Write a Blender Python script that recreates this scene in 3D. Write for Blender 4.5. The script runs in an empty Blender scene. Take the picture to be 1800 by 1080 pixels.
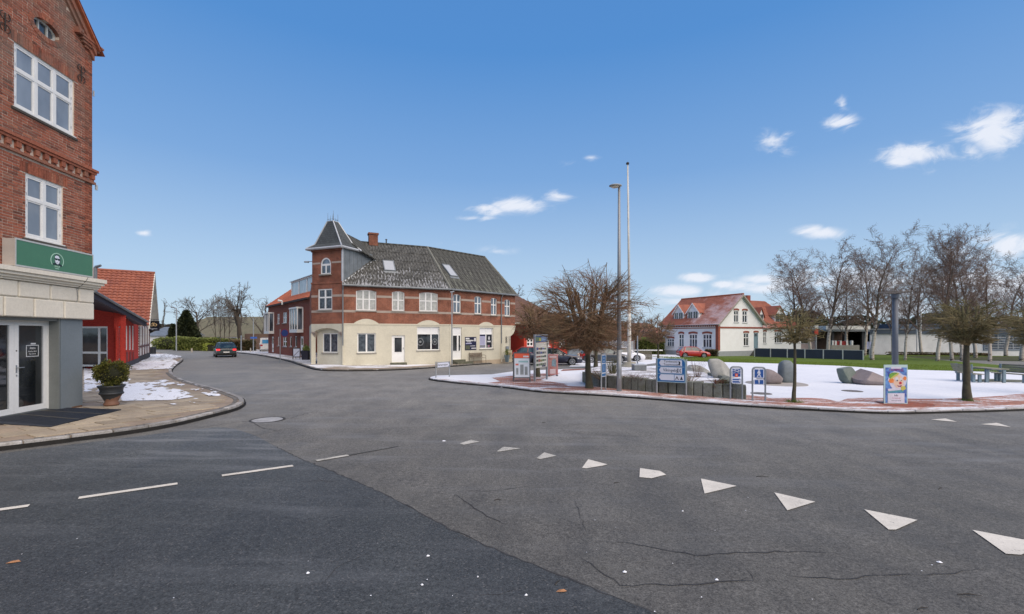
import bpy, bmesh, math, random
from mathutils import Vector, Matrix, noise
from mathutils.geometry import tessellate_polygon
random.seed(7)
V = Vector
scene = bpy.context.scene
col = scene.collection
# ------------------------------------------------------------------ camera
cam_d = bpy.data.cameras.new("camera"); cam = bpy.data.objects.new("camera", cam_d); col.objects.link(cam)
cam.location = (0, 0, 2.0); cam.rotation_euler = (math.radians(90), 0, 0)
cam_d.sensor_width = 36; cam_d.lens = 16; cam_d.shift_y = 48 / 1800.0
cam_d.clip_start = 0.1; cam_d.clip_end = 4000
scene.camera = cam
# ------------------------------------------------------------------ light
SUN_EL, SUN_AZ = 50.0, 138.0     # azimuth clockwise from +Y: the sun stands behind the camera, to its right
world = bpy.data.worlds.new("World"); scene.world = world; world.use_nodes = True
wn, wl = world.node_tree.nodes, world.node_tree.links
wn.clear()
wout = wn.new("ShaderNodeOutputWorld"); wbg = wn.new("ShaderNodeBackground"); wbg.inputs[1].default_value = 0.15
sky = wn.new("ShaderNodeTexSky"); sky.sky_type = 'NISHITA'; sky.sun_disc = False
sky.sun_elevation = math.radians(SUN_EL); sky.sun_rotation = math.radians(SUN_AZ)
sky.air_density = 1.0; sky.dust_density = 0.6; sky.ozone_density = 1.6
sd = bpy.data.lights.new("sun", 'SUN'); sd.energy = 3.9; sd.angle = math.radians(78); sd.color = (1.0, 0.84, 0.66)
so = bpy.data.objects.new("sun", sd); col.objects.link(so)
so.rotation_euler = (math.radians(90 - SUN_EL), 0, math.radians(180 - SUN_AZ))
scene.view_settings.view_transform = 'Standard'; scene.view_settings.look = 'None'
scene.view_settings.exposure = 0.15; scene.view_settings.gamma = 1; scene.view_settings.use_curve_mapping = False
def wmath(op, a, b=None, c=None):
    n = wn.new("ShaderNodeMath"); n.operation = op
    for i, v in enumerate((a, b, c)):
        if v is None: continue
        if isinstance(v, (int, float)): n.inputs[i].default_value = v
        else: wl.new(v, n.inputs[i])
    return n.outputs[0]
tc = wn.new("ShaderNodeTexCoord"); sep = wn.new("ShaderNodeSeparateXYZ"); wl.new(tc.outputs['Generated'], sep.inputs[0])
yy = wmath('MAXIMUM', sep.outputs[1], 0.02)
cu = wmath('DIVIDE', sep.outputs[0], yy); cv = wmath('DIVIDE', sep.outputs[2], yy)
cmb = wn.new("ShaderNodeCombineXYZ"); wl.new(cu, cmb.inputs[0]); wl.new(wmath('MULTIPLY', wmath('SUBTRACT', cv, wmath('MULTIPLY', cu, .22)), 2.3), cmb.inputs[1])
nz = wn.new("ShaderNodeTexNoise"); nz.inputs['Scale'].default_value = 11; nz.inputs['Detail'].default_value = 7; nz.inputs['Roughness'].default_value = 0.62
nz.inputs['Distortion'].default_value = 0.7
wl.new(cmb.outputs[0], nz.inputs['Vector'])
CLOUDS = [(905,362,62,14,1.0),(860,368,45,12,.9),(830,384,45,6,.8),(978,345,34,12,.8),(1040,278,14,5,.6),(995,288,26,6,.35),(945,294,12,7,.3),
 (1358,252,36,20,.75),(1382,236,26,7,.5),(1480,215,34,14,1.0),(1480,184,12,16,.7),(1612,270,70,18,1.0),(1580,282,44,15,.9),(1640,296,50,9,.45),
 (1750,230,75,34,1.1),(1705,262,28,22,.7),(1800,212,60,26,.8),(1440,410,40,11,1.2),(1225,488,32,9,1.2),(1270,500,24,7,1.0),(1190,512,44,11,1.2),(1350,492,44,9,1.1),(1330,505,80,12,.8),(1260,520,120,14,.5),(1210,545,120,14,.45),
 (252,410,17,6,.8),(875,441,34,8,.6),(1770,430,60,24,.95),(1700,452,70,22,.7),(1500,495,180,26,.9),(1750,500,180,34,1.0),(1560,540,220,22,.8),(1200,530,90,16,.6),(640,560,200,14,.3),(190,462,30,3,.5),(790,430,30,4,.2)]
tot = None
for (cx, cy, rx, ry, den) in CLOUDS:
    a = wmath('MULTIPLY', wmath('SUBTRACT', cu, (cx - 900) / 800), 800.0 / rx)
    b = wmath('MULTIPLY', wmath('SUBTRACT', cv, (588 - cy) / 800), 800.0 / ry)
    b = wmath('MULTIPLY', b, 0.9)
    r = wmath('SQRT', wmath('ADD', wmath('MULTIPLY', a, a), wmath('MULTIPLY', b, b)))
    m = wmath('MULTIPLY', wmath('SUBTRACT', 1.55, r), den)
    tot = m if tot is None else wmath('MAXIMUM', tot, m)
cm = wmath('ADD', tot, wmath('MULTIPLY', wmath('SUBTRACT', nz.outputs['Fac'], 0.57), 3.6))
mr = wn.new("ShaderNodeMapRange"); mr.interpolation_type = 'SMOOTHSTEP'
mr.inputs['From Min'].default_value = 0.0; mr.inputs['From Max'].default_value = 1.3; mr.inputs['To Max'].default_value = 0.9
wl.new(cm, mr.inputs[0])
fr0 = wmath('MULTIPLY', mr.outputs[0], wmath('GREATER_THAN', sep.outputs[1], 0.05))
fr0 = wmath('MULTIPLY', fr0, wmath('MINIMUM', wmath('MAXIMUM', tot, 0.0), 1.0))
mx = wn.new("ShaderNodeMix"); mx.data_type = 'RGBA'
skr = wn.new("ShaderNodeValToRGB"); wl.new(sep.outputs[2], skr.inputs[0])
skr.color_ramp.elements[0].color = (.33, .42, .50, 1); skr.color_ramp.elements[1].color = (.035, .12, .33, 1)
for p_, c_ in ((.144, (.248, .351, .480)), (.32, (.123, .238, .434)), (.526, (.054, .168, .392))): skr.color_ramp.elements.new(p_).color = (*c_, 1)
skm = wn.new("ShaderNodeMix"); skm.data_type = 'RGBA'; skm.blend_type = 'MULTIPLY'; skm.inputs[0].default_value = 1.0
wl.new(skr.outputs[0], skm.inputs[6]); skm.inputs[7].default_value = (10, 10, 10, 1)
skx = wn.new("ShaderNodeMix"); skx.data_type = 'RGBA'; skx.inputs[0].default_value = .92; skx.clamp_result = False
tint = wn.new("ShaderNodeMix"); tint.data_type = 'RGBA'; tint.blend_type = 'MULTIPLY'; tint.inputs[0].default_value = 1.0
tint.inputs[7].default_value = (0.88, 0.97, 1.04, 1)
wl.new(sky.outputs[0], tint.inputs[6])
wl.new(tint.outputs[2], skx.inputs[6]); wl.new(skm.outputs[2], skx.inputs[7])
wl.new(fr0, mx.inputs[0]); wl.new(skx.outputs[2], mx.inputs[6]); mx.inputs[7].default_value = (5.2, 5.4, 5.9, 1)
wl.new(mx.outputs[2], wbg.inputs[0]); wl.new(wbg.outputs[0], wout.inputs[0])
# ------------------------------------------------------------------ surveying helpers
GA, GB = 0.012, 0.014                     # the square falls away gently to the north and east
def gz(x, y): return -(GA * max(-110, min(110, x)) + GB * max(-40, min(150, y)))
def G(px, py, h=0.0):                      # ground point seen at a picture position
    dx, dz = (px - 900) / 800, (588 - py) / 800
    t = -(2.0 - h) / (dz + GA * dx + GB)
    return V((dx * t, t, gz(dx * t, t) + h))
def at(px, Y, h=0.0):
    x = (px - 900) / 800 * Y
    return V((x, Y, gz(x, Y) + h))
def zat(py, Y): return 2 + (588 - py) / 800 * Y
class Fr:                                  # a vertical plane: s along it, z up, d outward
    def __init__(s, o, u, n):
        s.o = V((o[0], o[1], 0)); s.u = V((u[0], u[1], 0)).normalized(); s.n = V((n[0], n[1], 0)).normalized()
    def p(s, a, z, d=0.0): return s.o + s.u * a + s.n * d + V((0, 0, z))
    def S(s, px, d=0.0):
        k = (px - 900) / 800; q = s.o + s.n * d
        return (k * q.y - q.x) / (s.u.x - k * s.u.y)
    def Z(s, a, py, d=0.0): return 2 + (588 - py) / 800 * s.p(a, 0, d).y
    def R(s, x0, x1, y0, y1, d=0.0):      # picture rectangle -> s0,s1,z0,z1 on the plane
        a, b = s.S(x0, d), s.S(x1, d); a, b = min(a, b), max(a, b); m = (a + b) / 2
        return a, b, s.Z(m, y1, d), s.Z(m, y0, d)
# ------------------------------------------------------------------ materials
MATS = {}
def _nodes(m):
    m.use_nodes = True
    return m.node_tree.nodes, m.node_tree.links, m.node_tree.nodes['Principled BSDF']
def newmath(n, l, op, a, b=None):
    q = n.new("ShaderNodeMath"); q.operation = op
    for i, v in enumerate((a, b)):
        if v is None: continue
        if isinstance(v, (int, float)): q.inputs[i].default_value = v
        else: l.new(v, q.inputs[i])
    return q.outputs[0]
def mixc(n, l, fac, a, b, mode='MIX'):
    q = n.new("ShaderNodeMix"); q.data_type = 'RGBA'; q.blend_type = mode
    for i, v in ((0, fac), (6, a), (7, b)):
        if isinstance(v, (int, float)): q.inputs[i].default_value = v
        elif isinstance(v, tuple): q.inputs[i].default_value = v if len(v) == 4 else (*v, 1)
        else: l.new(v, q.inputs[i])
    return q.outputs[2]
def ramp(n, l, src, a, b, lo=0.0, hi=1.0):
    q = n.new("ShaderNodeMapRange"); q.inputs['From Min'].default_value = a; q.inputs['From Max'].default_value = b
    q.inputs['To Min'].default_value = lo; q.inputs['To Max'].default_value = hi; l.new(src, q.inputs[0]); return q.outputs[0]
def noi(n, l, vec, scale, detail=4, rough=.6, vs=None):
    q = n.new("ShaderNodeTexNoise"); q.inputs['Scale'].default_value = scale; q.inputs['Detail'].default_value = detail
    q.inputs['Roughness'].default_value = rough
    if vs:
        mp = n.new("ShaderNodeMapping"); mp.inputs['Scale'].default_value = vs; l.new(vec, mp.inputs[0]); vec = mp.outputs[0]
    l.new(vec, q.inputs['Vector']); return q.outputs['Fac']
def bump(n, l, b, h, strength=.3, dist=.02):
    q = n.new("ShaderNodeBump"); q.inputs['Strength'].default_value = strength; q.inputs['Distance'].default_value = dist
    l.new(h, q.inputs['Height']); l.new(q.outputs[0], b.inputs['Normal'])
def mk(name, c, rough=.8, var=.2, scale=3.0, c2=None, metal=0.0, bmp=.0, spec=.5, fine=None, coat=0.0, rnd=0.0, alpha=None):
    """plain material with two scales of variation in colour"""
    if name in MATS: return MATS[name]
    m = bpy.data.materials.new(name); n, l, b = _nodes(m); MATS[name] = m
    b.inputs['Roughness'].default_value = rough; b.inputs['Metallic'].default_value = metal
    b.inputs['Specular IOR Level'].default_value = spec; b.inputs['Coat Weight'].default_value = coat
    pos = n.new("ShaderNodeNewGeometry").outputs['Position']
    c2 = c2 or tuple(x * (1 - var) for x in c)
    a = noi(n, l, pos, scale, 5, .65)
    cc = mixc(n, l, ramp(n, l, a, .35, .68), c, c2)
    f = noi(n, l, pos, fine or scale * 14, 3, .6)
    g = ramp(n, l, f, .3, .7, 1 - var * .5, 1 + var * .5)
    cc = mixc(n, l, 1.0, cc, g, 'MULTIPLY')
    if rnd:
        oi = n.new("ShaderNodeObjectInfo").outputs['Random']
        cc = mixc(n, l, 1.0, cc, ramp(n, l, oi, 0, 1, 1 - rnd, 1 + rnd), 'MULTIPLY')
    l.new(cc, b.inputs['Base Color'])
    if bmp: bump(n, l, b, f, bmp)
    return m
def brickmat(name, c1, c2, mortar, bw=.24, rh=.067, ms=.008, var=.35, dirt=None, bmp=.5):
    if name in MATS: return MATS[name]
    m = bpy.data.materials.new(name); n, l, b = _nodes(m); MATS[name] = m
    uv = n.new("ShaderNodeUVMap").outputs[0]; pos = n.new("ShaderNodeNewGeometry").outputs['Position']
    t = n.new("ShaderNodeTexBrick"); l.new(uv, t.inputs['Vector'])
    for k, v in (('Scale', 1.0), ('Brick Width', bw), ('Row Height', rh), ('Mortar Size', ms), ('Mortar Smooth', .2), ('Bias', 0.0)): t.inputs[k].default_value = v
    t.inputs['Color1'].default_value = (*c1, 1); t.inputs['Color2'].default_value = (*c2, 1); t.inputs['Mortar'].default_value = (*mortar, 1)
    big = noi(n, l, pos, .9, 6, .7); fine = noi(n, l, pos, 16, 4, .6)
    cc = mixc(n, l, 1.0, t.outputs['Color'], ramp(n, l, big, .3, .7, 1 - var, 1 + var * .6), 'MULTIPLY')
    cc = mixc(n, l, 1.0, cc, ramp(n, l, fine, .3, .7, .75, 1.25), 'MULTIPLY')
    if dirt: cc = mixc(n, l, ramp(n, l, noi(n, l, pos, 1.7, 6, .75, (1, 1, 2.0)), .58, .75, 0, .6), cc, dirt)
    l.new(cc, b.inputs['Base Color']); b.inputs['Roughness'].default_value = .9; b.inputs['Specular IOR Level'].default_value = .25
    bump(n, l, b, newmath(n, l, 'SUBTRACT', 1.0, t.outputs['Fac']), bmp, .012)
    return m
def rndbrick(name, src):
    """fired brick, each with its own shade; src: 'obj' or 'island'"""
    m = bpy.data.materials.new(name); n, l, b = _nodes(m); MATS[name] = m
    r = n.new("ShaderNodeObjectInfo").outputs['Random'] if src == 'obj' else n.new("ShaderNodeNewGeometry").outputs['Random Per Island']
    pos = n.new("ShaderNodeNewGeometry").outputs['Position']
    q = n.new("ShaderNodeValToRGB"); l.new(r, q.inputs[0]); e = q.color_ramp.elements
    e[0].color = (.13, .055, .038, 1); e[1].color = (.40, .155, .090, 1)
    for p, c in ((.15, (.23, .078, .050, 1)), (.5, (.32, .105, .062, 1)), (.8, (.37, .125, .074, 1)), (.93, (.27, .12, .08, 1))):
        x = q.color_ramp.elements.new(p); x.color = c
    fine = noi(n, l, pos, 22, 5, .7)
    cc = mixc(n, l, 1.0, q.outputs[0], ramp(n, l, fine, .3, .7, .6, 1.4), 'MULTIPLY')
    big = noi(n, l, pos, .8, 5, .7)
    sp = n.new("ShaderNodeSeparateXYZ"); l.new(pos, sp.inputs[0])
    age = newmath(n, l, 'MULTIPLY', ramp(n, l, big, .42, .62), ramp(n, l, sp.outputs[2], 6.0, 8.5, .1, .75))   # soot on the weathered upper storey
    cc = mixc(n, l, age, cc, (.20, .145, .115, 1))
    l.new(cc, b.inputs['Base Color']); b.inputs['Roughness'].default_value = .92; b.inputs['Specular IOR Level'].default_value = .2
    bump(n, l, b, fine, .5, .006)
    return m
def glass(name, c=(.03, .035, .04), rough=.04, streak=None):
    if name in MATS: return MATS[name]
    m = bpy.data.materials.new(name); n, l, b = _nodes(m); MATS[name] = m
    pos = n.new("ShaderNodeNewGeometry").outputs['Position']
    a = noi(n, l, pos, 1.6, 3, .5, (1, 1, .5))
    cc = mixc(n, l, ramp(n, l, a, .4, .65), c, streak or tuple(x * 1.9 + .01 for x in c))
    l.new(cc, b.inputs['Base Color'])
    b.inputs['Roughness'].default_value = rough; b.inputs['Specular IOR Level'].default_value = .9
    bump(n, l, b, noi(n, l, pos, 2.2, 1, .4), .05, .02)
    return m
def clearglass(name, tintc=(.75, .8, .8)):
    m = bpy.data.materials.new(name); n, l, b = _nodes(m); MATS[name] = m
    b.inputs['Base Color'].default_value = (*tintc, 1); b.inputs['Roughness'].default_value = .03; b.inputs['Specular IOR Level'].default_value = .8
    tr = n.new("ShaderNodeBsdfTransparent"); tr.inputs[0].default_value = (*tintc, 1)
    gl = n.new("ShaderNodeBsdfGlossy"); gl.inputs['Roughness'].default_value = .02
    ms = n.new("ShaderNodeMixShader"); fz = n.new("ShaderNodeFresnel"); fz.inputs[0].default_value = 1.7
    l.new(fz.outputs[0], ms.inputs[0]); l.new(tr.outputs[0], ms.inputs[1]); l.new(gl.outputs[0], ms.inputs[2])
    l.new(ms.outputs[0], n['Material Output'].inputs[0])
    return m
# ------------------------------------------------------------------ mesh helpers
ORG = {}
def autouv(me):
    uvl = me.uv_layers.new(name="UVMap"); d = uvl.data
    for p in me.polygons:
        nn = p.normal
        if abs(nn.z) > .95: t, b = V((1, 0, 0)), V((0, 1, 0))
        else:
            t = V((-nn.y, nn.x, 0)).normalized(); b = nn.cross(t)
        for li in p.loop_indices:
            co = me.vertices[me.loops[li].vertex_index].co
            d[li].uv = (co.dot(t), co.dot(b))
class MB:
    def __init__(s): s.v = []; s.f = []
    def add(s, vs, fs):
        o = len(s.v); s.v.extend(vs); s.f.extend([tuple(i + o for i in f) for f in fs]); return s
    def quad(s, a, b, c, d): return s.add([a, b, c, d], [(0, 1, 2, 3)])
    def ngon(s, pts): return s.add(list(pts), [tuple(range(len(pts)))])
    def hexa(s, p): # 8 pts: bottom 0-3 ccw, top 4-7
        return s.add(list(p), [(3, 2, 1, 0), (4, 5, 6, 7), (0, 1, 5, 4), (1, 2, 6, 5), (2, 3, 7, 6), (3, 0, 4, 7)])
    def box(s, x0, x1, y0, y1, z0, z1):
        return s.hexa([V((x0, y0, z0)), V((x1, y0, z0)), V((x1, y1, z0)), V((x0, y1, z0)), V((x0, y0, z1)), V((x1, y0, z1)), V((x1, y1, z1)), V((x0, y1, z1))])
    def fbox(s, fr, s0, s1, z0, z1, d0, d1):
        if s0 > s1: s0, s1 = s1, s0
        if d0 > d1: d0, d1 = d1, d0
        pts = [fr.p(s0, z0, d1), fr.p(s1, z0, d1), fr.p(s1, z0, d0), fr.p(s0, z0, d0)]
        pts += [q + V((0, 0, z1 - z0)) for q in pts]
        if fr.u.cross(V((0, 0, 1))).dot(fr.n) < 0: pts = [pts[i] for i in (1, 0, 3, 2, 5, 4, 7, 6)]
        return s.hexa(pts)
    def tube(s, a, b, r0, r1=None, n=6, cap=True):
        r1 = r0 if r1 is None else r1
        d = (b - a)
        if d.length < 1e-6: return s
        d.normalize(); x = d.cross(V((0, 0, 1)) if abs(d.z) < .9 else V((1, 0, 0))).normalized(); y = d.cross(x)
        vs = []
        for c, r in ((a, r0), (b, r1)):
            for i in range(n):
                t = 2 * math.pi * i / n; vs.append(c + x * (r * math.cos(t)) + y * (r * math.sin(t)))
        fs = [(i, (i + 1) % n, n + (i + 1) % n, n + i) for i in range(n)]
        if cap: fs += [tuple(range(n))[::-1], tuple(range(n, 2 * n))]
        return s.add(vs, fs)
    def path(s, pts, r, n=6):
        for a, b in zip(pts[:-1], pts[1:]): s.tube(a, b, r, r, n)
        return s
    def lathe(s, c, prof, n=24, ax=None):
        vs = []; c = V(c)
        for (r, z) in prof:
            for i in range(n):
                t = 2 * math.pi * i / n
                vs.append(c + V((r * math.cos(t), r * math.sin(t), z)))
        fs = []
        for k in range(len(prof) - 1):
            for i in range(n): fs.append((k * n + i, k * n + (i + 1) % n, (k + 1) * n + (i + 1) % n, (k + 1) * n + i))
        if prof[0][0] > 1e-4: fs.append(tuple(range(n))[::-1])
        if prof[-1][0] > 1e-4: fs.append(tuple(range((len(prof) - 1) * n, len(prof) * n)))
        return s.add(vs, fs)
    def fdisc(s, fr, cs, cz, r, d0, d1, n=24, rz=None):   # disc whose axis is the plane normal
        rz = rz or r; vs = []
        for d in (d0, d1):
            for i in range(n):
                t = 2 * math.pi * i / n; vs.append(fr.p(cs + r * math.cos(t), cz + rz * math.sin(t), d))
        fs = [(i, (i + 1) % n, n + (i + 1) % n, n + i) for i in range(n)] + [tuple(range(n)), tuple(range(n, 2 * n))]
        return s.add(vs, fs)
    def fpoly(s, fr, pts, d0, d1):                         # prism from (s,z) outline
        n = len(pts); vs = [fr.p(a, z, d0) for a, z in pts] + [fr.p(a, z, d1) for a, z in pts]
        fs = [(i, (i + 1) % n, n + (i + 1) % n, n + i) for i in range(n)]
        tr = tessellate_polygon([[V((a, z, 0)) for a, z in pts]])
        fs += [t for t in tr] + [tuple(n + i for i in t[::-1]) for t in tr]
        return s.add(vs, fs)
    def slab(s, poly, h0, h1):                             # ground-following plate from xy outline
        n = len(poly)
        vs = [V((x, y, gz(x, y) + h0)) for x, y in poly] + [V((x, y, gz(x, y) + h1)) for x, y in poly]
        tr = tessellate_polygon([[V((x, y, 0)) for x, y in poly]])
        fs = []
        for t in tr:
            a, b, c = [V(poly[i]) for i in t]
            up = (b - a).cross(c - a) > 0
            t = tuple(t) if up else tuple(t[::-1])
            fs.append(tuple(n + i for i in t))
        if h1 - h0 > .01: fs += [(i, (i + 1) % n, n + (i + 1) % n, n + i) for i in range(n)]
        return s.add(vs, fs)
    def build(s, name, mat, parent=None, smooth=False, kind=None, label=None, fix=True, bevel=0):
        org = ORG.get(parent.name, V((0, 0, 0))) if parent else V((0, 0, 0))
        me = bpy.data.meshes.new(name)
        me.from_pydata([tuple(p - org) for p in s.v] if s.v and isinstance(s.v[0], Vector) else [tuple(V(p) - org) for p in s.v], [], s.f)
        if fix:
            bm = bmesh.new(); bm.from_mesh(me); bmesh.ops.recalc_face_normals(bm, faces=bm.faces)
            if bevel: bmesh.ops.bevel(bm, geom=list(bm.edges), offset=bevel, segments=1, affect='EDGES', clamp_overlap=True)
            bm.to_mesh(me); bm.free()
        me.update(); autouv(me)
        me.materials.append(mat)
        if smooth:
            for p in me.polygons: p.use_smooth = True
        o = bpy.data.objects.new(name, me); col.objects.link(o)
        if parent: o.parent = parent; ORG[o.name] = org
        else: ORG[o.name] = V((0, 0, 0))
        if kind: o['kind'] = kind
        if label: o['label'] = label
        return o
def tag(o, label, cat, group=None, kind=None):
    o['label'] = label; o['category'] = cat
    if group: o['group'] = group
    if kind: o['kind'] = kind
    return o
def thing(name, label, cat, loc=(0, 0, 0), group=None):
    o = bpy.data.objects.new(name, None); col.objects.link(o); o.location = loc; o.empty_display_size = .2
    ORG[o.name] = V(loc); return tag(o, label, cat, group)
def bx(fr, s0, s1, z0, z1, d0, d1, name, mat, parent, **k): return MB().fbox(fr, s0, s1, z0, z1, d0, d1).build(name, mat, parent, **k)
def copy_tree(o, parent=None):
    c = o.copy(); col.objects.link(c)
    if parent: c.parent = parent
    for ch in list(o.children): copy_tree(ch, c)
    return c
def place(root, loc, rz=0, sc=1.0):
    root.location = loc; root.rotation_euler = (0, 0, rz); root.scale = (sc, sc, sc) if not isinstance(sc, tuple) else sc; return root
def lettering(txt, fr, s, z, d, size, mat, parent, align='CENTER', flip=1, sx=1.0):
    cu = bpy.data.curves.new("lettering", 'FONT'); cu.body = txt; cu.size = size; cu.align_x = align; cu.align_y = 'CENTER'; cu.extrude = .002
    cu.resolution_u = 3
    t = bpy.data.objects.new("lettering_curve", cu); col.objects.link(t)
    dg = bpy.context.evaluated_depsgraph_get(); me = bpy.data.meshes.new_from_object(t.evaluated_get(dg))
    bpy.data.objects.remove(t); bpy.data.curves.remove(cu)
    org = ORG.get(parent.name, V((0, 0, 0)))
    u = fr.u * flip
    for v in me.vertices:
        c = v.co.copy(); v.co = fr.p(s, z, d) + u * (c.x * sx) + V((0, 0, c.y)) + fr.n * c.z - org
    me.materials.clear(); me.materials.append(mat)
    o = bpy.data.objects.new("lettering", me); col.objects.link(o); o.parent = parent; ORG[o.name] = org
    return o
def wall(fr, s0, s1, z0, z1, holes, mat, parent, name="wall", reveal=.12, planes=(), d=0.0, kind=None, thick=.3):
    """wall plane with window and door openings, reveals and a back"""
    ss = sorted(set([s0, s1] + [h[0] for h in holes] + [h[1] for h in holes])); ss = [x for x in ss if s0 <= x <= s1]
    zs = sorted(set([z0, z1] + [h[2] for h in holes] + [h[3] for h in holes])); zs = [x for x in zs if z0 <= x <= z1]
    bm = bmesh.new()
    def q(pts):
        vs = [bm.verts.new(p) for p in pts]; return bm.faces.new(vs)
    for i in range(len(ss) - 1):
        for j in range(len(zs) - 1):
            cs, cz = (ss[i] + ss[i + 1]) / 2, (zs[j] + zs[j + 1]) / 2
            if any(h[0] < cs < h[1] and h[2] < cz < h[3] for h in holes): continue
            q([fr.p(ss[i], zs[j], d), fr.p(ss[i + 1], zs[j], d), fr.p(ss[i + 1], zs[j + 1], d), fr.p(ss[i], zs[j + 1], d)])
    for h in holes:
        a, b, c, e = h[:4]; r = reveal
        for (p1, p2) in (((a, c), (a, e)), ((a, e), (b, e)), ((b, e), (b, c)), ((b, c), (a, c))):
            q([fr.p(p1[0], p1[1], d), fr.p(p2[0], p2[1], d), fr.p(p2[0], p2[1], d - r), fr.p(p1[0], p1[1], d - r)])
    for e in (s0 + .004, s1 - .004): q([fr.p(e, z0, d - .002), fr.p(e, z1, d - .002), fr.p(e, z1, d - thick), fr.p(e, z0, d - thick)])
    q([fr.p(s0, z0, d - thick), fr.p(s1, z0, d - thick), fr.p(s1, z1, d - thick), fr.p(s0, z1, d - thick)])
    for (co, no) in planes:
        bmesh.ops.bisect_plane(bm, geom=bm.verts[:] + bm.edges[:] + bm.faces[:], plane_co=co, plane_no=no, clear_outer=True)
    bmesh.ops.remove_doubles(bm, verts=bm.verts, dist=1e-4)
    for f in bm.faces: f.normal_update()
    for f in bm.faces:
        if abs(f.normal.dot(fr.n)) > .9:
            cen = f.calc_center_median(); front = (cen - fr.p(0, 0, d)).dot(fr.n) > -thick / 2
            if (f.normal.dot(fr.n) > 0) != front: f.normal_flip()
    org = ORG.get(parent.name, V((0, 0, 0)))
    for v in bm.verts: v.co -= org
    me = bpy.data.meshes.new(name); bm.to_mesh(me); bm.free(); autouv(me); me.materials.append(mat)
    o = bpy.data.objects.new(name, me); col.objects.link(o); o.parent = parent; ORG[o.name] = org
    if kind: o['kind'] = kind
    return o
def spandrel(mb, fr, s0, s1, zt, rise, d0, d1, n=10):
    """fill between a flat head at zt and an arc of given rise below it"""
    w = (s1 - s0) / 2; c = (s0 + s1) / 2; R = (w * w + rise * rise) / (2 * rise); zc = zt - R
    arc = []
    for i in range(n + 1):
        x = -w + 2 * w * i / n; arc.append((c + x, zc + math.sqrt(max(R * R - x * x, 0))))
    h = n // 2
    mb.fpoly(fr, [(s0, zt + .002)] + [(a, min(z, zt)) for a, z in arc[:h]] + [(c, zt + .002)], d0, d1)
    mb.fpoly(fr, [(c, zt + .002)] + [(a, min(z, zt)) for a, z in arc[h + 1:]] + [(s1, zt + .002)], d0, d1)
def window(fr, r, cols, rows, parent, mf, mg, d=-.06, fw=.06, sill=None, merge=False, name="window", top=None, bars=True):
    """frame with mullions, its panes and a sill; rows = heights of the transoms (0..1)"""
    s0, s1, z0, z1 = r
    mb = MB(); t = fw
    mb.fbox(fr, s0, s0 + t, z0, z1, d - .05, d); mb.fbox(fr, s1 - t, s1, z0, z1, d - .05, d)
    mb.fbox(fr, s0 + t, s1 - t, z1 - t, z1, d - .05, d); mb.fbox(fr, s0 + t, s1 - t, z0, z0 + t, d - .05, d)
    cs = [s0 + t + (s1 - s0 - 2 * t) * c for c in ([0] + cols + [1])]; zs = [z0 + t + (z1 - z0 - 2 * t) * c for c in ([0] + rows + [1])]
    for c in cs[1:-1]: mb.fbox(fr, c - t * .7, c + t * .7, z0 + t, z1 - t, d - .045, d + .004)
    for c in zs[1:-1]: mb.fbox(fr, s0 + t, s1 - t, c - t * .6, c + t * .6, d - .04, d + .008)
    o = mb.build(name, mf, parent)
    if merge:
        MB().fbox(fr, s0 + t * .8, s1 - t * .8, z0 + t * .8, z1 - t * .8, d - .035, d - .02).build("pane", mg, o)
    else:
        for i in range(len(cs) - 1):
            for j in range(len(zs) - 1):
                gg = top if (top and j == len(zs) - 2) else mg
                MB().fbox(fr, cs[i] + t * .3 * (i > 0), cs[i + 1] - t * .3, zs[j], zs[j + 1], d - .035, d - .022).build("pane", gg, o)
    if sill: MB().fbox(fr, s0 - .06, s1 + .06, z0 - .09, z0 - .002, d - .02, .07).build("sill", sill, o)
    return o
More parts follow.
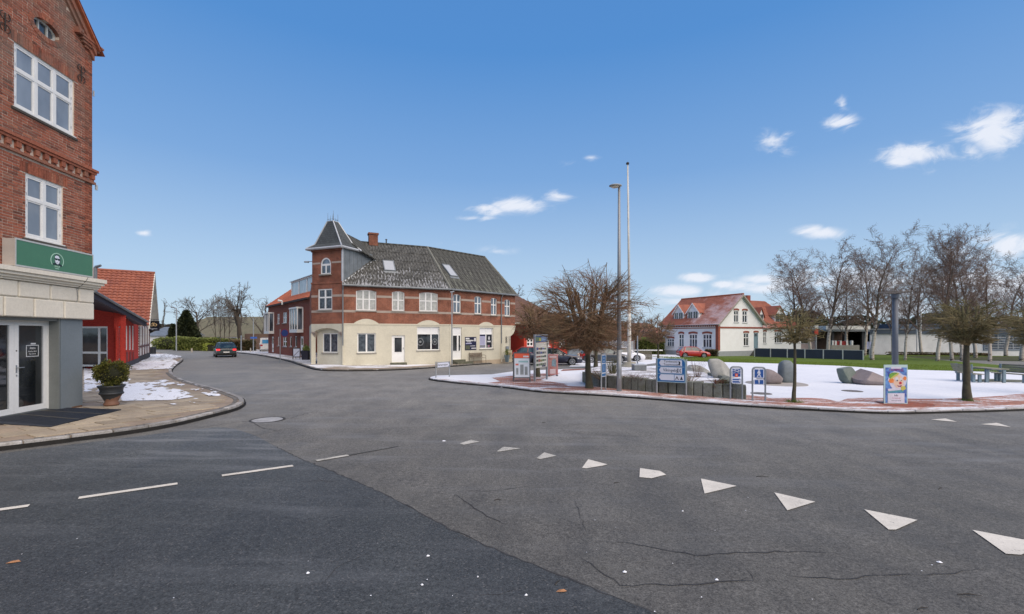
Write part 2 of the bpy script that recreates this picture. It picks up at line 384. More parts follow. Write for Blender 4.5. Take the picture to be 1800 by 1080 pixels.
def roofplane(poly, pitch, amp, step, samp, mat, parent, name="roof", kind=None, sub=4, thick=.06):
    """relief roof covering clipped to a planar convex outline; the first edge is the eave"""
    A, B = poly[0], poly[1]; u = (B - A).normalized()
    nn = u.cross(poly[-1] - A).normalized()
    if nn.z < 0: nn = -nn
    v = nn.cross(u);
    if v.dot(poly[-1] - A) < 0: v = -v
    us = [(p - A).dot(u) for p in poly]; vs_ = [(p - A).dot(v) for p in poly]
    u0, u1, v0, v1 = min(us), max(us), min(vs_), max(vs_)
    nu = max(2, int((u1 - u0) / pitch * sub)); cols_ = [u0 + (u1 - u0) * i / nu for i in range(nu + 1)]
    rows = []
    nv = max(1, int(round((v1 - v0) / step)))
    for k in range(nv):
        rows.append((v0 + (v1 - v0) * k / nv, samp)); rows.append((v0 + (v1 - v0) * (k + 1) / nv, 0.0))
    bm = bmesh.new(); prev = None
    for (vv, h) in rows:
        row = []
        for uu in cols_:
            a = amp * (abs(math.sin(math.pi * uu / pitch)) * 1.6 - .8 if sub >= 4 else math.sin(2 * math.pi * uu / pitch))
            a += .012 * (noise.noise(V((uu * .7, vv * .7, A.x))))
            row.append(bm.verts.new(A + u * uu + v * vv + nn * (h + a)))
        if prev:
            for i in range(nu): bm.faces.new((prev[i], prev[i + 1], row[i + 1], row[i]))
        prev = row
    cen = sum(poly, V((0, 0, 0))) / len(poly)
    for i in range(len(poly)):
        p, q = poly[i], poly[(i + 1) % len(poly)]
        e = (q - p); no = e.cross(nn).normalized()
        if (cen - p).dot(no) > 0: no = -no
        bmesh.ops.bisect_plane(bm, geom=bm.verts[:] + bm.edges[:] + bm.faces[:], plane_co=p, plane_no=no, clear_outer=True)
    org = ORG.get(parent.name, V((0, 0, 0)))
    lo = [bm.verts.new(p - nn * thick) for p in poly]; hi = [bm.verts.new(p - nn * .02) for p in poly]
    n = len(poly); bm.faces.new(lo); bm.faces.new(hi)
    for i in range(n): bm.faces.new((lo[i], lo[(i + 1) % n], hi[(i + 1) % n], hi[i]))
    for v_ in bm.verts: v_.co -= org
    for f in bm.faces:
        f.normal_update()
        if f.normal.dot(nn) < -.1 and len(f.verts) <= 8 and f.calc_center_median().dot(nn) > (A - org).dot(nn) - .01: f.normal_flip()
    me = bpy.data.meshes.new(name); bm.to_mesh(me); bm.free(); autouv(me); me.materials.append(mat)
    o = bpy.data.objects.new(name, me); col.objects.link(o); o.parent = parent; ORG[o.name] = org
    if kind: o['kind'] = kind
    return o
# ================================================================== THE GROUND
def asphalt(name, c, c2, wear=.25, speck=.5, y0=4.5, y1=17.0, lo=.66, hi=1.32, salt=.30):
    m = bpy.data.materials.new(name); n, l, b = _nodes(m); MATS[name] = m
    pos = n.new("ShaderNodeNewGeometry").outputs['Position']
    big = noi(n, l, pos, .22, 5, .6); mid = noi(n, l, pos, 1.3, 6, .7, (1, .45, 1)); fine = noi(n, l, pos, 60, 3, .8)
    vor = n.new("ShaderNodeTexVoronoi"); vor.inputs['Scale'].default_value = 75; l.new(pos, vor.inputs['Vector'])
    cc = mixc(n, l, ramp(n, l, big, .35, .65), c, c2)
    cc = mixc(n, l, 1.0, cc, ramp(n, l, mid, .3, .72, 1 - wear, 1 + wear), 'MULTIPLY')
    cc = mixc(n, l, 1.0, cc, ramp(n, l, fine, .3, .7, 1 - speck, 1 + speck), 'MULTIPLY'); g2 = noi(n, l, pos, 22, 4, .75); cc = mixc(n, l, 1.0, cc, ramp(n, l, g2, .32, .68, .68, 1.34), 'MULTIPLY')
    sc = n.new("ShaderNodeSeparateColor"); l.new(vor.outputs['Color'], sc.inputs[0])
    cc = mixc(n, l, ramp(n, l, sc.outputs[0], .93, 1.0, 0, .4), cc, (.22, .21, .20))
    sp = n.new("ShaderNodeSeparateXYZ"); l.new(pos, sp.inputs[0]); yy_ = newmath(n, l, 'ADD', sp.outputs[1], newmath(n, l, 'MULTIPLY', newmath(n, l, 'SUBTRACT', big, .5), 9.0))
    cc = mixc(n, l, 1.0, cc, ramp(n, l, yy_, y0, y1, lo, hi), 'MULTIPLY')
    ol = noi(n, l, pos, .55, 6, .72, (.6, 1.3, 1)); cc = mixc(n, l, ramp(n, l, ol, .60, .74, 0, .45), cc, (c[0] * .55, c[1] * .56, c[2] * .50))
    st = noi(n, l, pos, .8, 5, .7, (.35, 2.2, 1))
    cc = mixc(n, l, newmath(n, l, 'MULTIPLY', ramp(n, l, st, .50, .78, 0, salt), ramp(n, l, yy_, y0, y0 + 4, .3, 1.6)), cc, (.24, .25, .26))
    l.new(cc, b.inputs['Base Color'])
    l.new(ramp(n, l, mid, .3, .7, .62, .88), b.inputs['Roughness']); b.inputs['Specular IOR Level'].default_value = .25
    bump(n, l, b, fine, .55, .008)
    return m
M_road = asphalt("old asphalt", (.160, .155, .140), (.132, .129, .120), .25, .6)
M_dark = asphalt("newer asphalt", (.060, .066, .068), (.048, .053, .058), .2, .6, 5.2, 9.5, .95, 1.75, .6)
M_tar = mk("crack", (.042, .041, .042), .9)
M_paint = mk("road paint", (.66, .62, .54), .8, .22, 3.0, fine=45)
def wornpaint(name, c, a0):
    m = mk(name, c, .8, .2, 3.0, fine=45); n, l, b = m.node_tree.nodes, m.node_tree.links, m.node_tree.nodes['Principled BSDF']
    src = b.inputs['Base Color'].links[0].from_socket; pos = n.new("ShaderNodeNewGeometry").outputs['Position']
    k = newmath(n, l, 'ADD', newmath(n, l, 'MULTIPLY', noi(n, l, pos, 5, 6, .8), .6), newmath(n, l, 'MULTIPLY', noi(n, l, pos, 55, 3, .7), .4))
    l.new(mixc(n, l, ramp(n, l, k, a0, a0 + .07, 0, .8), src, (.12, .117, .11)), b.inputs['Base Color']); return m
MATS.pop('road paint'); M_paint = wornpaint("white road paint", (.66, .62, .54), .555)
M_paintw = wornpaint("worn road paint", (.52, .50, .44), .50)
def snowmat(name, under, cover, sc=1.3, uvb=True):
    """snow lying on brick paving: cover = how much is white"""
    m = bpy.data.materials.new(name); n, l, b = _nodes(m); MATS[name] = m
    pos = n.new("ShaderNodeNewGeometry").outputs['Position']; uv = n.new("ShaderNodeUVMap").outputs[0]
    t = n.new("ShaderNodeTexBrick"); l.new(uv, t.inputs['Vector'])
    for k, v in (('Scale', 1.0), ('Brick Width', .22), ('Row Height', .11), ('Mortar Size', .006)): t.inputs[k].default_value = v
    t.inputs['Color1'].default_value = (*under, 1); t.inputs['Color2'].default_value = (under[0] * .7, under[1] * .75, under[2] * .8, 1); t.inputs['Mortar'].default_value = (.16, .13, .12, 1)
    base = mixc(n, l, 1.0, t.outputs['Color'], ramp(n, l, noi(n, l, pos, 3, 5, .7), .3, .7, .7, 1.3), 'MULTIPLY')
    a = noi(n, l, pos, sc, 9, .72, (.55, 1.5, 1)); fz = noi(n, l, pos, 13, 4, .7, (.6, 1.6, 1))
    k = newmath(n, l, 'ADD', newmath(n, l, 'MULTIPLY', a, .75), newmath(n, l, 'MULTIPLY', fz, .25))
    k = newmath(n, l, 'ADD', k, newmath(n, l, 'MULTIPLY', t.outputs['Fac'], .05))
    fac = ramp(n, l, k, .5 - (cover - .5) * .42 - .025, .5 - (cover - .5) * .42 + .035)
    sn = mixc(n, l, ramp(n, l, noi(n, l, pos, .5, 6, .7), .3, .7), (.78, .79, .815), (.69, .705, .745))
    sn = mixc(n, l, 1.0, sn, ramp(n, l, noi(n, l, pos, 9, 5, .75), .3, .7, .88, 1.05), 'MULTIPLY')
    ft = n.new("ShaderNodeTexVoronoi"); ft.inputs['Scale'].default_value = 1.9; l.new(pos, ft.inputs['Vector'])      # trodden dents
    sn = mixc(n, l, newmath(n, l, 'MULTIPLY', ramp(n, l, ft.outputs['Distance'], .05, .16, .55, 0), ramp(n, l, noi(n, l, pos, .35, 3, .6), .50, .62)), sn, (.46, .45, .46))
    l.new(mixc(n, l, fac, base, sn), b.inputs['Base Color']); b.inputs['Roughness'].default_value = .85; b.inputs['Specular IOR Level'].default_value = .25
    bump(n, l, b, newmath(n, l, 'ADD', fac, noi(n, l, pos, 5, 6, .7)), .4, .03)
    return m
M_snow = snowmat("snow on paving", (.30, .14, .11), .885)
M_snowband = snowmat("snow patches on red paving", (.43, .19, .13), .40, .9)
M_snowedge = snowmat("thin snow by the kerb", (.42, .19, .13), .56, 1.6)
M_redpave = snowmat("swept red paving", (.30, .085, .045), -.2)
M_snowlot = snowmat("trampled snow", (.16, .15, .14), .74, .35)
M_snowtan = snowmat("snow on tan pavement", (.33, .27, .20), .54, .6)
def grassmat(name, a, b2):
    m = bpy.data.materials.new(name); n, l, b = _nodes(m); MATS[name] = m
    pos = n.new("ShaderNodeNewGeometry").outputs['Position']
    cc = mixc(n, l, ramp(n, l, noi(n, l, pos, .35, 7, .75, (.5, 1, 1)), .35, .65), a, b2)
    cc = mixc(n, l, 1.0, cc, ramp(n, l, noi(n, l, pos, 6, 4, .7), .3, .7, .6, 1.35), 'MULTIPLY')
    l.new(cc, b.inputs['Base Color']); b.inputs['Roughness'].default_value = .95; b.inputs['Specular IOR Level'].default_value = .1
    bump(n, l, b, noi(n, l, pos, 9, 4, .7), .8, .05); return m
M_lawn = grassmat("lawn grass", (.12, .175, .030), (.085, .12, .028))
M_field = grassmat("far ground", (.085, .095, .04), (.06, .06, .035))
mb = MB(); xs = [-900, -500, -250, -110, -60, -30, 0, 30, 60, 110, 250, 500, 900]; ys = [-60, -40, 0, 40, 80, 150, 260, 500, 1200]
for y in ys:
    for x in xs: mb.v.append(V((x, y, gz(x, y) - .02)))
W_ = len(xs)
for j in range(len(ys) - 1):
    for i in range(W_ - 1): mb.f.append((j * W_ + i, j * W_ + i + 1, (j + 1) * W_ + i + 1, (j + 1) * W_ + i))
ground = mb.build("ground", M_field, kind='structure')
def sheet(name, poly, mat, h, kind='structure', h0=None, parent=None):
    o = MB().slab([(p[0], p[1]) for p in poly], h - .002 if h0 is None else h0, h).build(name, mat, parent, kind=kind, fix=False); return o
road = sheet("road", [(-95, -30), (60, -30), (75, 60), (40, 75), (40, 66), (30, 70), (20, 86), (-12, 64), (-30, 66), (-40, 76), (-95, 100)], M_road, .0)
def interp(pts, n=6):
    out = []
    for i in range(len(pts) - 1):
        p0, p1, p2, p3 = pts[max(i - 1, 0)], pts[i], pts[i + 1], pts[min(i + 2, len(pts) - 1)]
        for k in range(n):
            t = k / n; out.append(0.5 * ((2 * p1) + (p2 - p0) * t + (2 * p0 - 5 * p1 + 4 * p2 - p3) * t * t + (3 * p1 - p0 - 3 * p2 + p3) * t ** 3))
    out.append(pts[-1]); return out
def offset(pts, d):
    out = []
    for i, p in enumerate(pts):
        a, b = pts[max(i - 1, 0)], pts[min(i + 1, len(pts) - 1)]; t = (b - a).normalized(); out.append(p + V((-t.y, t.x)) * d)
    return out
def resample(pts, L):
    out = [pts[0].copy()]; acc = 0
    for a, b in zip(pts[:-1], pts[1:]):
        seg = (b - a).length; x = 0
        if seg < 1e-6: continue
        while acc + seg - x >= L:
            x += L - acc; acc = 0; out.append(a + (b - a) * (x / seg))
        acc += seg - x
    return out
def P2(px, py): g = G(px, py); return V((g.x, g.y))
D = [P2(*q) for q in ((1165, 1085), (1040, 1033), (905, 980), (800, 935), (700, 882), (640, 853), (590, 832), (520, 803), (478, 782), (445, 765), (395, 752), (330, 757), (150, 779), (0, 798))]
dark = interp(D, 3) + [V((-14, 4)), V((-22, -10)), V((0.9, -14)), V((.55, 1.0))]
sheet("newer_road_surface", dark, M_dark, .004)
KL = [V((-21, -14)), V((-12.5, 3.2))] + [P2(*q) for q in ((0, 793), (140, 775), (203, 767), (291, 753), (360, 737), (417, 721), (430, 709), (417, 701), (376, 687), (329, 674), (310, 665), (302, 655), (307, 646), (321, 635), (316, 630), (297, 625), (272, 619.5))]
kl = interp(KL, 5)
padpoly = offset(kl, .05) + [V((-60, 66)), V((-60, -14))]
M_tanbase = mk("tan paving base", (.30, .235, .175), .9, .3, 1.2, fine=20, bmp=.4)
pavement = sheet("pavement", padpoly, M_tanbase, .10, h0=-.05)
M_granite = mk("granite kerb", (.23, .215, .195), .8, .5, 2.5, c2=(.12, .11, .095), fine=35, bmp=.5, rnd=.3)
kerb = MB().slab([(p.x, p.y) for p in offset(kl, .03) + offset(kl, .06)[::-1]], -.05, .06).build("kerb", M_granite, kind='structure')
def stones(line, L, w, h, parent, jit=.012, lim=300, name="kerb_stone", mat=None):
    r = resample(line, L); nr = []
    cand = [(a, b) for a, b in zip(r[:-1], r[1:])]
    cand.sort(key=lambda q: q[0].length); rest = MB()
    for k, (a, b) in enumerate(cand):
        t = (b - a).normalized(); n_ = V((-t.y, t.x)); g = .012; rj = random.uniform(-jit, jit); top = h + random.uniform(-.008, .008)
        c = [a + t * g + n_ * rj, b - t * g + n_ * rj, b - t * g + n_ * (w + rj), a + t * g + n_ * (w + rj)]
        m = rest if k >= lim else MB()
        m.hexa([V((q.x, q.y, gz(q.x, q.y) - .06)) for q in c] + [V((q.x + (0 if i > 1 else n_.x * .02), q.y + (0 if i > 1 else n_.y * .02), gz(q.x, q.y) + top)) for i, q in enumerate(c)])
        if k < lim: m.build(name, mat or M_granite, parent, bevel=.012 if a.length < 26 else 0)
    if rest.v: rest.build(name, mat or M_granite, parent, kind='stuff')
M_kt = mk("pale kerb top", (.33, .32, .31), .8, .5, 5, c2=(.19, .175, .155), fine=35, bmp=.5, rnd=.3)
stones(kl, .62, .15, .128, kerb, mat=M_kt)
M_shadedirt = mk("black kerb shade and dirt", (.016, .014, .012), .85, .5, 7)  # shade of the kerb face painted in near black, together with gutter dirt
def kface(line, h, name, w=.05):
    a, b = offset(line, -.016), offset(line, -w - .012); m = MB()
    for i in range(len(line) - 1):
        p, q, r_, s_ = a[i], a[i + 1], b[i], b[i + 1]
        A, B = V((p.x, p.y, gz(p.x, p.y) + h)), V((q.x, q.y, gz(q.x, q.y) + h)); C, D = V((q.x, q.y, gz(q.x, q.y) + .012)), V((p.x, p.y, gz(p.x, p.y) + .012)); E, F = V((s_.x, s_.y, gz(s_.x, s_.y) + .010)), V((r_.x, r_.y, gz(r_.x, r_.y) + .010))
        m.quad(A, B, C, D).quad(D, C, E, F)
    m.build(name, M_shadedirt, kind='structure', fix=False)
kface(kl, .08, "kerb_shade_dirt", .03)
def inside(p, poly):
    c = False; j = len(poly) - 1
    for i in range(len(poly)):
        a, b = poly[i], poly[j]
        if (a.y > p.y) != (b.y > p.y) and p.x < (b.x - a.x) * (p.y - a.y) / (b.y - a.y) + a.x: c = not c
        j = i
    return c
inset = offset(kl, .30) + [V((-60, 66)), V((-60, -14))]
M_slab = mk("tan paving slab", (.36, .30, .215), .88, .35, 1.5, c2=(.25, .205, .155), fine=30, bmp=.4, rnd=.20)
M_slabS = mk("tan paving slabs beyond", (.35, .275, .20), .88, .3, 1.5, c2=(.29, .235, .18), fine=30, bmp=.4)
bb = [V(p) for p in ((-11.2, 12.9), (-10.3, 4.0), (-22, 4), (-24, 14))]
cand = []
for (og, ang, lim, sw, sl) in ((V((-9.0, 9.0)), math.radians(62), 0, .50, .74),):
    u = V((math.cos(ang), math.sin(ang))); w = V((-u.y, u.x))
    for j in range(-30, 75):
        for i in range(-40, 60):
            off = (.5 * (j % 2) + .13 * math.sin(j * 2.3)) * sl
            c = [og + u * (i * sl + off + .012) + w * (j * sw + .010), og + u * ((i + 1) * sl + off - .012) + w * (j * sw + .010), og + u * ((i + 1) * sl + off - .012) + w * ((j + 1) * sw - .010), og + u * (i * sl + off + .012) + w * ((j + 1) * sw - .010)]
            m = (c[0] + c[2]) / 2
            if m.y < 4 or m.y > 36 or m.x / max(m.y, .1) < -1.45: continue
            if inside(m, bb): continue
            if all(inside(q, inset) for q in c): cand.append((m.length, c))
cand.sort(key=lambda q: q[0] if (q[1][0].x / q[1][0].y) > -1.14 else q[0] + 60)
rest = MB()
for k, (dd, c) in enumerate(cand):
    h = [.118 + random.uniform(-.006, .007) for _ in range(4)]
    m = MB() if k < 300 else rest
    m.hexa([V((q.x, q.y, gz(q.x, q.y) + .06)) for q in c] + [V((q.x, q.y, gz(q.x, q.y) + hh)) for q, hh in zip(c, h)])
    if k < 300: m.build("paving_slab", M_slab, pavement, bevel=.006 if dd < 16 else 0)
rest.build("paving_slab", M_slabS, pavement, kind='stuff')
cb = MB(); rr = resample(offset(kl, .235), .14)
for p, q in zip(rr[:-1], rr[1:]):
    if p.length > 30 or p.y < 4: continue
    t = (q - p).normalized(); n_ = V((-t.y, t.x)); a = random.uniform(.05, .06)
    c = [p + t * .006 - n_ * a, q - t * .006 - n_ * a, q - t * .006 + n_ * a, p + t * .006 + n_ * a]
    z = .112 + random.uniform(-.008, .008)
    cb.hexa([V((v.x, v.y, gz(v.x, v.y) + .05)) for v in c] + [V((v.x, v.y, gz(v.x, v.y) + z)) for v in c])
cb.build("paving_sett", M_granite, pavement, kind='stuff')
M_sn = mk("lying snow", (.83, .845, .88), .8, .08, 3, fine=25, bmp=.5)
zones = [([(146, 650), (205, 654), (228, 672), (215, 690), (146, 697)], .72, 1), ([(205, 690), (262, 684), (318, 692), (345, 704), (300, 711), (212, 713)], .76, 1), ([(146, 690), (200, 680), (300, 676), (285, 688), (200, 696)], .62, 1),
         ([(225, 655), (300, 652), (312, 640), (300, 633), (240, 640), (215, 652)], .74, 2), ([(232, 640), (310, 633), (318, 629), (290, 624), (262, 625)], .66, 2), ([(270, 668), (330, 678), (396, 700), (380, 708), (330, 690), (262, 674)], .46, 1), ([(300, 706), (400, 700), (330, 728), (220, 734)], .33, 1)]
sn = MB()
for (zp, cov, res) in zones:
    zp = [P2(*q) for q in zp]; cs = .045 * res
    x0, x1, y0, y1 = min(p.x for p in zp), max(p.x for p in zp), min(p.y for p in zp), max(p.y for p in zp)
    for i in range(int((x1 - x0) / cs)):
        for j in range(int((y1 - y0) / cs)):
            x, y = x0 + i * cs, y0 + j * cs; q = V((x, y))
            if not inside(q, zp): continue
            w1_, w2_ = x * .80 + y * .60, -x * .60 + y * .80; k = noise.fractal(V((w1_ * 2.6, w2_ * .9, 3.1)), .75, 2.2, 6) * .5 + .46
            tr = abs(math.sin((x * .80 + y * .60) * 1.5 + .35 * noise.noise(V((x * .3, y * .3, 0)))))
            k += (.14 if tr > .95 else -.04)
            edge = min((V(q) - (zp[a] + (zp[(a + 1) % len(zp)] - zp[a]) * t)).length for a in range(len(zp)) for t in (0, .25, .5, .75))
            k += min(edge, .6) * .25 - .12
            if k > 1 - cov:
                z = gz(x, y) + .13; sn.quad(V((x, y, z)), V((x + cs * 1.02, y, z)), V((x + cs * 1.02, y + cs * 1.02, z)), V((x, y + cs * 1.02, z)))
snow_l = sn.build("snow_patches", M_sn, kind='stuff', fix=False)
KC = [P2(*q) for q in ((290, 612.5), (350, 615.5), (395, 618), (415, 621), (450, 624.5), (500, 634), (532, 647 - 3), (555, 650.7), (589, 653), (661, 652.6), (718, 650.4), (738, 651 - 2), (790, 645.5), (841, 641.5), (904, 636.7))] + [V((4, 52)), V((9, 60))]
kc = interp(KC, 3)
pavc = sheet("corner_pavement", [p for p in offset(kc, .05)] + [V((0, 70)), V((-30, 85)), V((-64, 98))], M_snowtan, .11, h0=-.05)
kerb2 = MB().slab([(p.x, p.y) for p in offset(kc, .03) + offset(kc, .06)[::-1]], -.05, .06).build("corner_kerb", M_granite, kind='structure')
stones(kc, .95, .16, .125, kerb2)
kface(kc, .07, "kerb_shade_dirt", .05)
M_tan2 = mk("tan pavement edge", (.34, .27, .20), .9, .3, 2.2, c2=(.25, .2, .15), fine=30, bmp=.3)
st_ = offset(kc, .17)[21:44]; st2 = offset(kc, 1.25)[21:44]
bare = sheet("bare_pavement_strip", st_ + st2[::-1], M_tan2, .121)
KP = [P2(*q) for q in ((768, 663.5), (756, 666.2), (760, 669.5), (811, 675.5), (882, 682), (953, 690.7), (1060, 697), (1180, 706), (1240, 711), (1360, 719), (1400, 721), (1511, 726.7), (1578, 728.4), (1667, 726.5), (1800, 722), (1990, 711))]
kp = interp(KP, 4)
lawnfront = [P2(*q) for q in ((1010, 633), (1120, 634), (1208, 635.2), (1360, 641), (1473, 645), (1573, 651.7), (1800, 658), (1990, 664))]
back = [P2(*q) for q in ((864, 661.5), (905, 655.5), (1000, 651.3), (1100, 649), (1150, 645.5), (1208, 637))]
M_kp = kp[::-1]   # plaza lies to the left of the reversed line
plaza = sheet("plaza", offset(kp, .05) + lawnfront[:2:-1] + back[::-1], M_snow, .10, h0=-.05)
M_kp3 = mk("snow dusted kerb stone", (.50, .49, .50), .85, .3, 1.2, c2=(.22, .20, .19), fine=30, bmp=.5, rnd=.2)
kerb3 = MB().slab([(p.x, p.y) for p in offset(kp, .03) + offset(kp, .06)[::-1]], -.05, .06).build("plaza_kerb", M_granite, kind='structure')
stones(kp, .9, .10, .098, kerb3, mat=M_kp3)
kface(kp, .06, "kerb_shade_dirt", .035)
i0 = 14
def bandw(i): return 2.0 + .35 * math.sin(i * .7)
bi = offset(kp, .45)[i0:]; bo = [p + (q - p).normalized() * bandw(k) for k, (p, q) in enumerate(zip(offset(kp, .45)[i0:], offset(kp, .6)[i0:]))]
band = sheet("red_paving_band", bi + bo[::-1], M_snowband, .104)
ee = sheet("snowy_kerb_margin", offset(kp, .14)[i0 - 6:] + offset(kp, .447)[i0 - 6:][::-1], M_snowedge, .104)
tipband = sheet("red_paving_corner", [P2(*q) for q in ((864, 668), (930, 661), (985, 659), (950, 672), (1000, 680), (940, 680), (880, 675))], M_snowband, .107)
swept = sheet("swept_paving_patch", [P2(*q) for q in ((1537, 712.5), (1560, 711.2), (1600, 712.5), (1640, 716), (1645, 719), (1620, 721.5), (1590, 721), (1555, 718.5))], M_redpave, .109)
M_lot = M_snowlot
lot = sheet("snowy_car_park", [P2(*q) for q in ((1000, 645.5), (1120, 643.5), (1195, 633), (1300, 627.2), (1262, 622), (1160, 617.5), (1060, 619), (1020, 630))], M_lot, .02)
strip = sheet("red_paving_strip", [P2(*q) for q in ((985, 655.5), (1030, 652.8), (1030, 650.8), (990, 652.5))], M_redpave, .108)
lawn = sheet("lawn", lawnfront[2:] + [V((70, 84)), P2(1800, 627), P2(1535, 624.8), P2(1340, 625), P2(1202, 628.4)], M_lawn, .075, h0=-.05)
rng = random.Random(4); tf = MB()
lf = resample(lawnfront[2:], .25)
for p in lf:
    for k in range(5):
        q = p + V((rng.uniform(-.3, .3), rng.uniform(-.25, .5))); z = gz(q.x, q.y) + .07; h = rng.uniform(.05, .12); w = rng.uniform(.03, .08)
        tf.add([V((q.x - w, q.y, z)), V((q.x + w, q.y, z)), V((q.x + rng.uniform(-.04, .04), q.y + .02, z + h))], [(0, 1, 2)])
for k in range(9000):
    t = rng.random(); a = lf[rng.randrange(len(lf))]; q = a + V((0, rng.uniform(.2, 14))); z = gz(q.x, q.y) + .07; h = rng.uniform(.04, .10); w = rng.uniform(.02, .05)
    tf.add([V((q.x - w, q.y, z)), V((q.x + w, q.y, z)), V((q.x + rng.uniform(-.04, .04), q.y + .02, z + h))], [(0, 1, 2)])
tag(tf.build("grass", M_lawn, fix=False), "short green grass of the lawn behind the snowy plaza", "grass", kind='stuff')
M_mark = mk("wet dark cover", (.16, .14, .12), .7, .3, 6)
for (cx, cy, rx, ry) in ((1498, 692.3, 22, 1.2), (1338, 697, 24, 1.9)):
    c = G(cx, cy); R_ = rx / 800 * c.y
    tag(MB().lathe((c.x, c.y, gz(c.x, c.y) + .103), [(R_ * .72, 0), (R_ * .7, .012), (0, .012)], 20).build("drain_cover", M_mark),
        "round dark cover in the plaza snow " + ("left of the clown poster" if cx > 1400 else "behind the pedestrian sign"), "drain cover")
def pxpoly(name, pts, mat, h, parent=None, label=None, cat=None, group=None):
    o = sheet(name, [P2(*q) for q in pts], mat, h, kind='structure'); return o
TRI = [[(808, 780.5), (828, 774), (843, 777.5), (815, 782.8)], [(873, 794.5), (885, 786.5), (915, 789.2), (878, 794.8)], [(943, 806.5), (957, 796), (978, 802.5), (950, 808)], [(1023, 823.5), (1034, 808.5), (1068, 817.5), (1060, 819.5), (1030, 824.5)],
       [(1124, 840), (1125, 824), (1160, 829), (1171, 835.5), (1145, 842)], [(1232, 842.5), (1295, 855.5), (1238.5, 869)], [(1361, 867), (1433, 883.5), (1384, 898.5)], [(1519, 896.8), (1613, 915.5), (1575, 932.5), (1562, 932.5)], [(1709, 933), (1840, 958), (1795, 977), (1768, 975)],
       [(1636, 738.5), (1662, 736.3), (1683, 742.5)], [(1724, 746.5), (1752, 744), (1777, 751.5)]]
for k, t in enumerate(TRI):
    w = t
    o = pxpoly("yield_triangle", w, M_paintw if k < 3 else M_paint, .009)
for k, (a, b) in enumerate((((0, 897.5), (51, 890.5)), ((138, 877), (312, 851.5)), ((390, 837.5), (515, 820)), ((556, 811), (612, 801.5)))):
    A, B = P2(*a), P2(*b)
    if k == 0: A = A - (B - A) * 2
    n_ = V((-(B - A).y, (B - A).x)).normalized() * .05
    sheet("lane_dash", [A - n_, B - n_, B + n_, A + n_], M_paint if k < 3 else M_paintw, .012)
A, B = P2(612, 801.5), P2(700, 785.5); n_ = V((-(B - A).y, (B - A).x)).normalized() * .02
sheet("lane_dash", [A - n_, B - n_ * .6, B + n_ * .6, A + n_], M_tar, .008)
def crack(pts, w, seed=0, h=.006):
    r = random.Random(seed); line = []
    pts = [P2(*q) for q in pts]
    for a, b in zip(pts[:-1], pts[1:]):
        k = max(2, int((b - a).length / .09))
        for i in range(k):
            j = .020 if i else 0
            line.append(a + (b - a) * (i / k) + V((r.uniform(-j, j), r.uniform(-j, j))))
    line.append(pts[-1]); m = MB(); L, R_ = [], []
    for i, p in enumerate(line):
        a, b = line[max(i - 1, 0)], line[min(i + 1, len(line) - 1)]; t = (b - a)
        if t.length < 1e-6: t = V((1, 0))
        t.normalize(); n_ = V((-t.y, t.x)); ww = w * .62 * r.uniform(.3, 1.3) * min(1, .25 + min(i, len(line) - 1 - i) * .2)
        L.append(p + n_ * ww / 2); R_.append(p - n_ * ww / 2)
    for i in range(len(line) - 1):
        c = [R_[i], R_[i + 1], L[i + 1], L[i]]; m.add([V((q.x, q.y, gz(q.x, q.y) + h)) for q in c], [(0, 1, 2, 3)])
    m.build("road_crack", M_tar, kind='structure', fix=False)
crack([(478, 782), (520, 803), (560, 820), (590, 832), (640, 853), (700, 882), (800, 935), (905, 980), (1040, 1033), (1165, 1085)], .028, 1)
crack([(1052, 951), (1100, 954), (1160, 966), (1225, 978), (1260, 974), (1330, 972), (1400, 970), (1480, 976)], .02, 2)
crack([(1012, 977), (1040, 992), (1090, 1030), (1200, 1028), (1325, 1022), (1310, 1000)], .018, 3)
crack([(1385, 1012), (1470, 1019), (1560, 1012), (1660, 1010), (1722, 1000)], .02, 4)
crack([(805, 865), (860, 864), (930, 856)], .022, 5); crack([(795, 880), (800, 870), (855, 908), (897, 925)], .018, 6)
crack([(520, 847), (560, 846), (605, 847)], .02, 7); crack([(555, 838), (575, 850)], .02, 8); crack([(705, 866), (760, 868)], .015, 9)
crack([(1520, 1045), (1545, 1054), (1575, 1066)], .015, 10); crack([(350, 752), (420, 742), (500, 738), (560, 722)], .03, 11); crack([(440, 741), (462, 753), (500, 760)], .025, 12)
crack([(330, 788), (480, 760), (560, 742)], .016, 13); crack([(1010, 880), (1018, 900), (1030, 935)], .015, 14); crack([(810, 1050), (880, 1046), (902, 1038)], .014, 16)
crack([(560, 1030), (590, 1000), (640, 975)], .010, 17); crack([(880, 760), (1000, 762), (1160, 770)], .012, 18); crack([(620, 760), (720, 752), (860, 748)], .014, 19)
M_iron = mk("snow dusted iron", (.40, .40, .40), .7, .3, 8, c2=(.26, .26, .26), bmp=.4)
c = G(470, 738.5); mh = thing("manhole_cover", "round pale manhole cover in the old asphalt beside the pavement corner", "manhole cover", (c.x, c.y, c.z))
MB().lathe((c.x, c.y, c.z), [(.335, -.02), (.335, .006), (.0, .006)], 36).build("cover_plate", M_iron, mh)
rg = MB();
for i in range(36):
    a0, a1 = 2 * math.pi * i / 36, 2 * math.pi * (i + 1) / 36
    rg.add([V((c.x + r_ * math.cos(a), c.y + r_ * math.sin(a), c.z + .009)) for a in (a0, a1) for r_ in (.35, .40)], [(0, 1, 3, 2)])
rg.build("rim", M_tar, mh, fix=False)
M_leaf = mk("dead leaf", (.42, .20, .09), .8, .3, 20)
M_twig = mk("dark twig", (.03, .025, .02), .9)
